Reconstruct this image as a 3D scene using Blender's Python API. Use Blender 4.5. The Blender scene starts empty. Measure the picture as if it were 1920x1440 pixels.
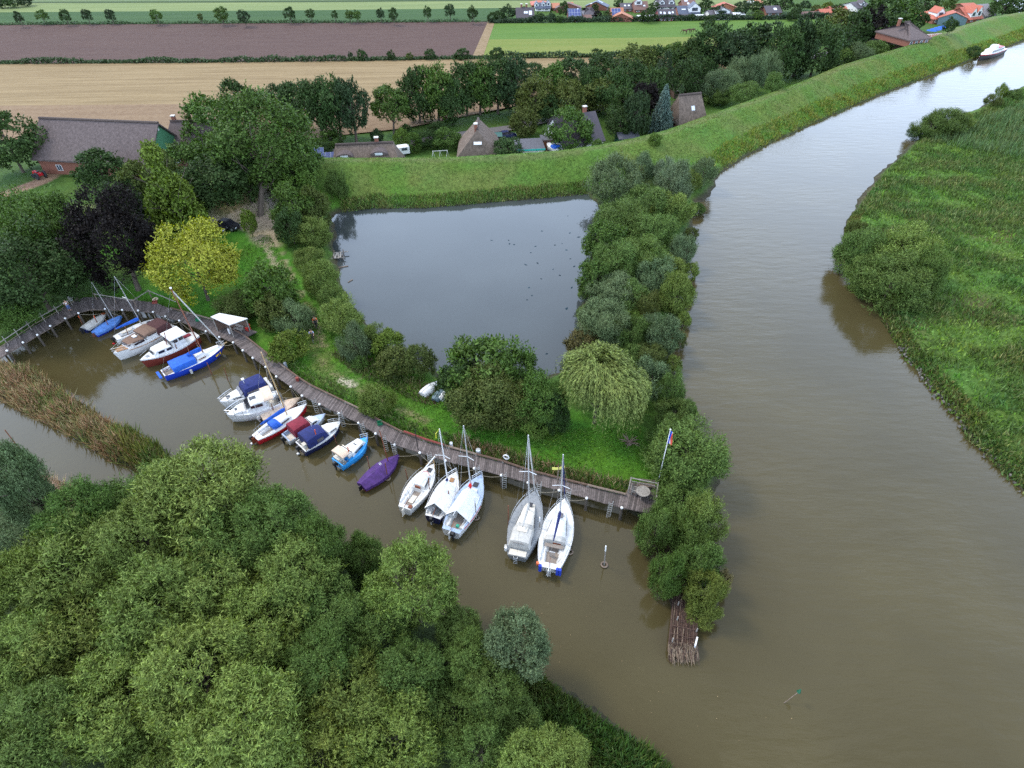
import bpy, bmesh, math, random
import numpy as np
from mathutils import Vector, Matrix

# ------------------------------------------------------------------ camera, world, sun, exposure
SC = bpy.context.scene
COL = SC.collection
H_CAM, PITCH, ROLL, FPX = 46.0, math.radians(41.0), math.radians(1.2), 1119.0
_r0, _u0 = np.array([1.0, 0, 0]), np.array([0, math.sin(PITCH), math.cos(PITCH)])
FW = np.array([0, math.cos(PITCH), -math.sin(PITCH)])
RT = math.cos(ROLL) * _r0 - math.sin(ROLL) * _u0
UP = math.cos(ROLL) * _u0 + math.sin(ROLL) * _r0
EYE = np.array([0, 0, H_CAM])
cam = bpy.data.cameras.new("camera")
cam.sensor_fit, cam.sensor_width, cam.lens = 'HORIZONTAL', 36.0, 36.0 * FPX / 1920.0
cam.clip_start, cam.clip_end = 0.5, 12000
camera = bpy.data.objects.new("camera", cam)
M = Matrix.Identity(4)
for i in range(3):
    M[i][0], M[i][1], M[i][2], M[i][3] = RT[i], UP[i], -FW[i], EYE[i]
camera.matrix_world = M
COL.objects.link(camera)
SC.camera = camera

SUN_EL, SUN_ROT = 52.0, -60.0           # elevation, and bearing from +Y (north) clockwise
W = bpy.data.worlds.new("World"); SC.world = W; W.use_nodes = True
nt = W.node_tree; nt.nodes.clear()
_o = nt.nodes.new('ShaderNodeOutputWorld'); _b = nt.nodes.new('ShaderNodeBackground')
sky = nt.nodes.new('ShaderNodeTexSky'); sky.sky_type = 'NISHITA'; sky.sun_disc = False
sky.sun_elevation, sky.sun_rotation = math.radians(SUN_EL), math.radians(SUN_ROT)
sky.air_density, sky.dust_density, sky.ozone_density = 1.0, 2.0, 1.0
# broken cloud cover: noise on the sky direction whitens the blue
tc = nt.nodes.new('ShaderNodeTexCoord'); nz = nt.nodes.new('ShaderNodeTexNoise')
nz.inputs['Scale'].default_value = 2.2; nz.inputs['Detail'].default_value = 5
mpw = nt.nodes.new('ShaderNodeMapping'); mpw.inputs['Scale'].default_value = (1, 1, 2.6)
nt.links.new(tc.outputs['Generated'], mpw.inputs['Vector']); nt.links.new(mpw.outputs[0], nz.inputs['Vector'])
rmp = nt.nodes.new('ShaderNodeValToRGB')
rmp.color_ramp.elements[0].position, rmp.color_ramp.elements[1].position = 0.36, 0.62
nt.links.new(nz.outputs['Fac'], rmp.inputs[0])
mx = nt.nodes.new('ShaderNodeMix'); mx.data_type = 'RGBA'
mx.inputs[7].default_value = (10.0, 10.5, 11.2, 1)
_mm = nt.nodes.new('ShaderNodeMath'); _mm.operation = 'MULTIPLY'; _mm.inputs[1].default_value = 0.85
nt.links.new(rmp.outputs[0], _mm.inputs[0])
nt.links.new(_mm.outputs[0], mx.inputs[0]); nt.links.new(sky.outputs[0], mx.inputs[6])
# bright hazy band of low sky
_sx = nt.nodes.new('ShaderNodeSeparateXYZ'); nt.links.new(tc.outputs['Generated'], _sx.inputs[0])
_mr = nt.nodes.new('ShaderNodeMapRange'); _mr.interpolation_type = 'SMOOTHSTEP'
for _k, _v in ((1, .40), (2, .92), (3, .92), (4, 0.0)): _mr.inputs[_k].default_value = _v
nt.links.new(_sx.outputs['Z'], _mr.inputs[0])
mh = nt.nodes.new('ShaderNodeMix'); mh.data_type = 'RGBA'; mh.inputs[7].default_value = (17.5, 21.8, 29.0, 1)
nt.links.new(_mr.outputs[0], mh.inputs[0]); nt.links.new(mx.outputs[2], mh.inputs[6])
nt.links.new(mh.outputs[2], _b.inputs[0]); _b.inputs[1].default_value = 0.13
nt.links.new(_b.outputs[0], _o.inputs[0])
sl = bpy.data.lights.new("sun", 'SUN'); sl.energy = 2.3; sl.angle = math.radians(14); sl.color = (1.0, 0.93, 0.82)
sun = bpy.data.objects.new("sun", sl); COL.objects.link(sun)
_a, _e = math.radians(SUN_ROT), math.radians(SUN_EL)
_sd = Vector((math.sin(_a) * math.cos(_e), math.cos(_a) * math.cos(_e), math.sin(_e)))
sun.rotation_euler = _sd.to_track_quat('Z', 'Y').to_euler()
SC.view_settings.view_transform = 'Standard'; SC.view_settings.look = 'None'
SC.view_settings.exposure = 0.18; SC.view_settings.gamma = 1.0
SC.cycles.use_denoising = False
SC.cycles.max_bounces = 6; SC.cycles.diffuse_bounces = 3; SC.cycles.glossy_bounces = 3
SC.cycles.transmission_bounces = 3; SC.cycles.transparent_max_bounces = 4

# ------------------------------------------------------------------ helpers
rnd = random.Random(7)
def ray(px, py):
    return FW + RT * ((px - 960.0) / FPX) - UP * ((py - 720.0) / FPX)
def P(px, py, z=0.0):
    """world point at height z seen at photograph pixel (px, py)"""
    d = ray(px, py); t = (z - H_CAM) / d[2]
    return EYE + d * t
def depth(p):
    return float(np.dot(np.asarray(p) - EYE, FW))
def proj(p):
    v = np.asarray(p, float) - EYE; d = v @ FW
    return 960 + FPX * (v @ RT) / d, 720 - FPX * (v @ UP) / d
def PW(pts, z=0.0):
    return np.array([P(a, b, z)[:2] for a, b in pts])
def tag(o, label=None, cat=None, group=None, kind=None):
    if label: o['label'] = label
    if cat: o['category'] = cat
    if group: o['group'] = group
    if kind: o['kind'] = kind
    return o
def empty(name, loc, rz=0.0, label=None, cat=None, group=None):
    o = bpy.data.objects.new(name, None); COL.objects.link(o)
    o.location = loc; o.rotation_euler = (0, 0, rz); o.empty_display_size = 0.2
    return tag(o, label, cat, group)
def link(name, me, parent=None, m=None):
    o = bpy.data.objects.new(name, me); COL.objects.link(o)
    if m is not None and not me.materials: me.materials.append(m)
    if parent is not None: o.parent = parent
    return o
def npmesh(name, V, Q, n=4, mats=()):
    """mesh from numpy vertices (k,3) and n-gons (m,n)"""
    me = bpy.data.meshes.new(name); V = np.asarray(V, np.float32); Q = np.asarray(Q, np.int32)
    me.vertices.add(len(V)); me.vertices.foreach_set('co', V.ravel())
    me.loops.add(Q.size); me.loops.foreach_set('vertex_index', Q.ravel())
    me.polygons.add(len(Q)); me.polygons.foreach_set('loop_start', np.arange(0, Q.size, n, dtype=np.int32))
    me.polygons.foreach_set('loop_total', np.full(len(Q), n, np.int32))
    me.update(calc_edges=True)
    for m in mats: me.materials.append(m)
    return me

class MB:
    """collects boxes, tubes, lofts and sheets with material slots and links them as one mesh object"""
    def __init__(s): s.v, s.f, s.m, s.mats = [], [], [], []
    def slot(s, m):
        if m not in s.mats: s.mats.append(m)
        return s.mats.index(m)
    def add(s, verts, faces, m):
        k, i = len(s.v), s.slot(m)
        s.v += [tuple(map(float, q)) for q in verts]
        for f in faces: s.f.append([a + k for a in f]); s.m.append(i)
        return s
    def box(s, c, size, m, rz=0.0, taper=1.0, rx=0.0, ry=0.0):
        R = Matrix.Rotation(rz, 3, 'Z') @ Matrix.Rotation(ry, 3, 'Y') @ Matrix.Rotation(rx, 3, 'X'); V = []
        for z in (-.5, .5):
            k = taper if z > 0 else 1.0
            for x, y in ((-.5, -.5), (.5, -.5), (.5, .5), (-.5, .5)):
                V.append(Vector(c) + R @ Vector((x * size[0] * k, y * size[1] * k, z * size[2])))
        return s.add(V, [(3, 2, 1, 0), (4, 5, 6, 7), (0, 1, 5, 4), (1, 2, 6, 5), (2, 3, 7, 6), (3, 0, 4, 7)], m)
    def hexa(s, b, t, m):
        """bottom ring b and top ring t (same count, counter-clockwise)"""
        n = len(b); F = [tuple(range(n - 1, -1, -1)), tuple(range(n, 2 * n))]
        F += [(i, (i + 1) % n, n + (i + 1) % n, n + i) for i in range(n)]
        return s.add(list(b) + list(t), F, m)
    def tube(s, pts, r, m, n=6, r1=None, cap=True):
        pts = [Vector(p) for p in pts]; rings = []
        for i, p in enumerate(pts):
            d = (pts[min(i + 1, len(pts) - 1)] - pts[max(i - 1, 0)]).normalized()
            a = d.orthogonal().normalized() if abs(d.z) > .9 else d.cross(Vector((0, 0, 1))).normalized()
            b = d.cross(a); q = r if r1 is None else r + (r1 - r) * i / max(1, len(pts) - 1)
            rings.append([p + (a * math.cos(2 * math.pi * k / n) + b * math.sin(2 * math.pi * k / n)) * q for k in range(n)])
        return s.loft(rings, m, cap=cap)
    def loft(s, rings, m, closed=True, cap=True):
        n = len(rings[0]); V = [p for r in rings for p in r]; F = []
        for i in range(len(rings) - 1):
            for k in range(n if closed else n - 1):
                k2 = (k + 1) % n
                F.append((i * n + k, i * n + k2, (i + 1) * n + k2, (i + 1) * n + k))
        if cap:
            F.append(tuple(range(n - 1, -1, -1))); F.append(tuple((len(rings) - 1) * n + k for k in range(n)))
        return s.add(V, F, m)
    def cyl(s, c, r, h, m, n=10, r1=None):
        return s.tube([c, (c[0], c[1], c[2] + h)], r, m, n, r1)
    def ball(s, c, r, m, n=8, sz=1.0):
        rings = []
        for i in range(1, n // 2 + 2):
            t = math.pi * i / (n // 2 + 2)
            rings.append([(c[0] + r * math.sin(t) * math.cos(2 * math.pi * k / n), c[1] + r * math.sin(t) * math.sin(2 * math.pi * k / n),
                           c[2] - r * sz * math.cos(t)) for k in range(n)])
        return s.loft(rings, m)
    def torus(s, c, R, r, m, n=14, k=6, axis='Z'):
        rings = []
        for i in range(n + 1):
            a = 2 * math.pi * i / n; row = []
            for j in range(k):
                b = 2 * math.pi * j / k; x, y, z = (R + r * math.cos(b)) * math.cos(a), (R + r * math.cos(b)) * math.sin(a), r * math.sin(b)
                p = (x, y, z) if axis == 'Z' else ((x, z, y) if axis == 'Y' else (z, x, y))
                row.append((c[0] + p[0], c[1] + p[1], c[2] + p[2]))
            rings.append(row)
        return s.loft(rings, m, cap=False)
    def build(s, name, parent=None, smooth=False, mesh_only=False):
        me = bpy.data.meshes.new(name); me.from_pydata(s.v, [], s.f)
        for m in s.mats: me.materials.append(m)
        me.polygons.foreach_set('material_index', s.m)
        bm = bmesh.new(); bm.from_mesh(me); bmesh.ops.recalc_face_normals(bm, faces=bm.faces); bm.to_mesh(me); bm.free()
        if smooth:
            me.polygons.foreach_set('use_smooth', [True] * len(me.polygons))
            me.set_sharp_from_angle(angle=math.radians(38))
        me.update()
        return me if mesh_only else link(name, me, parent)

# ------------------------------------------------------------------ materials
def nodes(m):
    m.use_nodes = True; t = m.node_tree; t.nodes.clear()
    out = t.nodes.new('ShaderNodeOutputMaterial'); bs = t.nodes.new('ShaderNodeBsdfPrincipled')
    t.links.new(bs.outputs[0], out.inputs[0]); return t, bs, out
def mat(name, c, rough=.6, scale=6.0, var=.25, bump=0.0, c2=None, metal=0.0, spec=.4, stretch=(1, 1, 1), island=0.0, bscale=None):
    """principled paint/wood/fabric: base colour varied by noise, optional per-island variation and bump"""
    m = bpy.data.materials.new(name); t, bs, out = nodes(m); N, L = t.nodes.new, t.links.new
    tc = N('ShaderNodeTexCoord'); mp = N('ShaderNodeMapping'); mp.inputs['Scale'].default_value = stretch
    L(tc.outputs['Object'], mp.inputs['Vector'])
    nz = N('ShaderNodeTexNoise'); nz.inputs['Scale'].default_value = scale; nz.inputs['Detail'].default_value = 6
    L(mp.outputs[0], nz.inputs['Vector'])
    cr = N('ShaderNodeValToRGB'); e = cr.color_ramp.elements
    d = c2 or tuple(x * (1 - var) for x in c)
    e[0].position, e[1].position = .3, .7
    e[0].color, e[1].color = (*d, 1), (*(c if c2 else [min(1, x * (1 + var * .5)) for x in c]), 1)
    L(nz.outputs['Fac'], cr.inputs[0]); src = cr.outputs[0]
    if island:
        g = N('ShaderNodeNewGeometry'); hv = N('ShaderNodeHueSaturation'); mr = N('ShaderNodeMapRange')
        mr.inputs[3].default_value, mr.inputs[4].default_value = 1 - island, 1 + island
        L(g.outputs['Random Per Island'], mr.inputs[0]); L(mr.outputs[0], hv.inputs['Value']); L(src, hv.inputs['Color']); src = hv.outputs[0]
    L(src, bs.inputs['Base Color'])
    bs.inputs['Roughness'].default_value = rough; bs.inputs['Metallic'].default_value = metal
    bs.inputs['Specular IOR Level'].default_value = spec
    if bump:
        bp = N('ShaderNodeBump'); bp.inputs['Strength'].default_value = min(1, bump); bp.inputs['Distance'].default_value = .05
        n2 = nz
        if bscale:
            n2 = N('ShaderNodeTexNoise'); n2.inputs['Scale'].default_value = bscale; n2.inputs['Detail'].default_value = 4
            L(mp.outputs[0], n2.inputs['Vector'])
        L(n2.outputs['Fac'], bp.inputs['Height']); L(bp.outputs[0], bs.inputs['Normal'])
    return m
def leafmat(name, hue=.03, val=.35, trans=.22, back=1.25, nscale=.5):
    """leaves: the object's own colour, varied per leaf and per clump; paler undersides; some light shines through"""
    m = bpy.data.materials.new(name); t, bs, out = nodes(m); N, L = t.nodes.new, t.links.new
    oi = N('ShaderNodeObjectInfo'); tc = N('ShaderNodeTexCoord'); g = N('ShaderNodeNewGeometry')
    nz = N('ShaderNodeTexNoise'); nz.inputs['Scale'].default_value = nscale; nz.inputs['Detail'].default_value = 2
    L(tc.outputs['Object'], nz.inputs['Vector'])
    def mr(src, a, b):
        q = N('ShaderNodeMapRange'); q.inputs[3].default_value, q.inputs[4].default_value = a, b; L(src, q.inputs[0]); return q.outputs[0]
    hs = N('ShaderNodeHueSaturation'); n2 = N('ShaderNodeTexNoise'); n2.inputs['Scale'].default_value = 2.4; n2.inputs['Detail'].default_value = 3; L(tc.outputs['Object'], n2.inputs['Vector'])
    h0 = N('ShaderNodeHueSaturation'); L(oi.outputs['Color'], h0.inputs['Color']); q0 = N('ShaderNodeMapRange'); q0.inputs[1].default_value, q0.inputs[2].default_value, q0.inputs[3].default_value, q0.inputs[4].default_value = .3, .7, .62, 1.42; L(n2.outputs['Fac'], q0.inputs[0]); L(q0.outputs[0], h0.inputs['Value']); L(h0.outputs[0], hs.inputs['Color'])
    L(mr(nz.outputs['Fac'], .5 - hue * 1.6, .5 + hue * 1.2), hs.inputs['Hue'])
    L(mr(g.outputs['Random Per Island'], 1 - val, 1 + val), hs.inputs['Value'])
    h2 = N('ShaderNodeHueSaturation'); L(hs.outputs[0], h2.inputs['Color'])
    L(mr(g.outputs['Backfacing'], 1.0, back), h2.inputs['Value']); L(mr(g.outputs['Backfacing'], 1.0, .88), h2.inputs['Saturation'])
    L(h2.outputs[0], bs.inputs['Base Color']); bs.inputs['Roughness'].default_value = .6; bs.inputs['Specular IOR Level'].default_value = .10
    tr = N('ShaderNodeBsdfTranslucent'); L(h2.outputs[0], tr.inputs[0])
    ms = N('ShaderNodeMixShader'); ms.inputs[0].default_value = trans
    L(bs.outputs[0], ms.inputs[1]); L(tr.outputs[0], ms.inputs[2]); L(ms.outputs[0], out.inputs[0])
    return m
# ------------------------------------------------------------------ shoreline, dike and terrain
RIVER = [(2120, 85), (1920, 160), (1870, 187), (1800, 218), (1735, 250), (1715, 264), (1690, 288), (1655, 318), (1625, 352), (1606, 378),
         (1597, 398), (1582, 425), (1582, 455), (1592, 505), (1622, 540), (1652, 585), (1675, 635), (1702, 670), (1722, 697), (1752, 730),
         (1792, 780), (1832, 830), (1872, 875), (1922, 920), (2010, 1000), (2130, 1120), (2250, 1700), (1500, 1700), (1400, 1560), (1300, 1470),
         (1240, 1412), (1185, 1380), (1130, 1345), (1080, 1308), (1030, 1270), (985, 1235), (900, 1180), (820, 1150), (760, 1110), (700, 1075),
         (640, 1030), (560, 980), (480, 925), (400, 905), (330, 910), (270, 922), (200, 938), (130, 930), (90, 905), (60, 895), (0, 885), (-160, 835),
         (-160, 700), (0, 748), (60, 778), (120, 808), (180, 845), (230, 872), (285, 893), (318, 895), (330, 876), (300, 850), (250, 817), (190, 783),
         (130, 748), (90, 716), (50, 693), (0, 682), (-160, 720), (-160, 690), (0, 668), (62, 634), (122, 602), (168, 580), (230, 578), (286, 584),
         (336, 600), (386, 620), (437, 642), (474, 670), (518, 704), (545, 723), (599, 757), (635, 774), (672, 792), (740, 833), (787, 848),
         (835, 863), (889, 877), (940, 890), (1048, 918), (1100, 933), (1166, 951), (1200, 965), (1222, 985), (1228, 1020), (1235, 1060), (1245, 1100),
         (1262, 1140), (1268, 1180), (1300, 1185), (1318, 1165), (1335, 1150), (1350, 1110), (1352, 1060), (1345, 1010), (1335, 955), (1345, 905),
         (1335, 850), (1300, 805), (1285, 765), (1265, 705), (1257, 660), (1268, 605), (1278, 560), (1288, 480), (1298, 425), (1308, 382), (1330, 368),
         (1347, 328), (1400, 292), (1450, 267), (1530, 230), (1600, 199), (1680, 167), (1760, 137), (1840, 107), (1920, 77), (2080, 20)]
POND = [(625, 402), (640, 397), (700, 391), (800, 390), (900, 381), (1000, 373), (1105, 364), (1125, 395), (1120, 430), (1110, 480), (1100, 530),
        (1092, 580), (1085, 620), (1065, 690), (1010, 712), (900, 712), (830, 706), (795, 690), (740, 655), (700, 628), (670, 590), (650, 555), (638, 515), (630, 460)]
CREST = [(-420, 452), (-150, 420), (0, 402), (200, 385), (380, 350), (500, 310), (590, 300), (700, 301), (850, 299), (950, 294), (1050, 287), (1130, 276), (1200, 262),
         (1260, 247), (1340, 218), (1473, 170), (1523, 152), (1590, 123), (1657, 103), (1739, 79), (1806, 51), (1869, 32), (1920, 24), (2150, -20)]
Z_DIKE, Z_LAND, Z_POLD = 4.9, 1.1, -0.6
RIV_W, POND_W = PW(RIVER), PW(POND)
CREST_W = PW(CREST, Z_DIKE)
def segdist(X, Y, poly, closed=True):
    D = np.full(X.shape, 1e9); n = len(poly)
    for i in range(n if closed else n - 1):
        a, b = poly[i], poly[(i + 1) % n]; d = b - a; L = max(1e-9, d @ d)
        t = np.clip(((X - a[0]) * d[0] + (Y - a[1]) * d[1]) / L, 0, 1)
        D = np.minimum(D, (X - a[0] - t * d[0]) ** 2 + (Y - a[1] - t * d[1]) ** 2)
    return np.sqrt(D)
def inside(X, Y, poly):
    r = np.zeros(X.shape, bool); n = len(poly)
    for i in range(n):
        (x0, y0), (x1, y1) = poly[i], poly[(i + 1) % n]
        if y0 == y1: continue
        r ^= ((y0 > Y) != (y1 > Y)) & (X < (x1 - x0) * (Y - y0) / (y1 - y0) + x0)
    return r
def sd(X, Y, poly):
    d = segdist(X, Y, poly); return np.where(inside(X, Y, poly), -d, d)
def sstep(a, b, x):
    t = np.clip((x - a) / (b - a), 0, 1); return t * t * (3 - 2 * t)
def vnoise(X, Y, s, seed=0):
    """smooth value noise on the ground"""
    x, y = X / s + seed * 17.3, Y / s - seed * 9.1; xi, yi = np.floor(x), np.floor(y); fx, fy = x - xi, y - yi
    h = lambda a, b: np.modf(np.abs(np.sin(a * 127.1 + b * 311.7 + seed) * 43758.5453))[0]
    fx, fy = fx * fx * (3 - 2 * fx), fy * fy * (3 - 2 * fy)
    return (h(xi, yi) * (1 - fx) + h(xi + 1, yi) * fx) * (1 - fy) + (h(xi, yi + 1) * (1 - fx) + h(xi + 1, yi + 1) * fx) * fy
POLDER_W = np.concatenate([CREST_W, [(900, 2500), (20000, 30000), (-20000, 30000), (-20000, CREST_W[0][1])]])
MARSH_W = PW([(2400, 60), (1920, 160), (1735, 250), (1625, 352), (1582, 440), (1622, 540), (1702, 670), (1832, 830), (1922, 920), (2130, 1120), (3200, 1300)])
def water_sd(X, Y):
    d = np.minimum(sd(X, Y, RIV_W), sd(X, Y, POND_W))
    return d + (vnoise(X, Y, 2.2, 3) - .5) * .9 + (vnoise(X, Y, .8, 4) - .5) * .35
def terrain(X, Y):
    w = water_sd(X, Y)
    dk = segdist(X, Y, CREST_W, False)
    pol = inside(X, Y, POLDER_W)
    dike = Z_DIKE - np.maximum(0, np.sqrt(dk * dk + .5) - 1.5) * np.where(pol, .62, .46)
    z = np.maximum(np.where(pol, Z_POLD, Z_LAND) + (vnoise(X, Y, 7, 1) - .5) * .3, dike)
    z = np.where(pol, z, np.minimum(z, .05 + w * .55))
    return np.where(w < 0, -np.minimum(1.6, -w * .6 + .05), z), w
def zg(x, y):
    z, w = terrain(np.array([x], float), np.array([y], float)); return float(z[0]) if w[0] > 1.5 else max(.15, float(z[0]))
def G(px, py, lift=0.0):
    """ground point under a pixel"""
    z = Z_LAND
    for _ in range(4):
        p = P(px, py, z); z = zg(p[0], p[1])
    p = P(px, py, z); return np.array([p[0], p[1], z + lift])

ys = [-40.0]
while ys[-1] < 420: ys.append(ys[-1] + max(.45, .0042 * abs(ys[-1] + 20)))
while ys[-1] < 9000: ys.append(ys[-1] * 1.12)
NX = 640
ys = np.array(ys); half = 75 + 1.12 * np.maximum(0, ys + 40)
sx = np.linspace(-1, 1, NX)
GX = half[:, None] * sx[None, :]; GY = np.repeat(ys[:, None], NX, 1)
GZ, GW = terrain(GX, GY)
GZ = np.where(GY > 500, Z_POLD, GZ)
# ground cover colours (albedo zones: mown lawn, dike turf, marsh, mud, gravel)
def put(C, m, c): return C * (1 - m[..., None]) + np.array(c)[None, None] * m[..., None]
C = np.zeros(GX.shape + (3,)) + np.array((.045, .092, .014))
marsh = inside(GX, GY, MARSH_W)
n1, n2 = vnoise(GX, GY, 9, 5), vnoise(GX, GY, 3, 6)
C = put(C, marsh * 1.0, (.068, .13, .024)); C = put(C, marsh * sstep(.5, .75, n1 * .6 + n2 * .4), (.085, .085, .030))
dk = segdist(GX, GY, CREST_W, False)
dz = sstep(13, 10, dk)
C = put(C, dz, (.072, .138, .022))
C = put(C, dz * sstep(5, 9, dk) * .75, (.060, .165, .016))
C = put(C, dz * sstep(.42, .75, vnoise(GX, GY, 6, 8) * .6 + n2 * .4) * .6, (.115, .13, .036))
C = put(C, sstep(1.0, .3, dk) * .5, (.125, .128, .055))
lawn = PW([(200, 560), (400, 430), (520, 440), (640, 640), (800, 700), (1200, 800), (1240, 900), (1170, 930), (900, 860), (700, 790), (480, 660), (430, 610)], 1.1)
C = put(C, sstep(.8, -.8, sd(GX, GY, lawn)) * .9, (.054, .155, .012))
C = put(C, sstep(.8, -.8, sd(GX, GY, lawn)) * sstep(.55, .8, n2) * .35, (.08, .12, .022))
spit = PW([(1225, 940), (1320, 930), (1350, 1110), (1300, 1190), (1255, 1180)], .8)
C = put(C, sstep(1, -1, sd(GX, GY, spit)), (.036, .024, .018))
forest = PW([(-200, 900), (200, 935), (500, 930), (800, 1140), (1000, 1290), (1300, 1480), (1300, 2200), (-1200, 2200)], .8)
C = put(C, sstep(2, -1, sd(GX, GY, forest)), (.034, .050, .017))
def stroke(C, pts, wdt, col, a=1.0, z=1.1, soft=.5, brk=None):
    d = segdist(GX, GY, PW(pts, z), False); m = sstep(wdt + soft, wdt, d) * a
    if brk is not None: m = m * sstep(brk - .15, brk + .15, vnoise(GX, GY, 1.3, 12))
    return put(C, m, col)
GRAVEL = (.33, .265, .185)
C = stroke(C, [(600, 690), (640, 720), (720, 752)], 1.0, (.11, .12, .04), .5)
C = stroke(C, [(575, 632), (590, 660), (610, 690)], .8, (.11, .11, .04), .4)
C = stroke(C, [(489, 448), (504, 472), (517, 499), (530, 520)], .26, (.34, .27, .20), .95, soft=.25, brk=.2)
C = stroke(C, [(520, 452), (536, 499), (551, 528), (570, 559), (588, 591), (596, 615), (604, 645), (617, 668), (633, 683), (660, 704), (690, 722)], .24, (.24, .19, .12), .85, soft=.3, brk=.3)
C = stroke(C, [(560, 590), (580, 633), (588, 649), (599, 670), (617, 691), (644, 715), (672, 732), (723, 756), (800, 790)], .24, (.22, .175, .10), .75, soft=.3, brk=.4)
C = stroke(C, [(642, 714), (653, 719), (661, 724)], .35, (.42, .36, .28), .95, soft=.15)
gp = PW([(376, 432), (420, 404), (470, 386), (505, 372), (516, 395), (516, 440), (520, 462), (488, 462), (470, 434), (430, 425), (392, 440)], 1.1)
C = put(C, sstep(.7, -.5, sd(GX, GY, gp) + (n2 - .5) * 1.2), GRAVEL)
C = stroke(C, [(418, 412), (450, 398), (484, 384)], .9, (.15, .13, .05), .8)
C = stroke(C, [(480, 318), (498, 345), (512, 372)], 1.15, (.25, .215, .18), 1, 2.8, .2)
C = stroke(C, [(486, 322), (500, 345), (512, 368)], .25, (.09, .10, .04), .7, 2.8, .2)
C = stroke(C, [(-120, 385), (0, 352), (68, 327), (85, 318)], 1.6, (.26, .16, .105), .95, .9, .7)
mud = sstep(1.25, .35, GW)
C = put(C, mud * .9, (.042, .033, .024))
mead = (.055, .10, .022)
far = (dk > 12) & (GY > 150)
C = np.where((GY > 330)[..., None], np.array((.10, .14, .055))[None, None], C)
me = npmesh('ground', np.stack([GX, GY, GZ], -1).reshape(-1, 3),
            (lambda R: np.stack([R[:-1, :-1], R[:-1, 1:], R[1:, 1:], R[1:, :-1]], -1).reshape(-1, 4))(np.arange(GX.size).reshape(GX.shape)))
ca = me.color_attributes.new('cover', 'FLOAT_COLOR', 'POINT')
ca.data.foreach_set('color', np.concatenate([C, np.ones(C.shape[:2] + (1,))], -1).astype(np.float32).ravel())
me.polygons.foreach_set('use_smooth', np.ones(len(me.polygons), bool))
m = bpy.data.materials.new('ground_cover'); t, bs, out = nodes(m); N, L = t.nodes.new, t.links.new
at = N('ShaderNodeAttribute'); at.attribute_name = 'cover'; tc = N('ShaderNodeTexCoord')
a = N('ShaderNodeTexNoise'); a.inputs['Scale'].default_value = 1.6; a.inputs['Detail'].default_value = 9; a.inputs['Roughness'].default_value = .72
b = N('ShaderNodeTexNoise'); b.inputs['Scale'].default_value = .16; b.inputs['Detail'].default_value = 4
L(tc.outputs['Object'], a.inputs[0]); L(tc.outputs['Object'], b.inputs[0])
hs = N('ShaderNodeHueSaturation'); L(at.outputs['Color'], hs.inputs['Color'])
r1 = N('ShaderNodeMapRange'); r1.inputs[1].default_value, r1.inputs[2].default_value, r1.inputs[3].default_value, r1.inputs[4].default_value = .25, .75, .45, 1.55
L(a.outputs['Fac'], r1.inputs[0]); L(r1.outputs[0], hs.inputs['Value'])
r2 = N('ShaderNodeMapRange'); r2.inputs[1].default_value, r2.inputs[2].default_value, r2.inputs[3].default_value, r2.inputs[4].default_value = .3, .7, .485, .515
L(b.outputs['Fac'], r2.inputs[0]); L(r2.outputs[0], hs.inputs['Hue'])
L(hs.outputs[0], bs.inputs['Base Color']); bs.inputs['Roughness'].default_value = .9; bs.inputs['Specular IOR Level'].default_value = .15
bp = N('ShaderNodeBump'); bp.inputs['Strength'].default_value = .9; bp.inputs['Distance'].default_value = .25
L(a.outputs['Fac'], bp.inputs['Height']); L(bp.outputs[0], bs.inputs['Normal'])
tag(link('ground', me, None, m), kind='structure')

# ------------------------------------------------------------------ water
def watermat(name, col, ripple, scale, stretch, rot, dist=.06):
    m = bpy.data.materials.new(name); t, bs, out = nodes(m); N, L = t.nodes.new, t.links.new
    tc = N('ShaderNodeTexCoord'); mp = N('ShaderNodeMapping'); mp.inputs['Scale'].default_value = stretch; mp.inputs['Rotation'].default_value = (0, 0, math.radians(rot))
    L(tc.outputs['Object'], mp.inputs['Vector'])
    big = N('ShaderNodeTexNoise'); big.inputs['Scale'].default_value = .06; big.inputs['Detail'].default_value = 4
    L(tc.outputs['Object'], big.inputs['Vector'])
    cr = N('ShaderNodeValToRGB'); cr.color_ramp.elements[0].color = (*[x * .82 for x in col], 1); cr.color_ramp.elements[1].color = (*[x * 1.12 for x in col], 1)
    cr.color_ramp.elements[0].position, cr.color_ramp.elements[1].position = .3, .7
    L(big.outputs['Fac'], cr.inputs[0]); L(cr.outputs[0], bs.inputs['Base Color'])
    bs.inputs['Roughness'].default_value = .045; bs.inputs['IOR'].default_value = 1.40; bs.inputs['Specular IOR Level'].default_value = .5
    w1 = N('ShaderNodeTexNoise'); w1.inputs['Scale'].default_value = scale; w1.inputs['Detail'].default_value = 7; w1.inputs['Roughness'].default_value = .58; L(mp.outputs[0], w1.inputs['Vector'])
    # gusts: ripple strength varies over the surface
    gs = N('ShaderNodeMapRange'); gs.inputs[1].default_value, gs.inputs[2].default_value, gs.inputs[3].default_value, gs.inputs[4].default_value = .35, .65, ripple * .45, ripple * 1.25
    L(big.outputs['Fac'], gs.inputs[0])
    bp = N('ShaderNodeBump'); bp.inputs['Distance'].default_value = dist; L(gs.outputs[0], bp.inputs['Strength'])
    L(w1.outputs['Fac'], bp.inputs['Height']); L(bp.outputs[0], bs.inputs['Normal'])
    return m
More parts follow.
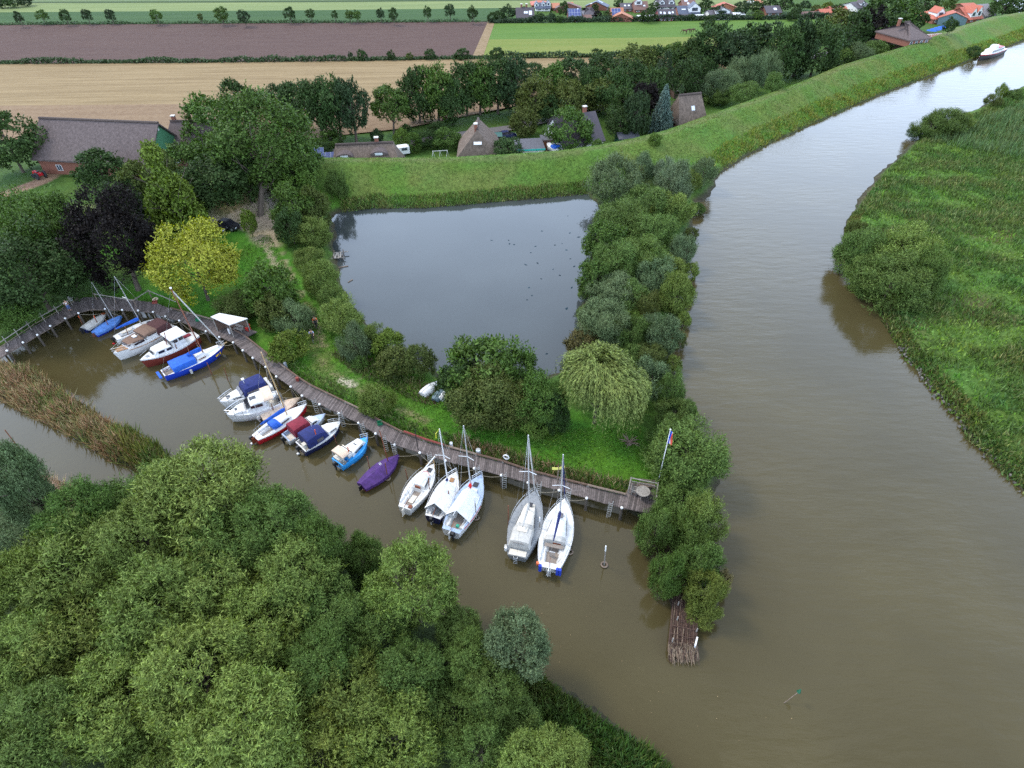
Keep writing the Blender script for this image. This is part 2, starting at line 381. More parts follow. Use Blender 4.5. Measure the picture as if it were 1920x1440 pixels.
def sheet(name, poly, z, m, kind='structure'):
    """flat polygon sheet; triangulated by bmesh"""
    me = bpy.data.meshes.new(name); bm = bmesh.new()
    f = bm.faces.new([bm.verts.new((x, y, z)) for x, y in poly]); bm.normal_update()
    if f.normal.z < 0: f.normal_flip()
    bmesh.ops.triangulate(bm, faces=[f]); bm.to_mesh(me); bm.free()
    return tag(link(name, me, None, m), kind=kind)
BROWN = (.060, .049, .021)
px_quay = [(1222, 985), (1300, 1190)]
# the moored basin is calmer than the open river: one surface each, meeting off the groyne
hb = [(-400, 1000), (-400, 560), (200, 540), (480, 640), (900, 840), (1215, 940), (1262, 1120), (1285, 1210), (1420, 1640), (700, 1640)]
HB = PW(hb)
sheet('harbour_water', HB, 0.0, watermat('harbour_surface', BROWN, .16, 1.3, (1, 1, 1), 0, .05))
rv = [(1215, 940), (1262, 1120), (1285, 1210), (1420, 1640), (3600, 1640)]
RVW = [tuple(q) for q in PW(rv)] + [(520, 480), (300, 600), tuple(P(1960, 52)[:2]), tuple(P(1500, 200)[:2]), tuple(P(1290, 335)[:2]), tuple(P(1235, 480)[:2]), tuple(P(1200, 700)[:2])]
sheet('river', RVW, 0.0, watermat('river_surface', BROWN, .50, .55, (.5, 1.5, 1), 14, .13))
PD = PW([(560, 360), (1165, 340), (1165, 520), (1130, 740), (700, 750), (600, 520)])
sheet('pond', PD, 0.02, watermat('pond_surface', (.042, .049, .050), .05, 1.6, (1, 1, 1), 0, .03))

# ------------------------------------------------------------------ fields and lanes beyond the dike
def fieldmat(name, c1, c2, rows=0.0, rscale=1.0, noise=.5, ang=0.0):
    m = bpy.data.materials.new(name); t, bs, out = nodes(m); N, L = t.nodes.new, t.links.new
    tc = N('ShaderNodeTexCoord'); mp = N('ShaderNodeMapping'); mp.inputs['Rotation'].default_value = (0, 0, math.radians(ang)); mp.inputs['Scale'].default_value = (.05, 1, 1)
    L(tc.outputs['Object'], mp.inputs['Vector'])
    st = N('ShaderNodeTexNoise'); st.inputs['Scale'].default_value = rscale; st.inputs['Detail'].default_value = 5; st.inputs['Roughness'].default_value = .7
    L(mp.outputs[0], st.inputs['Vector'])
    nz = N('ShaderNodeTexNoise'); nz.inputs['Scale'].default_value = .9; nz.inputs['Detail'].default_value = 8; nz.inputs['Roughness'].default_value = .75; L(tc.outputs['Object'], nz.inputs['Vector'])
    mx = N('ShaderNodeMix'); mx.inputs[0].default_value = noise; L(st.outputs['Fac'], mx.inputs[2]); L(nz.outputs['Fac'], mx.inputs[3])
    cr = N('ShaderNodeValToRGB'); e = cr.color_ramp.elements; e[0].color, e[1].color = (*c1, 1), (*c2, 1); e[0].position, e[1].position = .36, .64
    L(mx.outputs[0], cr.inputs[0]); L(cr.outputs[0], bs.inputs['Base Color'])
    bs.inputs['Roughness'].default_value = .95; bs.inputs['Specular IOR Level'].default_value = .1
    bp = N('ShaderNodeBump'); bp.inputs['Strength'].default_value = .6; bp.inputs['Distance'].default_value = .3; L(nz.outputs['Fac'], bp.inputs['Height']); L(bp.outputs[0], bs.inputs['Normal'])
    return m
ZF = Z_POLD + .27
def field(name, px, m, k=0): return sheet(name, PW(px, ZF + .03 * k), ZF + .03 * k, m)
field('stubble_field', [(-500, 124), (0, 120), (400, 117), (640, 114), (860, 111), (1100, 108), (1250, 106), (1345, 98), (1400, 118), (1330, 140), (1000, 180), (690, 190), (350, 195), (0, 198), (-500, 202)],
      fieldmat('stubble', (.165, .115, .058), (.265, .195, .105), rscale=.5, noise=.25))
field('harrowed_field', [(-500, 202), (0, 198), (350, 195), (690, 190), (1000, 180), (960, 200), (760, 240), (560, 262), (0, 262), (-500, 270)],
      fieldmat('harrowed_stubble', (.155, .10, .06), (.235, .165, .10), rscale=.5, noise=.6))
field('ploughed_field', [(-500, 51), (0, 47), (450, 44), (850, 41), (915, 40), (885, 108), (640, 113), (300, 118), (0, 119), (-500, 122)],
      fieldmat('ploughed_soil', (.064, .038, .033), (.102, .066, .054), rscale=.9, noise=.55))
field('dirt_track', [(915, 40), (927, 44), (905, 108), (885, 108)], fieldmat('track_soil', (.15, .11, .05), (.27, .19, .12), rscale=.6, noise=.7), 1)
field('meadow', [(927, 44), (1120, 42), (1400, 37), (1560, 36), (1520, 64), (1200, 71), (915, 74)], fieldmat('meadow_grass', (.058, .125, .022), (.10, .165, .035), rscale=.35, noise=.4))
field('mown_meadow', [(915, 74), (1200, 71), (1520, 64), (1440, 100), (1345, 98), (1250, 106), (1100, 107), (905, 108)], fieldmat('mown_grass', (.105, .15, .028), (.175, .185, .05), rscale=.3, noise=.45))
field('beet_field', [(-700, 28), (0, 23), (600, 19), (935, 15), (940, 41), (850, 40.5), (450, 43.5), (0, 46.5), (-500, 50)], fieldmat('beet_leaves', (.028, .062, .022), (.050, .095, .030), rscale=.3, noise=.4))
field('green_crop_field', [(-900, 12), (0, 6), (600, 4), (1440, -3), (1450, 14), (1200, 14), (935, 15), (600, 19), (0, 23), (-700, 28)], fieldmat('green_crop', (.125, .165, .062), (.18, .215, .085), rscale=.25, noise=.3))
field('hedge_strip', [(-900, 9), (0, 3.5), (600, 1), (1440, -6), (1440, -3), (600, 4), (0, 6), (-900, 12)], fieldmat('strip_grass', (.03, .055, .02), (.05, .075, .03)), 1)
road_m = mat('asphalt', (.115, .105, .105), .9, 3, .25)
def strip(name, pts, w, z, m):
    c = [np.array(P(a, b, z)) for a, b in pts]; L_, R_ = [], []
    for i, p in enumerate(c):
        d = c[min(i + 1, len(c) - 1)] - c[max(i - 1, 0)]; n = np.array([-d[1], d[0]]) / max(1e-6, math.hypot(d[0], d[1]))
        L_.append((p[0] + n[0] * w, p[1] + n[1] * w)); R_.append((p[0] - n[0] * w, p[1] - n[1] * w))
    return sheet(name, L_ + R_[::-1], z, m)
strip('lane', [(560, 292), (760, 268), (880, 249), (960, 239), (1035, 222), (1122, 203), (1200, 182), (1290, 158), (1420, 128), (1560, 98)], 1.7, ZF + .06, road_m)
# ------------------------------------------------------------------ foliage meshes (every leaf a small rhombus on a shoot)
def unit(v): return v / np.maximum(1e-9, np.linalg.norm(v, axis=-1, keepdims=True))
def leaves_mesh(name, O, D, Ls, Ws, rs, N=None, m=None):
    """O,D (k,3) leaf centres and long axes; rhombus leaves"""
    k = len(O); n = rs.normal(size=(k, 3)) if N is None else N + rs.normal(size=(k, 3)) * .55
    n = unit(n - D * (n * D).sum(1, keepdims=True)); s = np.cross(n, D)
    L_, W_ = Ls[:, None] / 2, Ws[:, None] / 2
    V = np.stack([O - D * L_, O + s * W_ - D * L_ * .15, O + D * L_, O - s * W_ - D * L_ * .15], 1).reshape(-1, 3)
    me = npmesh(name, V, np.arange(4 * k).reshape(-1, 4), 4, [m] if m else [])
    return me
def lobes_ball(rs, n, lo, hi, zmin=-.75):
    i = np.arange(n) + .5; z = 1 - (1 - zmin) * i / n; a = i * 2.39996 + rs.uniform(0, .6, n); q = np.sqrt(np.clip(1 - z * z, 0, 1))
    d = unit(np.stack([q * np.cos(a), q * np.sin(a), z], 1) + rs.normal(size=(n, 3)) * .12)
    r = rs.uniform(lo, hi, n); c = d * (1 - r * .85)[:, None] * rs.uniform(.78, 1.13, n)[:, None]
    return c, r, d
def crown(name, R, n, leaf, wd, m, seed, lobes=30, lr=(.24, .40), shoot=5, slen=.45, upw=.35, outw=.8, rand=.5, zmin=-.75, cone=0, core=.5, droop=0.0, ragged=.055):
    rs = np.random.RandomState(seed)
    if cone:
        h = rs.uniform(0, 1, lobes) ** 1.25; a = np.arange(lobes) * 2.39996; q = (1 - h) ** .9
        r = .13 + .22 * q; rad = np.clip(q * .95 - r * .6, 0, 1)
        c = np.stack([rad * np.cos(a), rad * np.sin(a), h * 1.85 - .95], 1); d = unit(np.stack([np.cos(a), np.sin(a), np.full(lobes, .35)], 1))
    else:
        c, r, d = lobes_ball(rs, lobes, *lr, zmin)
    ns = n // shoot; pk = rs.choice(len(r), ns, p=r ** 2 / (r ** 2).sum())
    u = unit(rs.normal(size=(ns, 3)) + d[pk] * .75 + np.array([0, 0, .25]))
    rad = r[pk] * (1 - np.abs(rs.normal(size=ns)) * .22)
    p = c[pk] + u * rad[:, None]
    keep = (np.linalg.norm(p, axis=1) > core) | (rs.rand(ns) < .25) if not cone else np.ones(ns, bool)
    ph = rs.uniform(0, 6.28, 6); f = 5.2
    n3 = np.sin(f * p[:, 0] + ph[0] + 2 * np.sin(3 * p[:, 1])) * np.sin(f * p[:, 1] + ph[1] + 2 * np.sin(3 * p[:, 2])) + np.sin(f * p[:, 2] + ph[2] + 2 * np.sin(3 * p[:, 0])) * .8
    g3 = np.sin(3.1 * p[:, 0] + ph[3] + 1.5 * np.sin(4 * p[:, 2])) * np.sin(3.3 * p[:, 1] + ph[4]) + np.sin(6.4 * p[:, 2] + ph[5] + 1.5 * p[:, 0]) * .7
    p = p + u * (n3 * ragged + np.abs(rs.normal(size=ns)) * ragged * .7)[:, None]
    keep &= ~((g3 < -.38) & (rs.rand(ns) < .8))
    p, u, pk = p[keep] * R, u[keep], pk[keep]
    sd_ = unit(u * outw + np.array([0, 0, upw]) + rs.normal(size=u.shape) * rand)
    if droop: sd_ = unit(sd_ - np.array([0, 0, droop]))
    O, D, NN = [], [], []
    for k in range(shoot):
        t = (k / max(1, shoot - 1) - .35) * slen
        O.append(p + sd_ * t + rs.normal(size=p.shape) * leaf * .22)
        D.append(unit(sd_ * .75 + rs.normal(size=p.shape) * .55)); NN.append(u * .8 + np.array([0, 0, .45]))
    O, D, NN = np.concatenate(O), np.concatenate(D), np.concatenate(NN); k = len(O)
    return leaves_mesh(name, O, D, leaf * rs.uniform(.7, 1.35, k), wd * rs.uniform(.7, 1.3, k), rs, NN, m)
def weeping(name, R, m, seed, strands=2100, per=22):
    """hanging strands grouped into uneven curtains that fall from the ends of the limbs"""
    rs = np.random.RandomState(seed); nl = 26; la = np.arange(nl) * 2.39996 + rs.normal(size=nl) * .25; lq = np.sqrt(rs.uniform(.03, .62, nl)); lz = np.sqrt(1 - lq ** 2) * rs.uniform(.72, 1.05, nl); lr_ = rs.uniform(.17, .30, nl); ll = rs.uniform(.6, 1.25, nl) * (.45 + .95 * lq)
    pk = rs.choice(nl, strands, p=lr_ / lr_.sum()); b = rs.uniform(0, 6.283, strands); q = np.sqrt(rs.rand(strands)) * lr_[pk]
    x0, y0 = lq[pk] * np.cos(la[pk]) + q * np.cos(b), lq[pk] * np.sin(la[pk]) + q * np.sin(b); z0 = lz[pk] + np.sqrt(np.clip(lr_[pk] ** 2 - q ** 2, 0, 1)) * .55
    oa = np.arctan2(y0, x0) * .5 + .5 * np.where(rs.rand(strands) < .5, b, np.arctan2(y0, x0)); ln = ll[pk] * rs.uniform(.45, 1.2, strands); O, D = [], []
    for k in range(per):
        t = (k + rs.rand(strands)) / per; out = .20 * (1 - (1 - np.minimum(1, t * 1.8)) ** 2) * (.4 + q / lr_[pk])
        O.append(np.stack([x0 + out * np.cos(oa), y0 + out * np.sin(oa), z0 + .10 * np.sin(np.minimum(1, t * 3) * 3.14) * .5 - ln * t ** 1.2], 1) * R + rs.normal(size=(strands, 3)) * .06)
        dv = np.stack([np.cos(oa) * (.9 - t), np.sin(oa) * (.9 - t), -.3 - t], 1); D.append(unit(dv + rs.normal(size=dv.shape) * .35))
    O, D = np.concatenate(O), np.concatenate(D); keep = O[:, 2] > -.98 * R; O, D = O[keep], D[keep]; k = len(O)
    return leaves_mesh(name, O, D, .36 * rs.uniform(.7, 1.3, k), .085 * rs.uniform(.7, 1.3, k), rs, unit(O + np.array([0, 0, R * .4])), m)
def spruce(name, R, m, seed):
    rs = np.random.RandomState(seed); O, D = [], []
    for w in range(26):
        h = w / 26; rr = (1 - h) ** .85
        for b in range(int(9 + 14 * rr)):
            a = rs.uniform(0, 6.283); L_ = rr * rs.uniform(.75, 1.08); t = np.sqrt(rs.rand(int(30 + 90 * rr)))
            x, y = L_ * t * math.cos(a), L_ * t * math.sin(a); z = h * 2 - 1 + .06 - .16 * t * rr + .10 * t * t * rr
            p = np.stack([x, y, np.full_like(t, 0) + z], 1); p += rs.normal(size=p.shape) * (.03 + .03 * rr)
            O.append(p * R); dv = unit(np.array([math.cos(a), math.sin(a), -.15]) + rs.normal(size=p.shape) * .6); D.append(dv)
    O, D = np.concatenate(O), np.concatenate(D); k = len(O)
    return leaves_mesh(name, O, D, .34 * rs.uniform(.7, 1.3, k), .11 * rs.uniform(.7, 1.3, k), rs, np.tile([0, 0, 1.], (k, 1)), m)
def trunk_mesh(name, m, seed, limbs=5, lean=.05, crown_h=1.0):
    """unit trunk: z from 0 (ground) to 1 (top of the limbs); scaled per tree"""
    r = random.Random(seed); b = MB()
    b.tube([(0, 0, -.03), (lean * .3, 0, .12), (lean, lean * .5, .45), (lean * 1.2, lean, .85)], .045, m, 8, .012)
    for k in range(limbs):
        a = k * 2.4 + r.random(); z0 = .25 + .45 * k / limbs; ln = .28 - .12 * k / limbs
        b.tube([(lean * z0 * 2 * .5, lean * .3, z0), (math.cos(a) * ln * .5, math.sin(a) * ln * .5, z0 + .10), (math.cos(a) * ln, math.sin(a) * ln, z0 + .27)], .020, m, 5, .006)
    for k in range(16):                                        # long thin branches that reach the crown's surface
        a, z0 = k * 2.4 + r.random(), .35 + .4 * r.random(); ln = r.uniform(.30, .50); b.tube([(lean * .6, lean * .4, z0), (math.cos(a) * ln * .55, math.sin(a) * ln * .55, z0 + .14), (math.cos(a) * ln, math.sin(a) * ln, min(1.04, z0 + r.uniform(.2, .42)))], .0085, m, 4, .0025)
    return b.build(name, mesh_only=True)
LEAF_W = leafmat('willow_leaves', .011, .40, .14, 1.25, .45)
LEAF_O = leafmat('broad_leaves', .013, .40, .15, 1.2, .4)
LEAF_F = leafmat('distant_leaves', .02, .35, .15, 1.1, .3)
BARK = mat('bark', (.105, .082, .062), .9, 14, .4, .6, stretch=(1, 1, .3))
MESH = {}
for s in range(4): MESH['willow', 3, s] = crown('willow_crown', 4.0, 48000, .32, .078, LEAF_W, 10 + s, 30, (.18, .36), 8, 1.05, .95, .75, .45, ragged=.075)
for s in range(3): MESH['willow', 2, s] = crown('willow_crown', 3.0, 27000, .30, .070, LEAF_W, 20 + s, 24, (.19, .36), 7, .95, 1.1, .7, .45, ragged=.09)
for s in range(3): MESH['willow', 1, s] = crown('willow_crown', 3.0, 6500, .42, .14, LEAF_W, 30 + s, 22, (.25, .40), 5, .6, .55, .75, .4)
for s in range(3): MESH['oak', 3, s] = crown('broadleaf_crown', 5.0, 36000, .29, .175, LEAF_O, 40 + s, 34, (.17, .37), 5, .75, .3, .75, .6, ragged=.115)
for s in range(4): MESH['oak', 2, s] = crown('broadleaf_crown', 4.0, 11000, .40, .25, LEAF_O, 50 + s, 26, (.20, .38), 5, .6, .3, .75, .65, ragged=.10)
for s in range(3): MESH['oak', 1, s] = crown('broadleaf_crown', 4.0, 3200, .62, .42, LEAF_F, 60 + s, 20, (.24, .42), 4, .6, .25, .7, .7)
for s in range(2): MESH['shrub', 2, s] = crown('shrub_crown', 2.5, 12000, .27, .12, LEAF_O, 70 + s, 26, (.20, .36), 6, .65, .8, .6, .45)
for k in (1, 3): MESH['shrub', k, 0] = MESH['shrub', 2, 0]; MESH['shrub', k, 1] = MESH['shrub', 2, 1]
MESH['cone', 3, 0] = crown('conical_crown', 4.0, 24000, .34, .20, LEAF_O, 80, 70, shoot=5, slen=.5, upw=.1, cone=1)
MESH['conifer', 2, 0] = crown('conifer_crown', 3.0, 9000, .36, .14, LEAF_O, 81, 50, shoot=5, slen=.5, upw=.1, cone=1)
MESH['weep', 3, 0] = weeping('weeping_crown', 4.0, LEAF_W, 82)
MESH['spruce', 3, 0] = spruce('spruce_crown', 3.0, LEAF_O, 83)
RADIUS = {('willow', 3): 4., ('willow', 2): 3., ('willow', 1): 3., ('oak', 3): 5., ('oak', 2): 4., ('oak', 1): 4., ('shrub', 1): 2.5, ('shrub', 2): 2.5, ('shrub', 3): 2.5,
          ('cone', 3): 4., ('conifer', 2): 3., ('weep', 3): 4., ('spruce', 3): 3.}
TRUNK = [trunk_mesh('tree_trunk', BARK, 5 + s, 5, .03 * s) for s in range(3)]
NV = {}
for (k, s, v) in MESH: NV[k, s] = max(NV.get((k, s), 0), v + 1)
# leaf colours (albedo)
LC = dict(wil=(.100, .146, .018), wil2=(.066, .114, .016), wilb=(.080, .122, .046), wily=(.100, .134, .015), grn=(.048, .096, .010), dk=(.030, .061, .012),
          dkb=(.026, .050, .016), olive=(.066, .088, .014), yel=(.255, .275, .004), ylg=(.086, .132, .007), cop=(.0095, .0070, .0065), brn=(.084, .076, .022), weep=(.122, .160, .026),
          blu=(.100, .145, .125), sil=(.104, .140, .065), lime=(.070, .130, .010), tan=(.18, .145, .050))
TREES = []
def plant(name, kind, cx, cy, rw, rh, color, label, cat='tree', group=None, gap=None, base=None, rot=None, near=0):
    """tree or bush whose crown shows as the ellipse (cx,cy,rw,rh) of the photograph"""
    z0, zc = Z_LAND, 5.0
    if group and 'field' in group or cx > 1300 and cy < 130: z0 = Z_POLD
    for _ in range(7):
        c = P(cx, cy, zc); dp = depth(c); r = rw * dp / FPX; d = ray(cx, cy); sa = -d[2] / np.linalg.norm(d); kt = (720.0 - cy) / FPX; kz = math.cos(PITCH) + kt * math.sin(PITCH); ky = math.sin(PITCH) - kt * math.cos(PITCH)
        hh = rh * dp / FPX; rz = math.sqrt(max(hh * hh - (r * ky) ** 2, .01)) / kz; rz = min(max(rz, (.85 if near else .72) * r), 2.6 * r)
        z0 = zg(c[0], c[1]); gp = gap if gap is not None else (-.30 * rz if kind in ('willow', 'shrub') else .22 * rz)
        if near == 2: gp += random.Random(int(cx * 3 + cy)).uniform(0, 3.2)
        if kind == 'weep': gp = .1
        if kind in ('cone', 'spruce', 'conifer'): gp = .1
        zc = .5 * zc + .5 * (z0 + gp + rz)
    rr = random.Random(int(cx * 7 + cy * 13))
    big = rw * rw > 0
    k = kind
    sz = 3 if (r > 3.1 and dp < 95) or near else (2 if dp < 175 else 1)
    if (k, sz) not in NV: sz = max(s for (kk, s) in NV if kk == k)
    v = rr.randrange(NV[k, sz]); R0 = RADIUS[k, sz]
    bx, by = c[0], c[1]
    if base is not None:
        b = P(base[0], base[1], z0); bx, by, z0 = b[0], b[1], zg(b[0], b[1])
    e = empty(name, (bx, by, z0), 0, label, cat, group)
    t = link('trunk', TRUNK[rr.randrange(3)], e); hgt = max(.6, zc - z0 + rz * .55); th = min(1.6, max(.5, .8 + .06 * hgt))
    t.scale = (hgt * .62 * th, hgt * .62 * th, hgt)
    if base is not None:                                       # lean the trunk to the crown
        t.rotation_euler = (-math.atan2(c[1] - by, hgt) * .8, math.atan2(c[0] - bx, hgt) * .8, 0)
    o = link('crown', MESH[k, sz, v], e); o.location = (c[0] - bx, c[1] - by, zc - z0)
    o.scale = (r / R0, r / R0 * rr.uniform(.94, 1.06), rz / R0); o.rotation_euler = (0, 0, rot if rot is not None else rr.uniform(0, 6.28))
    j = lambda: rr.uniform(.86, 1.14)
    q = j(); cc = LC[color]; o.color = (cc[0] * q * rr.uniform(.94, 1.06), cc[1] * q, cc[2] * q * rr.uniform(.92, 1.08), 1)
    TREES.append(e); return e
# ------------------------------------------------------------------ trees and bushes
ORD = ('first second third fourth fifth sixth seventh eighth ninth tenth eleventh twelfth thirteenth fourteenth fifteenth sixteenth seventeenth eighteenth nineteenth twentieth '
       'twenty-first twenty-second twenty-third twenty-fourth twenty-fifth twenty-sixth twenty-seventh twenty-eighth twenty-ninth thirtieth thirty-first thirty-second thirty-third '
       'thirty-fourth thirty-fifth thirty-sixth thirty-seventh thirty-eighth thirty-ninth fortieth forty-first forty-second forty-third forty-fourth').split()
LOOK = dict(wil='grey-green', wil2='deep green', wilb='bluish grey-green', wily='light yellow-green', grn='fresh green', dk='dark green', dkb='blackish green', olive='olive green', yel='bright yellow',
            ylg='yellow-green', cop='blackish purple', brn='brownish', weep='pale green', blu='silver-blue', sil='silvery', lime='bright green', tan='straw brown')
def row(name, kind, items, template, group, cat='tree', gap=None, near=0):
    """a row of plants; the label says which one in the row"""
    for i, it in enumerate(items):
        plant(name, it[5] if len(it) > 5 else kind, *it[:5], template.format(o=ORD[i], c=LOOK[it[4]]), cat, group, gap, near=near)
# single trees that stand out
plant('copper_beech', 'oak', 216, 456, 72, 84, 'cop', 'blackish purple copper beech behind the jetty corner with the moored dinghies', near=1)
plant('yellow_tree', 'oak', 364, 498, 70, 66, 'yel', 'bright yellow broadleaf tree beside the lawn and the jetty', near=1)
plant('conical_tree', 'cone', 316, 366, 62, 88, 'ylg', 'yellow-green conical tree between the copper beech and the parked car')
plant('weeping_willow', 'weep', 1120, 736, 79, 78, 'weep', 'pale green weeping willow with hanging strands on the lawn by the pond')
plant('big_poplar', 'oak', 490, 258, 90, 80, 'grn', 'tall broad poplar whose forked trunk rises beside the track over the dike', base=(482, 384), near=1)
plant('blue_spruce', 'spruce', 1244, 205, 26, 44, 'blu', 'silver-blue spruce beside the dark copper tree behind the dike')
plant('copper_tree', 'oak', 1209, 194, 26, 36, 'cop', 'dark purple tree standing left of the silver-blue spruce')
plant('yew_tree', 'conifer', 1273, 200, 19, 38, 'dkb', 'blackish conifer between the blue spruce and the brick thatched cottage')
plant('lone_tree', 'oak', 731, 198, 34, 34, 'grn', 'lone round tree on a bare trunk at the edge of the brown field', gap=2.6)
plant('round_tree', 'oak', 1070, 246, 40, 40, 'grn', 'round bright green tree in front of the dark roofed house')
plant('sapling', 'oak', 466, 418, 14, 22, 'ylg', 'thin yellowish sapling on the gravel beside the black car')
plant('elder_bush', 'shrub', 1091, 646, 30, 28, 'brn', 'brownish bush right behind the weeping willow at the pond', 'bush')
plant('tussock_bush', 'willow', 1356, 1094, 14, 28, 'tan', 'straw brown tussock at the river side of the willow spit', 'bush')
plant('riverside_bush', 'willow', 1825, 98, 12, 12, 'dk', 'dark green bush at the water edge beside the paddle steamer', 'bush')
plant('dike_bush', 'willow', 632, 352, 20, 29, 'wil2', 'lone dark oval bush on the dike slope above the pond', 'bush')
plant('jetty_bush', 'willow', 705, 752, 30, 32, 'wil', 'round grey-green willow bush beside the track and the bend of the jetty', 'bush')
plant('yellow_bush', 'oak', 541, 650, 34, 32, 'ylg', 'yellow-green round bush between the jetty shed and the cyclists', 'bush', gap=-.6)
plant('silver_poplar', 'willow', 1262, 350, 30, 44, 'sil', 'silvery poplar at the dike end of the tree belt', near=0)
row('willow_bush', 'willow', [(1318, 326, 24, 28, 'wilb'), (1296, 341, 18, 20, 'wil')], '{c} willow bush at the dike foot beside the river, {o} from the water', 'willows at the river mouth of the belt', 'bush')
row('broadleaf_tree', 'oak', [(22, 425, 72, 72, 'grn'), (102, 445, 64, 78, 'grn'), (50, 510, 84, 66, 'dk'), (14, 578, 46, 36, 'grn'), (122, 520, 34, 42, 'dk')],
    '{c} broadleaf tree between jetty handrail and copper beech, {o} from the barn', 'broadleaf trees behind the left jetty', near=1)
row('broadleaf_tree', 'oak', [(12, 266, 52, 52, 'dk'), (188, 322, 42, 38, 'dk'), (258, 348, 34, 42, 'olive'), (232, 385, 44, 40, 'dk'), (300, 330, 34, 46, 'olive'), (352, 312, 48, 44, 'grn'), (410, 338, 54, 44, 'dk'), (456, 330, 27, 44, 'dk'), (345, 358, 38, 38, 'dk')],
    '{c} tree between thatched barn and gravel yard, {o} from the left', 'trees between the barn and the gravel yard')
row('poplar_tree', 'oak', [(398, 236, 50, 54, 'grn'), (450, 195, 34, 42, 'dk'), (520, 192, 30, 30, 'dk'), (547, 330, 40, 34, 'lime'), (560, 300, 34, 40, 'grn')],
    '{c} tree crowded round the tall forked poplar, {o} from the left', 'trees around the tall poplar')
row('field_tree', 'oak', [(560, 192, 34, 38, 'dk'), (592, 200, 32, 46, 'dk'), (626, 200, 36, 50, 'dk'), (657, 204, 30, 50, 'dkb')],
    '{c} tree in the dense clump beside the brown field, {o} from the poplar', 'clump of dark trees by the brown field', gap=2.0)
row('field_tree', 'oak', sorted([(782, 182, 35, 50, 'dk'), (818, 178, 39, 52, 'grn'), (846, 192, 28, 39, 'dk'), (872, 168, 35, 48, 'dk'), (898, 166, 35, 48, 'grn'), (932, 162, 36, 50, 'dk'), (966, 162, 34, 50, 'dkb'), (990, 140, 28, 22, 'dk'), (1005, 186, 36, 41, 'olive'),
                          (1036, 156, 28, 35, 'grn'), (1064, 190, 30, 37, 'olive'), (1078, 146, 36, 35, 'dk'), (1132, 134, 36, 32, 'dk'), (1139, 178, 39, 35, 'olive'), (1176, 208, 34, 39, 'dk'), (1184, 146, 28, 32, 'dk'), (1194, 116, 34, 19, 'olive'), (1222, 112, 28, 26, 'dk'),
                          (1247, 134, 30, 37, 'dkb', 'conifer'), (1268, 108, 28, 28, 'grn'), (1295, 110, 28, 32, 'dk'), (1336, 92, 41, 45, 'dk'), (1378, 106, 36, 39, 'dkb'), (1106, 168, 29, 37, 'dk'), (1158, 178, 32, 43, 'dk'), (1162, 234, 25, 26, 'dk'), (1194, 218, 25, 43, 'dkb'), (1224, 172, 27, 43, 'dk'), (1286, 152, 27, 37, 'dk'), (1312, 142, 25, 32, 'dk'), (1028, 205, 21, 26, 'dk')]),
    '{c} tree of the row between lane and stubble field, {o} from the lone tree', 'row of trees between the lane and the stubble field', gap=.5)
row('willow_tree', 'willow', [(1338, 164, 25, 29, 'wilb'), (1362, 164, 24, 30, 'wilb'), (1384, 142, 23, 31, 'wilb'), (1412, 142, 23, 34, 'wilb'), (1438, 130, 24, 32, 'wilb'), (1350, 182, 20, 14, 'wil2'), (1396, 176, 24, 20, 'wil2'), (1450, 158, 16, 20, 'wil2')],
    '{c} feathery willow in the silvery clump behind the dike, {o} from the left', 'silvery willows behind the dike', gap=.0)
row('oak_tree', 'oak', [(1408, 84, 38, 37, 'dk'), (1436, 82, 36, 39, 'dkb'), (1470, 100, 31, 48, 'dk'), (1500, 92, 31, 50, 'dkb'), (1534, 92, 41, 50, 'dk'), (1576, 50, 34, 28, 'olive'), (1582, 84, 29, 30, 'dk'), (1604, 56, 29, 35, 'dk'), (1632, 52, 29, 35, 'cop'), (1650, 36, 36, 37, 'dk'),
                        (1690, 30, 31, 28, 'grn'), (1652, 72, 24, 15, 'dk'), (1722, 38, 18, 20, 'dk'), (1782, 48, 13, 14, 'dk'), (1736, 6, 22, 9, 'dk'), (1774, 5, 18, 8, 'wil2'), (1884, 14, 24, 15, 'dk'), (1908, 10, 24, 13, 'dk')],
    '{c} tree in the wood before the thatched restaurant, {o} from the left', 'wood along the dike by the thatched restaurant', gap=.6)
row('willow_bush', 'willow', [(1586, 106, 24, 18, 'wil2'), (1612, 100, 24, 18, 'wilb'), (1640, 92, 24, 16, 'wil2'), (1664, 86, 14, 12, 'wil2')], '{c} low willow in the hedge behind the dike crest, {o} from the oaks', 'low willows behind the dike crest', 'bush')
row('garden_tree', 'oak', [(981, 232, 26, 28, 'olive'), (951, 276, 30, 14, 'dk'), (775, 268, 16, 20, 'grn'), (800, 262, 22, 18, 'dk'), (840, 262, 26, 18, 'grn'), (752, 262, 14, 20, 'lime'), (706, 256, 12, 14, 'dkb'), (760, 245, 12, 12, 'dk'), (820, 244, 20, 14, 'dk'), (605, 280, 16, 12, 'dk'), (920, 262, 16, 14, 'dk'), (620, 262, 22, 14, 'grn'), (1120, 268, 10, 9, 'grn'), (1228, 262, 12, 12, 'lime'), (1296, 178, 14, 14, 'wil2'), (1320, 186, 12, 12, 'wil')],
    '{c} garden bush among the cottages behind the dike, number {o} of the plot', 'garden bushes of the cottages', 'bush', gap=-.4)
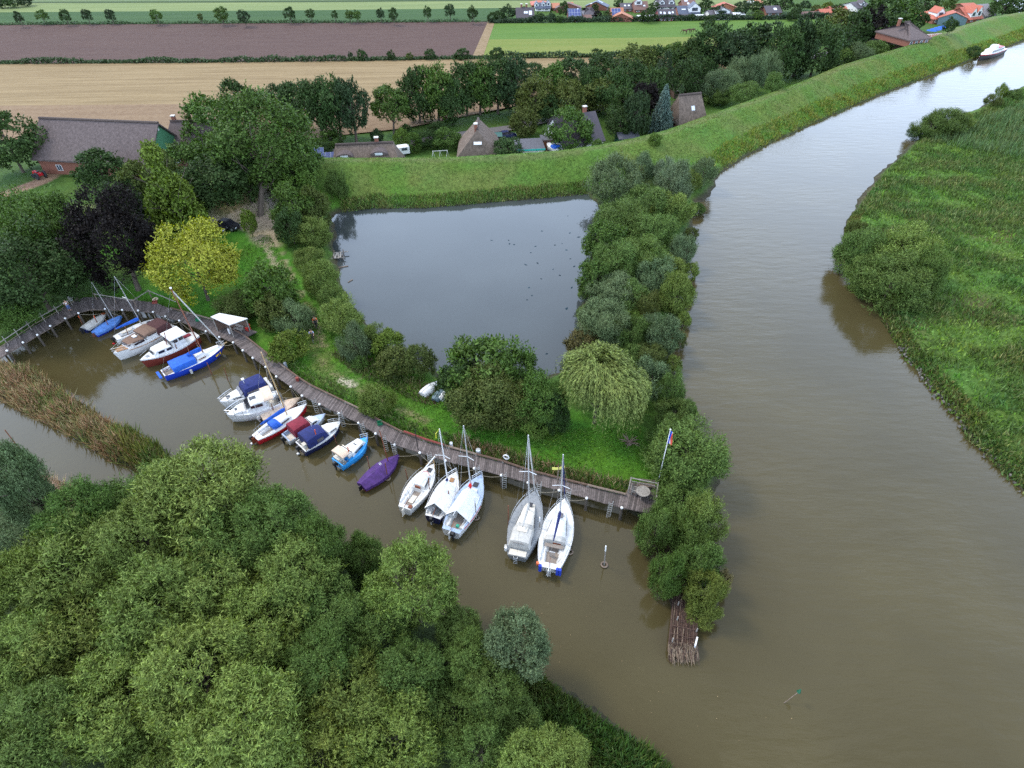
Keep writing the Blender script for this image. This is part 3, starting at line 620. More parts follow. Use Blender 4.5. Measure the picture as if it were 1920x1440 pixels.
row('avenue_tree', 'oak', [(35, 33, 8, 11, 'dkb'), (78, 29, 11, 10, 'grn'), (121, 29, 9, 12, 'dk'), (162, 28, 9, 11, 'dkb'), (206, 28, 8, 11, 'dkb'), (292, 29, 11, 11, 'grn'), (375, 32, 5, 7, 'olive'), (414, 27, 13, 14, 'grn'), (457, 31, 11, 13, 'dkb'), (542, 26, 11, 12, 'dk'), (581, 26, 9, 9, 'dk'),
                           (627, 28, 6, 8, 'dk'), (655, 28, 9, 9, 'grn'), (669, 28, 8, 9, 'grn'), (713, 26, 8, 10, 'dkb'), (737, 28, 9, 12, 'dk'), (801, 23, 8, 11, 'dk'), (843, 20, 9, 12, 'dkb'), (886, 25, 10, 13, 'dk')],
    '{c} roadside tree beyond the ploughed field, {o} from the left in the far row', 'roadside trees beyond the ploughed field', gap=1.6)
row('hedge_bush', 'oak', [(657, 105, 5, 8, 'dkb'), (679, 104, 9, 12, 'dk'), (733, 105, 8, 10, 'dk'), (768, 107, 8, 8, 'olive'), (806, 103, 11, 11, 'dk'), (866, 102, 14, 11, 'dk'), (931, 100, 13, 12, 'dk'), (1118, 102, 12, 11, 'dk'), (1140, 106, 10, 8, 'dk')],
    '{c} bush growing out of the field hedge, {o} from the left', 'bushes in the field hedge', 'bush', gap=-.2)
row('village_tree', 'oak', [(922, 32, 8, 10, 'dk'), (936, 30, 10, 10, 'dk'), (953, 24, 14, 14, 'dkb'), (980, 20, 8, 8, 'dk'), (1011, 32, 10, 8, 'dk'), (1034, 32, 8, 9, 'dkb'), (1056, 18, 10, 14, 'dk'), (1050, 36, 8, 6, 'dk'), (1116, 14, 8, 7, 'dk'), (1121, 27, 8, 7, 'cop'), (1138, 30, 10, 9, 'dk'),
                            (1160, 8, 10, 5, 'dk'), (1216, 30, 15, 6, 'dk'), (1226, 14, 11, 9, 'dk'), (1296, 32, 7, 5, 'dk'), (1324, 14, 17, 12, 'dk'), (1350, 22, 12, 12, 'dkb'), (1332, 36, 10, 5, 'dk'), (1390, 16, 14, 14, 'dkb'), (1412, 12, 14, 10, 'dk'), (1442, 7, 15, 8, 'dk'), (1470, 8, 17, 7, 'dk'), (1422, 28, 10, 8, 'grn'),
                            (1494, 20, 9, 12, 'dk'), (1510, 10, 10, 8, 'dkb'), (1530, 17, 9, 8, 'olive'), (1552, 12, 10, 7, 'ylg'), (1488, 30, 12, 6, 'dk'), (1570, 18, 12, 9, 'dk'), (1646, 10, 17, 8, 'dk'), (1690, 8, 15, 8, 'dk')],
    '{c} tree among the village houses beyond the meadow, {o} from the left', 'trees among the village houses', gap=.2)
row('village_tree', 'oak', [(6, 5, 12, 9, 'dkb'), (22, 3, 14, 8, 'dk'), (48, 2, 12, 6, 'dkb')], '{c} tree in the farthest copse beyond the crop fields, {o} from the left', 'farthest copse', gap=.2)
# along the pond bank
row('pond_tree', 'oak', [(543, 358, 24, 30, 'grn'), (552, 395, 36, 46, 'grn'), (592, 392, 26, 40, 'olive'), (545, 430, 28, 36, 'dk')], '{c} tree between the gravel yard and the pond corner, {o} from the dike', 'trees at the pond corner', gap=-.6)
row('willow_bush', 'willow', [(586, 440, 33, 30, 'wil'), (578, 486, 26, 18, 'wil'), (600, 525, 33, 36, 'wil'), (622, 560, 26, 24, 'wil2'), (640, 598, 36, 36, 'wil'), (664, 648, 31, 36, 'wilb'), (704, 636, 22, 28, 'wil')],
    '{c} willow bush between grassy track and pond, {o} from the gravel yard', 'willow bushes along the pond track', 'bush')
row('bramble_bush', 'shrub', [(726, 646, 33, 30, 'ylg'), (742, 680, 36, 20, 'olive'), (786, 680, 29, 33, 'olive'), (674, 680, 16, 10, 'grn')], '{c} straggly bush between the track and the pond, {o} from the cyclists', 'brambles between track and pond', 'bush')
row('lawn_bush', 'willow', [(443, 576, 36, 32, 'olive'), (508, 548, 44, 52, 'grn', 'oak'), (512, 590, 30, 34, 'olive', 'oak'), (553, 599, 34, 32, 'wilb')], '{c} bush behind the jetty shed, {o} from the yellow tree', 'bushes behind the jetty shed', 'bush', gap=-.5)
row('thicket_tree', 'shrub', [(905, 700, 76, 62, 'grn'), (964, 700, 48, 52, 'grn'), (862, 722, 42, 46, 'dk'), (906, 748, 62, 58, 'olive', 'oak'), (960, 762, 50, 50, 'olive', 'oak'), (1010, 760, 46, 56, 'grn', 'oak'), (1002, 790, 36, 30, 'lime', 'oak'), (1042, 780, 24, 40, 'dk', 'oak')],
    '{c} tree of the dark thicket between pond and lawn, {o} from the white dinghies', 'thicket between pond and lawn', gap=-.6, near=1)
# tree belt between pond and river
row('belt_tree', 'willow', [(1152, 348, 50, 46, 'wilb'), (1202, 318, 24, 28, 'wilb'), (1246, 326, 22, 28, 'sil'), (1212, 392, 46, 40, 'wil2'), (1258, 398, 35, 34, 'wil'), (1168, 424, 51, 36, 'wil2'), (1222, 438, 44, 38, 'wil2'), (1278, 474, 24, 32, 'wilb'), (1134, 452, 37, 36, 'grn', 'oak'), (1154, 496, 46, 42, 'wil2'),
                            (1114, 520, 31, 34, 'grn', 'oak'), (1202, 490, 46, 42, 'wil2'), (1260, 506, 26, 25, 'wil'), (1230, 524, 37, 36, 'wilb'), (1266, 556, 31, 42, 'wil'), (1152, 552, 44, 34, 'wilb'), (1210, 574, 29, 28, 'olive'), (1186, 562, 31, 32, 'wil2'), (1130, 612, 48, 45, 'wilb'), (1238, 628, 37, 40, 'wilb'),
                            (1184, 630, 29, 32, 'wil2'), (1216, 670, 31, 25, 'olive'), (1221, 718, 37, 42, 'wilb'), (1258, 738, 26, 40, 'wil2'), (1264, 776, 33, 30, 'wil2')],
    '{c} willow of the belt between pond and river, {o} counted from the dike', 'willow belt between pond and river')
row('spit_willow', 'willow', [(1284, 852, 70, 64, 'wil2'), (1258, 820, 36, 36, 'wil2'), (1278, 944, 46, 40, 'wil2'), (1318, 972, 38, 46, 'wil'), (1228, 996, 30, 46, 'wil2'), (1292, 1010, 36, 42, 'wil2'), (1248, 1082, 29, 46, 'grn'), (1311, 1058, 38, 46, 'wil2'), (1320, 1112, 31, 40, 'wily'), (1317, 1146, 28, 26, 'wily')],
    '{c} willow on the narrow spit beyond the flagpole, {o} from the lawn', 'willows on the spit')
row('marsh_willow', 'willow', [(1622, 478, 46, 46, 'wil2'), (1694, 484, 56, 54, 'wil'), (1668, 535, 60, 48, 'wil2'), (1735, 515, 32, 46, 'wil2'), (1604, 440, 18, 22, 'olive'), (1640, 512, 44, 40, 'wil2')],
    '{c} willow in the big clump over the far river bank, {o} from the left', 'willow clump on the marsh bank', near=1)
row('bank_bush', 'willow', [(1716, 252, 14, 10, 'dk'), (1745, 240, 26, 24, 'wil2'), (1774, 232, 34, 28, 'wil2'), (1802, 232, 18, 20, 'wil'), (1862, 191, 15, 9, 'olive'), (1879, 173, 10, 15, 'ylg'), (1902, 178, 12, 8, 'wil2')],
    '{c} bush on the upper marsh bank of the river, {o} from the clump upstream', 'bushes on the upper marsh bank', 'bush')
row('bank_shrub', 'shrub', [(1308, 392, 14, 12, 'wil2'), (1296, 440, 14, 14, 'olive'), (1296, 508, 14, 16, 'wil'), (1288, 548, 14, 16, 'wil2'), (1282, 600, 14, 16, 'wil'), (1274, 640, 13, 16, 'olive'), (1262, 684, 16, 18, 'wil'), (1290, 770, 16, 18, 'lime'), (1110, 470, 14, 16, 'wil2'), (1098, 548, 14, 18, 'wil2'), (1096, 590, 16, 18, 'wil'), (1180, 600, 22, 20, 'lime'), (1186, 668, 22, 22, 'wil2'), (1190, 520, 20, 18, 'wil')],
    '{c} low shrub edging the willow belt, {o} along river then pond', 'low shrubs along the willow belt', 'bush')
# the wood in the near left corner
row('near_willow', 'willow', [(392, 940, 104, 84, 'wil'), (275, 945, 70, 52, 'wil2'), (150, 970, 66, 46, 'grn'), (40, 915, 46, 70, 'wilb'), (270, 1012, 80, 64, 'wil'), (520, 990, 66, 68, 'wil2'), (48, 1020, 60, 52, 'wilb'), (140, 1085, 108, 80, 'wil'), (25, 1110, 70, 80, 'wil'), (440, 1030, 80, 60, 'wil2'),
                              (560, 1080, 72, 72, 'wil'), (608, 1035, 44, 62, 'wil2'), (684, 1052, 36, 46, 'wil2'), (420, 1110, 90, 70, 'wil'), (300, 1150, 100, 80, 'wil'), (160, 1210, 100, 80, 'wily'), (40, 1235, 84, 78, 'wil'), (500, 1180, 86, 72, 'wil'), (620, 1150, 60, 60, 'wil2'), (770, 1100, 74, 82, 'wil'),
                              (716, 1170, 60, 52, 'wil2'), (972, 1214, 58, 66, 'wilb'), (880, 1232, 44, 48, 'wil2'), (380, 1270, 100, 80, 'wil'), (240, 1320, 100, 80, 'wil'), (90, 1370, 90, 80, 'wil2'), (600, 1240, 62, 62, 'wil2'), (460, 1380, 104, 80, 'wil'), (652, 1310, 80, 66, 'wil'), (770, 1262, 62, 56, 'wil2'),
                              (740, 1385, 84, 70, 'wil'), (850, 1330, 58, 58, 'wil2'), (600, 1420, 80, 56, 'wily'), (900, 1410, 58, 56, 'wil2'), (1052, 1420, 48, 44, 'wil'), (10, 1440, 70, 60, 'wil2'), (300, 1440, 80, 50, 'wil'), (862, 1185, 42, 40, 'wil2'), (925, 1292, 52, 46, 'wil2'), (965, 1360, 52, 48, 'wil2'), (1000, 1440, 60, 44, 'wil')],
    '{c} willow in the near wood, {o} counted row by row from the far edge', 'willows of the near wood', near=2)
# ------------------------------------------------------------------ boats
def paint(n, c, r=.35, v=.10): return mat(n, c, r, 3.0, v, spec=.5)
WHITE = paint('white_gelcoat', (.68, .68, .67), .35, .17); CREAM = paint('cream_gelcoat', (.66, .61, .52)); GREYP = paint('grey_hull_paint', (.25, .265, .285))
DECKG = mat('grey_deck_paint', (.24, .255, .27), .7, 8, .2); DECKB = mat('pale_blue_deck', (.34, .43, .58), .6, 5, .12); DECKW = mat('white_nonslip_deck', (.62, .62, .62), .6, 6, .12)
NAVY = paint('navy_paint', (.012, .018, .075)); BLUE = paint('blue_paint', (.010, .045, .42)); SKYB = paint('light_blue_paint', (.03, .34, .80)); RED = paint('red_paint', (.45, .012, .022)); BRED = paint('brown_red_paint', (.16, .028, .020))
C_NAVY = mat('navy_canvas', (.014, .022, .115), .85, 4, .3, .3); C_BLUE = mat('blue_canvas', (.016, .105, .50), .8, 3, .3, .4); C_LBLUE = mat('light_blue_canvas', (.09, .22, .56), .8, 3, .3, .4)
C_MAR = mat('maroon_canvas', (.20, .018, .035), .85, 4, .3, .3); C_BEI = mat('beige_canvas', (.60, .47, .36), .85, 4, .2, .3); C_PUR = mat('purple_canvas', (.062, .022, .135), .8, 3, .35, .5)
C_WHT = mat('white_canvas', (.80, .80, .79), .8, 3, .08, .3); C_GRY = mat('grey_canvas', (.46, .45, .42), .85, 4, .2, .3); C_BRN = mat('brown_canvas', (.17, .105, .075), .85, 4, .25, .3); C_DBR = mat('dark_brown_canvas', (.075, .028, .028), .85, 4, .25, .3); C_RED = mat('red_canvas', (.70, .02, .015), .8, 4, .2)
GLASS = mat('dark_window', (.018, .018, .024), .08, 3, .2, spec=.7); TEAK = mat('teak', (.32, .165, .07), .6, 5, .35, stretch=(1, 9, 1)); GWOOD = mat('grey_wood_floor', (.26, .22, .19), .8, 5, .35, stretch=(1, 9, 1))
VARN = mat('varnished_wood', (.20, .055, .022), .35, 6, .3, stretch=(1, 1, .2)); SPRUCEW = mat('pale_spar_wood', (.50, .33, .15), .5, 6, .25); ALU = mat('aluminium', (.62, .63, .64), .35, 8, .1, metal=.6); STEEL = mat('stainless_rail', (.70, .70, .70), .25, 8, .1, metal=.9)
BLACK = paint('black_plastic', (.015, .015, .017), .4); RUB = mat('rubber', (.03, .03, .032), .9); CLEAR = mat('smoky_clear_vinyl', (.14, .13, .14), .15, 4, .5, spec=.7); BROWNW = mat('brown_stain', (.16, .06, .03), .6)
BOATS = []
class Boat:
    def __init__(s, label, bow, stern, beam, fb, hull=WHITE, deck=DECKW, stripe=None, ts=.72, um=.45, pw=2.2, sheer=.25, cockpit=None, floor=GWOOD, name='sailing_boat', cat='sailing boat', group='boats moored along the jetty', low=None, rake=.35, overhang=0.0, ccol=None):
        B, S = P(*bow, fb * (1 + sheer)), P(*stern, fb); c = (B + S) / 2; s.L = float(np.linalg.norm((B - S)[:2])); s.yaw = math.atan2(B[1] - S[1], B[0] - S[0])
        s.o = empty(name, (c[0], c[1], 0), s.yaw, label, cat, group); s.beam, s.fb, s.ts, s.um, s.pw, s.sh, s.rake = beam, fb, ts, um, pw, sheer, rake
        s.c = c; b = MB(); rings = []; NS = 26; s.moored = group == 'boats moored along the jetty'; BOATS.append(s)
        for i in range(NS + 1):
            u = i / NS; h, z = s.hb(u), s.z(u); x = s.X(u); rk = lambda q: x - rake * (1 - q) * u ** 3 + overhang * (1 - q) * (1 - u) ** 6
            zz = [(1, 1.0), (.86, 1.0), (.5, .97), (.05, .84), (-.3, .45)]
            half = [(rk(q), h * w, z * q if q > 0 else q) for q, w in zz]
            rings.append(half + [(rk(-.45), 0, -.42)] + [(p[0], -p[1], p[2]) for p in reversed(half)])
        n = 11; V = [p for r in rings for p in r]; b.slot(hull); st = b.slot(stripe or hull); lw = b.slot(low or hull)
        F = [(i * n + k, i * n + k + 1, (i + 1) * n + k + 1, (i + 1) * n + k) for i in range(NS) for k in range(n - 1)]
        b.add(V, F, hull); b.m = [[0, st, st][0] if k not in (0, 9) else st for i in range(NS) for k in range(n - 1)]
        b.m = [lw if (j % 10) in (3, 4, 5, 6) else v for j, v in enumerate(b.m)]
        b.add([rings[0][k] for k in range(n)], [tuple(range(n))], hull)
        b.build('hull', s.o, True)
        d = MB(); d.slot(deck); cf = d.slot(floor); cw = d.slot(ccol or deck); NU, NV_ = 72, 20; V, lowf = [], {}
        for i in range(NU + 1):
            for j in range(NV_ + 1):
                u, v = i / NU, j / NV_ * 2 - 1; z = s.z(u) - .015 + .05 * (1 - v * v); y = s.hb(u) * v * .985
                if cockpit and cockpit[0] <= u <= cockpit[1] and abs(y) <= cockpit[2] * beam / 2:
                    bench = len(cockpit) > 4 and abs(y) > cockpit[4] * beam / 2
                    z = s.z(u) - cockpit[3] * (.45 if bench else 1); lowf[i, j] = 2 if bench else 1
                V.append((s.X(u) - .01, y, z))
        F, Mi = [], []
        for i in range(NU):
            for j in range(NV_):
                q = (i * (NV_ + 1) + j, (i + 1) * (NV_ + 1) + j, (i + 1) * (NV_ + 1) + j + 1, i * (NV_ + 1) + j + 1); F.append(q)
                k = [lowf.get(a, 0) for a in ((i, j), (i + 1, j), (i, j + 1), (i + 1, j + 1))]; Mi.append(cf if min(k) == 1 and max(k) == 1 else (cw if max(k) else 0))
        d.add(V, F, deck); d.m = Mi; d.build('deck', s.o)
    def hb(s, u):
        if u < s.um: return s.beam / 2 * (s.ts + (1 - s.ts) * math.sin(math.pi / 2 * u / s.um))
        return max(.02, s.beam / 2 * (1 - ((u - s.um) / (1 - s.um)) ** s.pw))
    def X(s, u): return -s.L / 2 + s.L * u
    def z(s, u): return s.fb * (1 + s.sh * u * u + .05 * (1 - u) ** 2)
    def part(s, name, mb, smooth=False, parent=None): return mb.build(name, parent or s.o, smooth)
    def trunk(s, u0, u1, w0, w1, h, m, s0=.02, s1=.10, name='cabin', camber=.05, dz=0.0, h1=None, roof=None, under=0):
        b = MB(); R = []; h1 = h if h1 is None else h1
        for u, k in ((u0, .02), (u0 + s0, 1), ((u0 + u1) / 2, 1), (u1 - s1, 1), (u1, .02)):
            t = (u - u0) / (u1 - u0); w = (w0 + (w1 - w0) * t) / 2; z0 = s.z(u) - .03 + dz; q = (h + (h1 - h) * t) * k + .04
            R.append([(s.X(u), -w, z0 - under), (s.X(u), -w * .93, z0 + q * .9), (s.X(u), -w * .8, z0 + q), (s.X(u), 0, z0 + q + camber * k), (s.X(u), w * .8, z0 + q), (s.X(u), w * .93, z0 + q * .9), (s.X(u), w, z0 - under)])
        b.loft(R, m); return s.part(name, b)
    def win(s, u0, u1, w0, w1, z, hh, m=GLASS, parent=None, tilt=.10, name='window'):
        """one pane on each side; w0,w1: full width of the cabin there"""
        for sg in (-1, 1):
            x0, x1, y0, y1 = s.X(u0), s.X(u1), sg * w0 / 2, sg * w1 / 2; a = math.atan2(y1 - y0, x1 - x0)
            b = MB(); b.box((0, 0, 0), (math.hypot(x1 - x0, y1 - y0), .03, hh), m, a, rx=sg * tilt)
            b.v = [(p[0] + (x0 + x1) / 2, p[1] + (y0 + y1) / 2 * 1.0, p[2] + s.z(u0) + z) for p in b.v]; s.part(name, b, parent=parent)
    def panes(s, u, ws, z, hh, lean=.3, m=GLASS, n=3, gap=.08, dx=0.0, name='windscreen'):
        b = MB(); w = (ws - gap * (n - 1)) / n
        for i in range(n): b.box((s.X(u) + dx, -ws / 2 + w / 2 + i * (w + gap), s.z(u) + z), (.03, w, hh), m, ry=lean)
        return s.part(name, b)
    def hatch(s, u, l, w, m=GLASS, dz=.07): return s.part('hatch', MB().box((s.X(u), 0, s.z(u) + dz), (l, w, .06), m))
    def arch(s, u0, u1, w0, w1, h, m, name='canopy', dz=0.0, f0=.85, f1=.55, pane=None, drop=.05):
        R = []; b = MB()
        for u, k in ((u0, f0), (u0 + .03, .97), ((u0 + u1) / 2, 1.0), (u1 - .05, .95), (u1, f1)):
            t = (u - u0) / (u1 - u0); w = (w0 + (w1 - w0) * t) / 2; z0 = s.z(u) + dz
            R.append([(s.X(u), w * a, z0 + h * k * q - (drop if q == 0 else 0)) for a, q in ((-1, 0), (-1, .55), (-.86, .86), (-.5, .98), (0, 1.03), (.5, .98), (.86, .86), (1, .55), (1, 0))])
        b.loft(R, m); o = s.part(name, b, True)
        if pane:
            for sg in (-1, 1):
                ua, ub = u0 + (u1 - u0) * pane[0], u0 + (u1 - u0) * pane[1]; q = MB()
                q.box(((s.X(ua) + s.X(ub)) / 2, sg * ((w0 + w1) / 4 + .012), s.z((ua + ub) / 2) + dz + h * .30), (s.X(ub) - s.X(ua), .02, h * .34), CLEAR, sg * math.atan2((w1 - w0) / 2, s.X(u1) - s.X(u0))); s.part('vinyl_window', q, parent=o)
        return o
    def tent(s, u0, u1, wa, wb, h0, h1, m, lowz=.02, name='cockpit_tent'):
        b = MB(); R = []
        for i in range(7):
            t = i / 6; u = u0 + (u1 - u0) * t; w = (wa + (wb - wa) * t) / 2; h = h0 + (h1 - h0) * t - .05 * math.sin(math.pi * t); z0 = s.z(u) + lowz
            R.append([(s.X(u), -w, z0), (s.X(u), -w * .55, z0 + h * .50), (s.X(u), -.05, z0 + h), (s.X(u), .05, z0 + h), (s.X(u), w * .55, z0 + h * .50), (s.X(u), w, z0)])
        b.loft(R, m, closed=False, cap=False); n = len(b.v)                     # cloth with thickness
        b.v += [(p[0], p[1], p[2] - .03) for p in b.v]; b.f += [[a + n for a in reversed(f)] for f in b.f]; b.m += list(b.m); return s.part(name, b, True)
    def tarp(s, ridge, m, u0=0.0, u1=1.0, name='cover', skirt=.28, bump=.03):
        b = MB(); R = []; rr = random.Random(int(s.L * 100))
        for i in range(21):
            t = i / 20; u = u0 + (u1 - u0) * t; w = s.hb(u) * 1.04 + .02; z0 = s.z(u); rd = ridge * (max(0, math.sin(math.pi * min(1, .12 + t * .88))) ** .6) + rr.uniform(-bump, bump)
            R.append([(s.X(u) + (.06 if i == 20 else (-.04 if i == 0 else 0)), w * v, z0 + .03 + rd * max(0, 1 - abs(v)) ** .9 - (skirt if abs(v) == 1.001 else 0) - rr.uniform(0, bump) * (abs(v) > .3)) for v in (-1.001, -1, -.6, -.25, 0, .25, .6, 1, 1.001)])
        b.loft(R, m, closed=False, cap=True); return s.part(name, b, True)
    def mast(s, u, top, r=.055, m=ALU, spread=True, dz=0.0, cap=None, rig=True):
        base = np.array([math.cos(s.yaw) * s.X(u) + s.c[0], math.sin(s.yaw) * s.X(u) + s.c[1], s.z(u) + dz]); rk = -.035; best = (1e9, 7)
        for i in range(300):
            h = 2 + i * .04; p = base + np.array([math.cos(s.yaw) * rk * h, math.sin(s.yaw) * rk * h, h]); q = proj(p); e = abs(q[1] - top[1])
            if e < best[0]: best = (e, h)
        h = best[1]; b = MB(); tp = (s.X(u) + rk * h, 0, s.z(u) + dz + h); b.tube([(s.X(u), 0, s.z(u) + dz), tp], r, m, 8, r * .7); o = s.part('mast', b, True); s.mh = h; s.mu = u; s.mtop = tp; s.mz = s.z(u) + dz
        if cap: s.part('mast_head', MB().box(tp, (.22, .22, .12), cap), parent=o)
        if spread:
            k = .55; c = (s.X(u) + rk * h * k, 0, s.mz + h * k); q = MB()
            for sg in (-1, 1): q.tube([c, (c[0] - .25, sg * .75, c[2] + .05)], .03, WHITE, 5)
            s.part('spreader', q, parent=o)
        if rig:
            q = MB(); q.tube([tp, (s.X(.985), 0, s.z(.98) + .05)], .012, STEEL, 4); q.tube([tp, (s.X(.0), 0, s.z(0) + .05)], .010, STEEL, 4)
            for sg in (-1, 1): q.tube([(tp[0], 0, tp[2] - .1), (s.X(u) - .1, sg * s.hb(u) * .95, s.z(u))], .010, STEEL, 4)
            s.part('rigging', q)
        return o
    def boom(s, u1, z, m=ALU, cover=None, r0=.20, r1=.09, spar=.045, z1=None):
        z1 = z if z1 is None else z1; a, e = (s.X(s.mu) - .05, 0, s.mz + z), (s.X(u1), 0, s.mz + z1); s.part('boom', MB().tube([a, e], spar, m, 6))
        if cover:
            b = MB(); R = []
            for i in range(9):
                t = i / 8; x, z_ = a[0] + (e[0] - a[0]) * t, a[2] + (e[2] - a[2]) * t; r = r0 + (r1 - r0) * t; k = .7 if i in (0, 8) else 1
                R.append([(x, r * k * .62 * math.cos(q), z_ + r * .30 + r * k * 1.15 * math.sin(q)) for q in [2 * math.pi * j / 8 for j in range(8)]])
            R = [[(a[0] + .08, p[1] * .5, p[2] * 1.0 + r0 * 1.5) for p in R[0]]] + R; b.loft(R, cover); s.part('sail_cover', b, True)
    def pulpit(s, u0=.86, h=.5, m=STEEL, out=.1, name='bow_rail', r=.022):
        b = MB(); us = [u0, u0 + (1 - u0) * .5, .99]; L_ = [(s.X(u), s.hb(u) * .95, s.z(u) + h) for u in us]; top = L_ + [(s.X(1) + out, 0, s.z(1) + h)] + [(p[0], -p[1], p[2]) for p in reversed(L_)]
        b.tube(top, r, m, 5); b.tube([(p[0], p[1], p[2] - h * .5) for p in top], r * .7, m, 4)
        for p in top[:3] + top[4:]: b.tube([p, (p[0], p[1], p[2] - h)], r, m, 5)
        s.part(name, b)
    def siderail(s, u0, u1, h=.45, m=STEEL, n=5):
        for sg in (-1, 1):
            b = MB(); pts = [(s.X(u0 + (u1 - u0) * i / n), sg * s.hb(u0 + (u1 - u0) * i / n) * .96, s.z(u0 + (u1 - u0) * i / n) + h) for i in range(n + 1)]
            b.tube(pts, .014, m, 4)
            for p in pts: b.tube([p, (p[0], p[1], p[2] - h)], .014, m, 4)
            s.part('guard_rail', b)
    def outboard(s, m=BLACK, y=0.0, up=0.0, prop=None):
        b = MB(); x = s.X(0) - .28; z = s.fb + .12 + up; b.box((x, y, z), (.42, .30, .34), m, taper=.75); b.box((x - .02, y, z - .50), (.16, .10, .75), m, taper=1.2); b.box((x + .18, y, z - .3), (.14, .24, .3), RUB); o = s.part('outboard_motor', b)
        if prop: s.part('propeller', MB().box((x - .15, y, z - .80), (.28, .20, .16), prop), parent=o)
    def rudder(s, m=WHITE, h=.75, ln=.38): s.part('rudder', MB().box((s.X(0) - ln / 2 - .02, 0, s.fb - h / 2 + .15), (ln, .06, h), m, ry=.12)); s.part('tiller', MB().tube([(s.X(0), 0, s.fb + .18), (s.X(0) + .9, .05, s.fb + .28)], .03, VARN, 5))
    def fender(s, u, sg, m=WHITE, z=.05, r=.10, ln=.5): s.part('fender', MB().tube([(s.X(u), sg * (s.hb(u) + r), s.z(u) - z), (s.X(u), sg * (s.hb(u) + r), s.z(u) - z - ln)], r, m, 7), True)
    def ladder(s, y=0.0, m=STEEL, ln=.9):
        b = MB(); x = s.X(0)
        for q in (-.17, .17): b.tube([(x + .15, y + q, s.fb + .06), (x - .12, y + q, s.fb), (x - .2, y + q, s.fb - ln)], .022, m, 5)
        for i in range(4): b.tube([(x - .13 - .02 * i, y - .17, s.fb - .05 - i * ln / 4), (x - .13 - .02 * i, y + .17, s.fb - .05 - i * ln / 4)], .02, m, 4)
        s.part('stern_ladder', b)
    def bar(s, name, pts, r, m): s.part(name, MB().tube(pts, r, m, 6))
    def blk(s, name, u, y, z, size, m, ry=0.0, rz=0.0, taper=1.0): return s.part(name, MB().box((s.X(u), y, s.z(u) + z), size, m, rz, taper, ry=ry))

# -- inner corner of the basin, left to right
b = Boat('small navy open boat under a pale grey cover, leftmost at the jetty corner', (197.5, 588), (156, 617), 1.55, .55, NAVY, DECKG, WHITE, ts=.8, name='open_boat', cat='open boat')
b.tarp(.28, C_GRY, .05, .97); b.outboard(BLACK); b.blk('seat', .93, 0, .18, (.35, .5, .12), VARN)
b = Boat('sailing dinghy under a full light blue cover with a bare mast', (227, 592), (177, 624), 1.75, .55, BLUE, DECKW, ts=.62)
b.tarp(.36, C_LBLUE, .0, 1.0, skirt=.3); b.mast(.74, (174, 529), .045, dz=.3, spread=False); b.blk('rudder', -.03, 0, -.35, (.5, .06, .7), BROWNW)
b = Boat('white day sailer with a blue sail cover and grey mast behind', (294, 597), (216, 634), 2.0, .75, WHITE, DECKW, ts=.66, cockpit=(.12, .46, .58, .4, .3), floor=DECKG)
b.trunk(.46, .72, 1.25, .9, .28, WHITE); b.hatch(.80, .45, .4, GLASS); b.mast(.64, (210, 518), .06, dz=.3); b.boom(.10, .75, cover=C_BLUE, r0=.26); b.outboard(BLACK, .1, prop=RED)
b.blk('cockpit_cushion', .30, .45, -.02, (1.3, .35, .10), CREAM); b.win(.50, .66, 1.2, 1.02, .14, .12)
b = Boat('white motor cruiser with brown canvas tops and an orange teak foredeck', (212, 662), (318, 607), 2.9, 1.05, WHITE, DECKW, ts=.86, um=.40, sheer=.3, name='motor_cruiser', cat='motor cruiser', cockpit=(.05, .22, .8, .5))
b.trunk(.50, .80, 2.3, 1.6, .50, WHITE, .03, .10); b.arch(.53, .77, 2.15, 1.55, .22, C_BRN, 'cabin_top_cover', dz=.48, f0=.6); b.panes(.775, 1.35, .30, .34, -.5, CLEAR); b.trunk(.30, .50, 2.4, 2.3, .95, WHITE, .02, .05, 'wheelhouse'); b.arch(.30, .52, 2.5, 2.4, .42, C_BRN, 'wheelhouse_top', dz=.72, f0=.8, f1=.6)
b.win(.33, .46, 2.40, 2.36, .72, .34); b.win(.54, .70, 2.28, 1.95, .32, .26); b.panes(.505, 1.9, .72, .4, -.35); b.arch(.06, .31, 2.5, 2.6, 1.15, C_DBR, 'aft_canopy', f0=.75, f1=.95)
b.part('teak_foredeck', MB().hexa([(b.X(.80), -.75, b.z(.8) + .05), (b.X(.95), -.28, b.z(.95) + .04), (b.X(.95), .28, b.z(.95) + .04), (b.X(.80), .75, b.z(.8) + .05)], [(b.X(.80), -.75, b.z(.8) + .09), (b.X(.95), -.28, b.z(.95) + .08), (b.X(.95), .28, b.z(.95) + .08), (b.X(.80), .75, b.z(.8) + .09)], TEAK))
b.pulpit(.72, .6, r=.03); b.blk('roof_light', .60, 0, .80, (.45, .6, .10), WHITE); b.bar('rubbing_strake', [(b.X(u), -b.hb(u) - .03, b.z(u) - .12) for u in (.05, .25, .45, .65, .8)], .045, TEAK); b.bar('stern_frame', [(b.X(.02), -.9, b.fb), (b.X(.02), -.9, b.fb + 1), (b.X(.02), .9, b.fb + 1), (b.X(.02), .9, b.fb)], .035, STEEL)
b.bar('rubbing_strake', [(b.X(u), b.hb(u) + .03, b.z(u) - .12) for u in (.05, .25, .45, .65, .8)], .045, TEAK)
b = Boat('white motor yacht with a brown-red hull and a windowed wheelhouse', (262, 675), (368, 626), 2.9, 1.15, BRED, WHITE, WHITE, ts=.55, um=.42, sheer=.22, name='motor_yacht', cat='motor yacht')
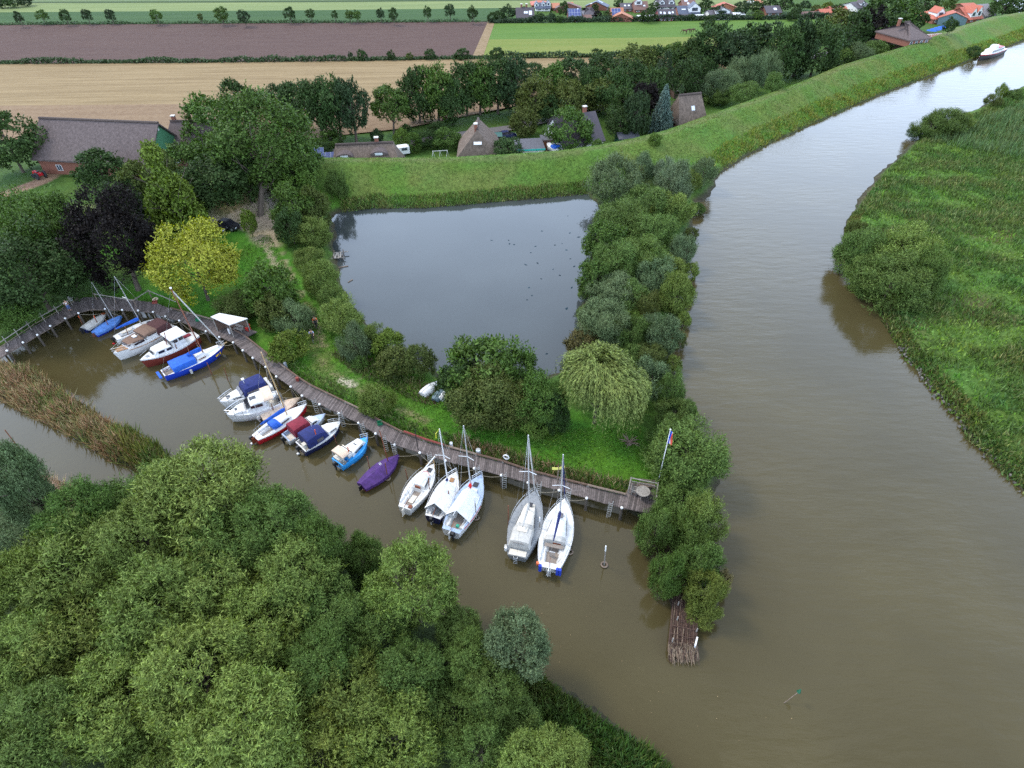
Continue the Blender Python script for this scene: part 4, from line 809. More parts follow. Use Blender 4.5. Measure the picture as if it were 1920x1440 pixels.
b.trunk(.48, .80, 2.1, 1.5, .62, WHITE, .02, .06, 'forward_cabin'); b.win(.50, .585, 2.06, 1.92, .36, .30); b.win(.62, .72, 1.86, 1.68, .36, .30); b.panes(.79, 1.15, .38, .32, -.4, n=3); b.trunk(.24, .48, 2.15, 2.15, 1.35, WHITE, .03, .05, 'wheelhouse', camber=.04)
b.win(.27, .345, 2.08, 2.10, 1.0, .40); b.win(.37, .445, 2.10, 2.08, 1.0, .40); b.panes(.475, 1.75, 1.0, .42, -.35, n=4, dx=.05); b.part('wheelhouse_roof', MB().box((b.X(.345), 0, b.z(.35) + 1.44), (b.L * .30, 2.5, .09), WHITE, taper=.97)); b.blk('red_hatch', .17, -.35, .10, (1.3, .55, .12), C_MAR)
b.blk('hatch', .87, 0, .08, (.4, .4, .06), GREYP); b.fender(.42, -1, C_GRY, .1, .14); b.bar('mast', [(b.X(.53), .4, b.z(.5) + .6), (b.X(.48), .4, b.z(.5) + 2.3)], .05, BRED); b.bar('foredeck_rail', [(b.X(u), -b.hb(u) * .93, b.z(u) + .42) for u in (.82, .9, .97)], .02, STEEL)
b = Boat('blue hulled sailing boat with a bright blue cockpit tent and brown wooden mast', (421, 646), (305, 700), 2.5, .85, BLUE, WHITE, BLUE, ts=.62, um=.45, sheer=.45, cockpit=(.02, .20, .6, .4), floor=GWOOD, rake=.9)
b.arch(.14, .50, 2.15, 2.05, .78, C_BLUE, 'cockpit_tent', f0=.92, f1=.92, drop=.0); b.trunk(.50, .74, 1.7, 1.1, .36, WHITE, .02, .05); b.win(.54, .66, 1.68, 1.42, .18, .12, BROWNW); b.mast(.655, (328, 540), .085, VARN, spread=False, dz=.3, cap=WHITE); b.boom(.42, .55, VARN, C_BLUE, .32, .22)
b.bar('furled_jib', [(b.mtop[0] + .05, 0, b.mtop[2] - .45), (b.X(.975), 0, b.z(.97) + .15)], .07, C_GRY); b.blk('rudder', -.055, 0, -.1, (.30, 1.5, .16), C_BLUE); b.bar('bowsprit', [(b.X(.93), 0, b.z(.93) + .1), (b.X(1.05), 0, b.z(1) + .2)], .06, SPRUCEW); b.pulpit(.90, .55); b.bar('tiller', [(b.X(0), 0, b.fb + .15), (b.X(.10), .1, b.fb + .2)], .04, VARN); b.fender(.36, -1, C_GRY, .25, .15)
q = MB(); YEL = paint('yellow_lettering', (.85, .52, .02))                     # the registration, too small in the photograph to read: yellow strokes on both bows
for sg in (-1, 1):
    for u, w in ((.800, .07), (.812, .05), (.824, .07), (.842, .06), (.872, .06), (.884, .07)):
        dy = (b.hb(u + .01) - b.hb(u - .01)) / (.02 * b.L); q.box((b.X(u), sg * (b.hb(u) * .985 + .03), b.z(u) * .62), (b.L * .009, .02, .26), YEL, sg * math.atan(dy), rx=sg * .05, ry=.25)
b.part('lettering', q); b.blk('folded_sail', .82, .15, .16, (1.7, .55, .26), C_WHT, rz=-.05, taper=.7)
# -- middle of the jetty
b = Boat('white sports cruiser with a navy canopy over a clear windscreen', (411, 753), (505, 716), 2.5, .95, WHITE, DECKW, ts=.85, um=.36, sheer=.2, name='sports_cruiser', cat='motor cruiser', cockpit=(.06, .40, .8, .5))
b.trunk(.50, .88, 1.9, .9, .26, WHITE, .02, .14); b.arch(.10, .56, 2.25, 2.05, 1.15, C_NAVY, 'canopy', f0=.85, f1=.25, pane=(.3, .85)); b.panes(.585, 1.7, .42, .42, -.85, CLEAR, 2); b.hatch(.82, .45, .45, GLASS, .22); b.win(.60, .76, 1.68, 1.32, .12, .12); b.pulpit(.70, .5); b.outboard(BLACK); b.bar('signal_mast', [(b.X(.45), 0, b.z(.4) + 1.1), (b.X(.45), 0, b.z(.4) + 1.75)], .03, WHITE); b.blk('radar', .45, 0, 1.75, (.3, .3, .14), WHITE)
b = Boat('larger white motor cruiser with dark side windows and a beige canvas aft', (424, 777), (525, 744), 2.9, 1.1, WHITE, WHITE, ts=.88, um=.36, sheer=.12, name='motor_cruiser', cat='motor cruiser', cockpit=(.04, .24, .8, .55), floor=CREAM)
b.trunk(.28, .66, 2.35, 1.9, 1.0, WHITE, .02, .16, 'cabin', camber=.1); b.win(.34, .47, 2.24, 2.10, .62, .36); b.win(.485, .56, 2.06, 1.98, .62, .34); b.panes(.60, 1.75, .60, .55, -.9, n=2); b.trunk(.62, .90, 1.9, 1.0, .30, WHITE, .05, .12, 'foredeck'); b.hatch(.80, .38, .38, GLASS, .30); b.hatch(.47, .7, .55, GLASS, 1.08); b.arch(.12, .30, 2.5, 2.4, .45, C_BEI, 'aft_canvas', dz=.85, f0=.9, f1=.95, drop=-.1); b.pulpit(.72, .6, r=.03)
b.blk('engine_box', .03, .3, .1, (.6, .7, .5), BLACK, taper=.8); b.fender(.5, -1, BLACK, .2, .12); b.blk('seat', .10, -.5, -.1, (.6, .8, .35), WHITE); b.blk('porthole', .22, -b.hb(.22) - .01, -.3, (.3, .03, .14), GLASS)
b = Boat('slim dinghy under a full beige cover between cruiser and red boat', (561, 746), (490, 782), 1.75, .5, CREAM, DECKG, ts=.7, name='covered_dinghy', cat='dinghy'); b.tarp(.36, C_BEI, .0, 1.0, skirt=.22); b.outboard(C_GRY)
b = Boat('white sailing boat with a red hull stripe, blue boom cover and wooden mast', (575, 757), (478, 821), 2.15, .75, RED, WHITE, WHITE, ts=.55, um=.42, sheer=.3, cockpit=(.10, .40, .52, .42, .28), floor=GWOOD, low=RED)
b.trunk(.42, .68, 1.3, .85, .32, WHITE); b.win(.45, .60, 1.26, 1.0, .16, .13); b.mast(.62, (492, 660), .075, SPRUCEW, spread=False, dz=.32); b.boom(.16, .75, SPRUCEW, C_BLUE, .28, .12, z1=.75); b.arch(.30, .46, 1.4, 1.4, .48, C_BLUE, 'spray_hood', f0=.9, f1=.3); b.outboard(BLACK, .25, prop=WHITE); b.pulpit(.88, .5); b.pulpit(.9, .01); b.siderail(.06, .3, .4); b.rudder(VARN)
b = Boat('small white cabin boat under a maroon canopy beside the navy one', (610, 775), (535, 821), 2.0, .7, WHITE, DECKB, ts=.8, um=.42, sheer=.25, name='cabin_boat', cat='cabin boat', cockpit=(.04, .20, .75, .4), floor=CREAM)
b.trunk(.54, .80, 1.45, 1.0, .48, WHITE, .02, .12); b.arch(.16, .56, 1.85, 1.6, 1.15, C_MAR, 'canopy', f0=.92, f1=.55, pane=(.05, .35)); b.panes(.60, 1.2, .48, .4, -.6, n=2); b.outboard(BLACK); b.win(.60, .72, 1.36, 1.18, .28, .18)
b = Boat('white cabin boat with a navy canopy and an orange mooring pole alongside', (638, 790), (563, 838), 2.35, .85, NAVY, WHITE, WHITE, ts=.85, um=.42, sheer=.25, pw=2.6, name='cabin_boat', cat='cabin boat', cockpit=(.03, .22, .78, .45), floor=CREAM)
b.trunk(.52, .88, 1.7, 1.1, .30, WHITE, .02, .14); b.arch(.10, .48, 2.1, 2.0, 1.25, C_NAVY, 'canopy', f0=.95, f1=.85, pane=(.55, .95)); b.arch(.44, .60, 2.0, 1.7, .95, C_NAVY, 'front_canopy', f0=1.0, f1=.25); b.panes(.60, 1.45, .36, .35, -.8, CLEAR, 2); b.win(.66, .82, 1.5, 1.26, .16, .14, CLEAR); b.pulpit(.80, .5); b.outboard(BLACK, prop=WHITE); b.blk('wheel_seat', .08, -.4, .2, (.5, .5, .6), CREAM); b.bar('light_pole', [(b.X(.40), .5, b.z(.4) + 1.2), (b.X(.40), .5, b.z(.4) + 1.6)], .03, WHITE)
b = Boat('light blue cabin boat with white deck and a beige cockpit top', (690, 819), (632, 867), 2.15, .8, SKYB, SKYB, ts=.8, um=.44, sheer=.3, name='cabin_boat', cat='cabin boat', cockpit=(.04, .22, .78, .5), floor=CREAM)
b.trunk(.34, .84, 1.65, .85, .45, WHITE, .02, .08); b.win(.44, .72, 1.56, 1.10, .24, .18); b.hatch(.62, .40, .36, GLASS, .47); b.arch(.22, .37, 1.75, 1.6, .50, WHITE, 'hood', dz=.35, f0=.9, f1=.4); b.arch(.05, .27, 1.8, 1.8, .35, C_BEI, 'canvas_top', dz=.75, f0=.95, f1=.9, drop=-.12)
for y in (-.8, .8): b.bar('canvas_post', [(b.X(.06), y, b.fb), (b.X(.06), y, b.fb + .95)], .025, WHITE)
b.outboard(BLACK); b.pulpit(.86, .55); b.blk('seat', .11, .3, .05, (.6, .9, .35), CREAM); b.blk('windscreen', .36, 0, .72, (.03, 1.4, .3), GLASS, ry=-.3)
b = Boat('open wooden boat under a full purple cover with a brown mast', (747, 853), (678, 911), 2.0, .6, VARN, DECKG, ts=.62, um=.45, sheer=.35); b.tarp(.46, C_PUR, 0, 1.0, skirt=.34, bump=.05); b.mast(.72, (710, 808), .055, VARN, spread=False, dz=.42, rig=False); b.blk('rudder', -.04, 0, -.2, (.35, .06, .6), BLACK)
q = MB(); [q.box((b.X(.56) + dx, .30 + dx * .2, b.z(.5) + .36), (.06, .42, .03), WHITE, rx=.45) for dx in (0, .14)]; b.part('white_patch', q)
# -- outer jetty
b = Boat('white sailing boat with its mast lowered along the deck and an open wooden cockpit', (814, 869), (758, 953), 2.4, .85, WHITE, WHITE, ts=.52, um=.44, sheer=.25, cockpit=(.08, .42, .62, .42, .34), floor=GWOOD, low=BROWNW)
b.trunk(.44, .76, 1.45, .85, .36, WHITE); b.win(.48, .68, 1.42, 1.05, .20, .14); b.hatch(.84, .5, .45, GLASS); b.bar('lowered_mast', [(b.X(.22), .15, b.z(.3) + .95), (b.X(.72), .10, b.z(.7) + .95), (b.X(1.05), 0, b.z(1) + .75)], .075, WHITE); b.blk('mast_crutch', .22, .15, .45, (.07, .07, 1.0), WHITE); b.pulpit(.88, .5, SPRUCEW); b.siderail(.06, .8, .42, n=6); b.rudder(CREAM, .85, .45)
b.blk('companionway', .44, 0, .02, (.12, .6, .5), VARN); b.blk('locker', .05, -.5, .08, (.3, .35, .2), VARN); b.part('coachroof_trim', MB().tube([(b.X(.70), -.5, b.z(.7) + .42), (b.X(.76), 0, b.z(.76) + .42), (b.X(.70), .5, b.z(.7) + .42)], .035, RED, 5)); b.blk('winch', .40, .62, .12, (.14, .14, .16), STEEL); b.blk('cockpit_sole', .25, 0, -.38, (.9, .5, .04), CREAM)
b = Boat('sailing boat with a white ridge tent and navy stern, beside the red-flecked one', (856, 884), (811, 970), 2.4, .85, NAVY, DECKW, WHITE, ts=.62, um=.45, sheer=.25, cockpit=(.05, .38, .62, .45, .34), floor=DECKG)
b.trunk(.42, .72, 1.4, .8, .34, WHITE); b.hatch(.80, .5, .42, TEAK); b.mast(.655, (817, 804), .07, WHITE, dz=.34); b.boom(.12, .85, WHITE); b.tent(.12, .64, 2.3, 1.9, 1.15, 1.15, C_WHT); b.boom(.60, .8, WHITE, C_NAVY, .18, .18); b.outboard(BLACK); b.pulpit(.86, .5); b.siderail(.05, .85, .42, n=6); b.rudder(WHITE)
b.bar('yellow_halyard', [(b.mtop[0], 0, b.mtop[2]), (b.mtop[0] - .3, .25, b.mtop[2] - .4), (b.mtop[0] - .25, .3, b.mtop[2] - 1.0)], .03, paint('yellow_rope', (.7, .65, .05)))
b = Boat('sailing boat with white tent, pale blue foredeck and a red sail bag at the mast', (903, 889), (845, 996), 2.75, .9, WHITE, DECKB, WHITE, ts=.62, um=.45, sheer=.25, cockpit=(.06, .34, .62, .45, .36), floor=GWOOD, ccol=WHITE)
b.trunk(.38, .74, 1.6, .9, .38, WHITE); b.hatch(.80, .55, .5, GLASS); b.mast(.66, (856, 798), .07, ALU, dz=.38); b.boom(.10, .90, ALU); b.tent(.20, .64, 2.5, 1.9, 1.2, 1.05, C_WHT); b.boom(.61, .75, ALU, C_RED, .26, .24); b.outboard(BLACK, -.35); b.rudder(WHITE, .9, .42); b.pulpit(.87, .5); b.siderail(.05, .85, .42, n=6); b.bar('red_rail', [(b.X(u), -b.hb(u) - .02, b.z(u) - .06) for u in (.1, .3, .5)], .035, RED); b.blk('green_bucket', .09, -.4, .12, (.26, .26, .24), mat('green_plastic', (.02, .30, .20), .5)); b.win(.46, .66, 1.5, 1.12, .2, .14)
b = Boat('grey sailing yacht with a beige sprayhood and grey canvas doghouse', (1003, 919), (969, 1044), 3.0, 1.05, GREYP, DECKG, GREYP, ts=.55, um=.45, sheer=.22, overhang=.3)
b.trunk(.34, .78, 1.85, .85, .42, CREAM, .02, .10); b.hatch(.72, .5, .45, GLASS, .46); b.arch(.10, .33, 1.9, 1.9, .95, C_GRY, 'doghouse_canvas', f0=.55, f1=.95, pane=(.35, .8)); b.part('vinyl_window', MB().box((b.X(.115), 0, b.z(.1) + .68), (.03, .95, .42), CLEAR, ry=-.6)); b.arch(.32, .47, 1.75, 1.5, .62, C_GRY, 'sprayhood', f0=.95, f1=.4); b.mast(.645, (985.5, 816), .075, ALU, dz=.42); b.boom(.30, .85, ALU, C_GRY, .22, .14); b.pulpit(.87, .55); b.siderail(.08, .85, .5, n=7)
b.bar('furled_jib', [(b.mtop[0] + .1, 0, b.mtop[2] - .5), (b.X(.985), 0, b.z(.98) + .2)], .06, C_GRY); b.ladder(.1); b.fender(.06, 1, WHITE, -.35, .13, .45); b.fender(.10, 1, C_GRY, -.2, .12, .4); b.win(.42, .60, 1.72, 1.30, .24, .16); b.part('stern_deck', MB().box((b.X(.045), 0, b.z(.04) + .05), (.55, 1.5, .05), CREAM)); b.part('hatch_cover', MB().box((b.X(.30), 0, b.z(.3) + .97), (.5, .9, .05), CREAM))
b = Boat('white sailing yacht with a navy sail cover and blue fenders on its stern', (1059, 934), (1029, 1066), 3.0, 1.0, WHITE, WHITE, ts=.60, um=.44, sheer=.2, cockpit=(.08, .36, .60, .5, .36), floor=GWOOD, ccol=WHITE, overhang=.3)
b.trunk(.38, .80, 1.9, .9, .36, WHITE, .02, .12); b.mast(.66, (1045.5, 852), .075, ALU, dz=.36); b.boom(.24, .90, ALU, C_NAVY, .24, .10, z1=.95); b.hatch(.70, .5, .5, CLEAR, .42); b.arch(.34, .46, 1.9, 1.7, .45, C_GRY, 'sprayhood', f0=.9, f1=.3); b.blk('companionway', .365, -.2, .0, (.5, .7, .12), VARN); b.blk('bridge_deck', .30, 0, .0, (.35, 1.6, .06), GWOOD); b.pulpit(.87, .55); b.siderail(.05, .85, .5, n=7); b.ladder(0, WHITE); b.rudder(WHITE)
for y in (-.75, -.95, .75): b.part('blue_fender', MB().tube([(b.X(0) - .05, y, b.fb + .3), (b.X(0) - .08, y, b.fb - .45)], .15, BLUE, 7), True)
b.win(.46, .66, 1.74, 1.30, .2, .13); b.blk('wheel_pedestal', .20, 0, -.15, (.10, .5, .7), STEEL); b.bar('furled_jib', [(b.mtop[0] + .1, 0, b.mtop[2] - .4), (b.X(.985), 0, b.z(.98) + .2)], .05, C_NAVY); b.blk('orange_buoy', .01, .98, .25, (.22, .22, .3), paint('orange_plastic', (.75, .16, .06)))
# ------------------------------------------------------------------ jetty and what stands on it
ZJ = 1.5
DECKM = mat('weathered_planks', (.120, .098, .092), .9, 5, .4, .5, stretch=(1, 1, 1), island=.38)
TIMB = mat('old_timber', (.20, .15, .115), .9, 5, .4, .5); TIMR = mat('rust_brown_timber', (.125, .078, .056), .9, 5, .4, .4); TIMG = mat('grey_timber', (.27, .245, .215), .9, 5, .35, .4); PILE = mat('wet_piles', (.085, .070, .055), .9, 5, .4, .5)
REDT = mat('red_painted_beam', (.22, .042, .03), .7, 5, .35); CAPW = paint('white_cap', (.82, .82, .80), .5); RUST = mat('rusty_steel', (.19, .070, .035), .85, 9, .4); LADM = mat('dull_aluminium_ladder', (.45, .45, .43), .5, 7, .2, metal=.3)
PAIRS = [((-60, 707), (-60, 687)), ((0, 671), (0, 652)), ((70, 629), (60, 614)), ((122, 599), (104, 588)), ((147, 586), (140, 565)), ((170, 580), (158, 557)), ((230, 581), (218, 558)), ((260, 583), (262, 564)), ((287, 586), (290, 567)),
         ((310, 594), (322, 580)), ((336, 602), (352, 588)), ((386, 622), (402, 602)), ((412, 632), (428, 614)), ((437, 642), (460, 632)), ((474, 671), (492, 657)), ((498, 688), (515, 676)), ((518, 706), (536, 692)), ((545, 725), (562, 711)),
         ((566, 742), (582, 724)), ((599, 758), (613, 739)), ((635, 775), (648, 756)), ((672, 793), (684, 773)), ((704, 813), (713, 791)), ((740, 834), (752, 811)), ((787, 849), (795, 827)), ((835, 864), (842, 840)), ((889, 878), (893, 854)),
         ((940, 891), (943, 867)), ((990, 905), (992, 884)), ((1048, 919), (1050, 899)), ((1100, 934), (1102, 912)), ((1166, 952.5), (1172, 929)), ((1171, 953), (1184, 904)), ((1231, 966), (1236, 915))]
JET = empty('jetty', P(700, 812, ZJ) * np.array([1, 1, 0]), 0, 'long grey plank jetty on piles curving round the moored boats', 'jetty')
jl = Vector(JET.location)
def J(p): return Vector(p) - jl
fr = [P(*a, ZJ) for a, _ in PAIRS]; bk = [P(*c_, ZJ) for _, c_ in PAIRS]
d = MB(); rj = random.Random(3)
for i in range(len(fr) - 1):
    n = max(2, int(np.linalg.norm(fr[i + 1] - fr[i]) / .19))
    for k in range(n):
        t0, t1 = k / n, (k + .90) / n; z0 = ZJ - .05; z1 = ZJ + rj.uniform(-.008, .012); e0, e1 = rj.uniform(-.06, .05), rj.uniform(-.06, .05)
        q = [fr[i] + (fr[i + 1] - fr[i]) * t for t in (t0, t1)]; w = [bk[i] + (bk[i + 1] - bk[i]) * t for t in (t0, t1)]; dv = (w[0] - q[0]) / max(.1, np.linalg.norm(w[0] - q[0]))
        c4 = [q[0] - dv * e0, q[1] - dv * e0, w[1] + dv * e1, w[0] + dv * e1]
        d.hexa([J((p[0], p[1], z0)) for p in c4], [J((p[0], p[1], z1)) for p in c4], DECKM)
d.build('deck', JET)
d = MB(); ft, bt = MB(), MB()
for i in range(len(fr)):
    a, c_ = np.array(fr[i]), np.array(bk[i]); a2, c2_ = a.copy(), c_.copy(); a2[2] = c2_[2] = ZJ - .17; d.tube([J(a2), J(c2_)], .10, TIMB, 4)
for i in range(len(fr) - 1):
    for arr, o in ((fr, .12), (bk, -.12)):
        L_ = [arr[i] + (bk[i] - fr[i]) * o / max(.5, np.linalg.norm(bk[i] - fr[i])), arr[i + 1] + (bk[i + 1] - fr[i + 1]) * o / max(.5, np.linalg.norm(bk[i + 1] - fr[i + 1]))]
        d.tube([J((p[0], p[1], ZJ - .13)) for p in L_], .075, TIMB, 4)
d.build('beams', JET)
kb = MB()                                                          # kerb log along the land edge, lying on short posts
for i in range(9, len(bk) - 3):
    m_ = TIMR if i % 5 else TIMB
    kb.tube([J((bk[i][0], bk[i][1], ZJ + .22)), J((bk[i + 1][0], bk[i + 1][1], ZJ + .22))], .11, m_, 6); kb.box(J((bk[i][0], bk[i][1], ZJ + .06)), (.2, .2, .4), TIMG)
kb.build('kerb_log', JET)
rb = MB(); pr = [P(757, 811, ZJ + .3), P(798, 826, ZJ + .3), P(832, 836.5, ZJ + .3)]
for k in range(2): rb.tube([J(pr[k] + np.array([.02, .12, .08])), J(pr[k + 1] + np.array([.02, .12, .08]))], .10, REDT, 5)
rb.build('red_beam', JET)
hr = MB(); rl = [P(*q, ZJ + 1.0) for q in ((-60, 677), (0, 642), (60, 602), (104, 578), (142, 554))]
for k in range(4): hr.tube([J(rl[k]), J(rl[k + 1])], .06, TIMG, 6); hr.tube([J(rl[k] - np.array([0, 0, .5])), J(rl[k + 1] - np.array([0, 0, .5]))], .045, TIMB, 5)
for q in ((8, 636), (30, 622), (52, 607), (78, 592), (104, 578), (130, 562)):
    p = P(*q, ZJ + 1.0); hr.tube([J(p - np.array([0, 0, 1.3])), J(p + np.array([-.15, .1, .35]))], .055, TIMG, 5)
hr.build('handrail', JET)
hr = MB(); rl = [P(*q, ZJ + .95) for q in ((176, 551), (250, 563), (278, 545), (330, 566))]
for k in range(3): hr.tube([J(rl[k]), J(rl[k + 1])], .07, TIMG, 6)
for p in rl[:3] + [P(212, 557, ZJ + .95)]: hr.tube([J(p - np.array([0, 0, 1.2])), J(p + np.array([0, 0, .15]))], .07, TIMB, 5)
hr.build('handrail', JET)
pr = MB(); rl = [P(*q, ZJ + .95) for q in ((1180, 912), (1183.5, 896), (1234, 906.5), (1231, 932))]
for k in range(3): pr.tube([J(rl[k]), J(rl[k + 1])], .06, TIMG, 6); pr.tube([J(rl[k] - np.array([0, 0, .45])), J(rl[k + 1] - np.array([0, 0, .45]))], .05, TIMG, 6)
for p in rl: pr.tube([J(p - np.array([0, 0, 1.0])), J(p + np.array([0, 0, .08]))], .07, TIMG, 6)
pr.build('platform_rail', JET)
CAPS = [(13, 657.5), (43, 642), (70, 628), (94, 611), (122, 597), (147, 587), (197, 579), (229, 581), (259, 582), (287, 585), (310, 593), (336, 601), (386, 621), (411, 632), (437, 642), (455, 657), (474, 671), (498, 688), (518, 706), (545, 725), (566, 742),
        (599, 758), (635, 775), (672, 793), (704, 813), (740, 834), (787, 849), (835, 864), (889, 878), (940, 891), (990, 905), (1048, 919), (1100, 934), (1166, 952)]
pm = MB().cyl((0, 0, -1.4), .15, 3.05, PILE, 9, .13).build('pile', mesh_only=True); cm = MB().ball((0, 0, 1.76), .135, CAPW, 10).build('white_cap', smooth=True, mesh_only=True)
for q in CAPS:
    p = P(q[0], q[1], ZJ + .26); o = link('pile', pm, JET); o.location = J((p[0], p[1], 0)); c = link('white_cap', cm, o)
pb = link('rear_piles', MB().cyl((0, 0, -1.0), .12, 2.45, PILE, 7).build('rear_pile', mesh_only=True), JET); pb.location = J((bk[1][0], bk[1][1], 0)); pb.name = 'rear_pile'
for i in range(2, len(bk), 1): o = link('rear_pile', pb.data, JET); o.location = J((bk[i][0], bk[i][1], 0))

def ladder_mesh():
    b = MB()
    for x in (-.2, .2): b.tube([(x, 0, -.5), (x, 0, 2.45)], .028, LADM, 6)
    for k in range(9): b.tube([(-.2, 0, -.3 + k * .3), (.2, 0, -.3 + k * .3)], .022, LADM, 5)
    return b.build('ladder', mesh_only=True)
lm = ladder_mesh()
for i, (x, y, w) in enumerate([(591, 757, 'beside the beige covered dinghy'), (640, 780, 'beside the navy canopied cabin boat'), (680, 800, 'at the bow of the light blue boat'), (721, 826, 'left of the pair at the purple boat'), (739, 838, 'right of the pair at the purple boat'), (806, 858, 'at the bow of the boat with lowered mast'),
                              (895, 882, 'at the pale blue foredeck'), (945, 895, 'left of the grey yacht'), (1010, 913, 'between the grey and the white yacht'), (1065, 927, 'right of the white yacht'), (1143, 949, 'nearest the round table platform')]):
    p = P(x, y, ZJ); o = link('jetty_ladder', lm); o.location = (p[0], p[1] - .09, 0); o.rotation_euler = (.06, 0, .25); tag(o, 'aluminium ladder hanging on the jetty ' + w, 'ladder', 'ladders on the jetty')
def pole_h(base, top):
    best = (1e9, 2)
    for i in range(220):
        h = .3 + i * .04; e = abs(proj(base + np.array([0, 0, h]))[1] - top[1]); best = min(best, (e, h))
    return best[1]
def pole(name, bpx, tpx, r, m, label, cat='mooring pole', group='mooring poles in the basin', ring=False, topm=None):
    b0 = P(*bpx, 0); h = pole_h(b0, tpx); tp = P(*tpx, h); o = empty(name, b0, 0, label, cat, group); d = np.clip((tp - b0)[:2], -.12 * h, .12 * h)
    MB().tube([(-d[0] * .3, -d[1] * .3, -1.2), (d[0], d[1], h)], r, m, 8, r * .85).build('post', o, True)
    if ring: MB().torus((0, 0, .10), .26, .08, TIMB, 14, 6).build('float_ring', o, True)
    if topm: MB().tube([(d[0] * .75, d[1] * .75, h * .75), (d[0], d[1], h + .02)], r * 1.08, topm, 8, r).build('painted_top', o, True)
    return o
ORANGE = paint('orange_band', (.62, .10, .03)); WHT = CAPW
PL = [((154, 608), (150, 592), 'red pole left of the grey covered open boat', 0, ORANGE), ((185, 612), (181, 592), 'red pole between the grey and blue covered boats', 0, ORANGE), ((206, 618), (199, 598), 'rusty pole beside the blue covered dinghy', 0, None), ((243, 634), (236, 612), 'rusty pole against the white day sailer', 0, None),
      ((326, 664), (320, 640), 'brown pole with float ring at the brown-red motor yacht', 1, None), ((336, 668), (329, 645), 'pale pole right of the brown-red motor yacht', 0, None), ((363, 687), (352, 650), 'rusty pole with float ring at the blue hulled boat', 1, None), ((397, 702), (388, 680), 'thin rusty pole right of the blue hulled boat', 0, None), ((427, 714), (422, 690), 'thin pale stake in the gap before the sports cruiser', 0, None),
      ((489, 774), (482, 744), 'grey pole at the side of the large white cruiser', 1, WHT), ((515, 779), (509, 758), 'pale pole beside the beige covered dinghy', 0, None), ((597, 839), (590, 806), 'orange topped pole with float ring at the navy canopy', 1, ORANGE), ((632, 834), (626, 816), 'thin rusty stake left of the light blue boat', 0, None), ((658, 870), (652, 838), 'orange pole with float ring at the light blue boat', 1, ORANGE),
      ((694, 884), (688, 856), 'rusty stake left of the purple covered boat', 0, None), ((727, 898), (722, 868), 'rusty pole with float ring right of the purple covered boat', 1, None), ((765, 900), (760, 880), 'rusty stake between the purple boat and the lowered mast', 0, None), ((806, 928), (803, 896), 'dark pole right of the boat with lowered mast', 0, None), ((843, 944), (841, 920), 'dark pole between the two tented boats', 0, None),
      ((893, 972), (890, 932), 'grey pole with float ring right of the pale blue foredeck', 1, WHT), ((953, 990), (953, 948), 'rusty pole left of the grey yacht', 0, None), ((1012, 1002), (1012, 970), 'rusty white capped pole between the two yachts', 0, WHT), ((1068, 1036), (1067, 1018), 'stout white pole with float ring right of the white yacht', 1, WHT), ((1133, 1060), (1136, 1024), 'lone pole with float ring and white band in open water', 1, WHT),
      ((54, 864), (9, 806), 'left pole of the pair in the side channel', 0, None), ((20, 852), (-8, 822), 'outer pole of the pair in the side channel', 0, None)]
for bp, tp, lb, rg, tm in PL: pole('mooring_pole', bp, tp, .055, RUST if tm is not WHT else TIMG, lb, ring=rg, topm=tm)
dm = pole('dark_pole', (787, 862), (778, 806), .05, BLACK, 'thin black pole standing at the jetty right of the purple boat', 'pole', None)
# green beacon
b0 = P(1470, 1318, 0); tp = P(1498, 1297, 1.3); o = empty('channel_beacon', b0, 0, 'leaning stake with green cone topmark in the open river', 'beacon'); dv = tp - b0
MB().tube([tuple(-dv * .4), tuple(dv)], .026, TIMB, 6).build('stake', o, True); MB().tube([tuple(dv * .98), tuple(dv * 1.0 + np.array([.06, .04, .30]))], .15, mat('green_beacon_paint', (.006, .085, .04), .5), 10, .03).build('cone_topmark', o)
# flagpole and flag
b0 = G(1233, 908); h = pole_h(b0, (1247.5, 806)); o = empty('flagpole', b0, 0, 'tall white flagpole at the corner of the round table platform', 'flagpole')
MB().tube([(0, 0, -.3), (.05, 0, h)], .06, WHITE, 8, .035).build('pole', o, True); MB().ball((.05, 0, h + .05), .08, WHITE, 8).build('finial', o, True)
def flag():
    b = MB(); cs = [BLUE, WHITE, paint('flag_red', (.72, .08, .04))]; n = 12
    for k in range(3):
        g = []
        for side in (0, .012):
            for i in range(n + 1):
                for j in (k, k + 1):
                    t = i / n; v = j / 3; x = .04 + v * .30 + .05 * math.sin(t * 5 + v * 4); y = .10 * math.sin(v * 9 + t * 3) + side; z = -t * 1.5 - v * .35
                    g.append((x, y, z))
        F = [(2 * i, 2 * i + 1, 2 * i + 3, 2 * i + 2) for i in range(n)]; F += [tuple(q + 2 * (n + 1) for q in reversed(f)) for f in F]; b.add(g, F, cs[k])
    return b
f = flag().build('flag', None, True); f.location = (b0[0] + .06, b0[1], b0[2] + h - .1); tag(f, 'limp blue, white and red flag hanging at the top of the flagpole', 'flag')
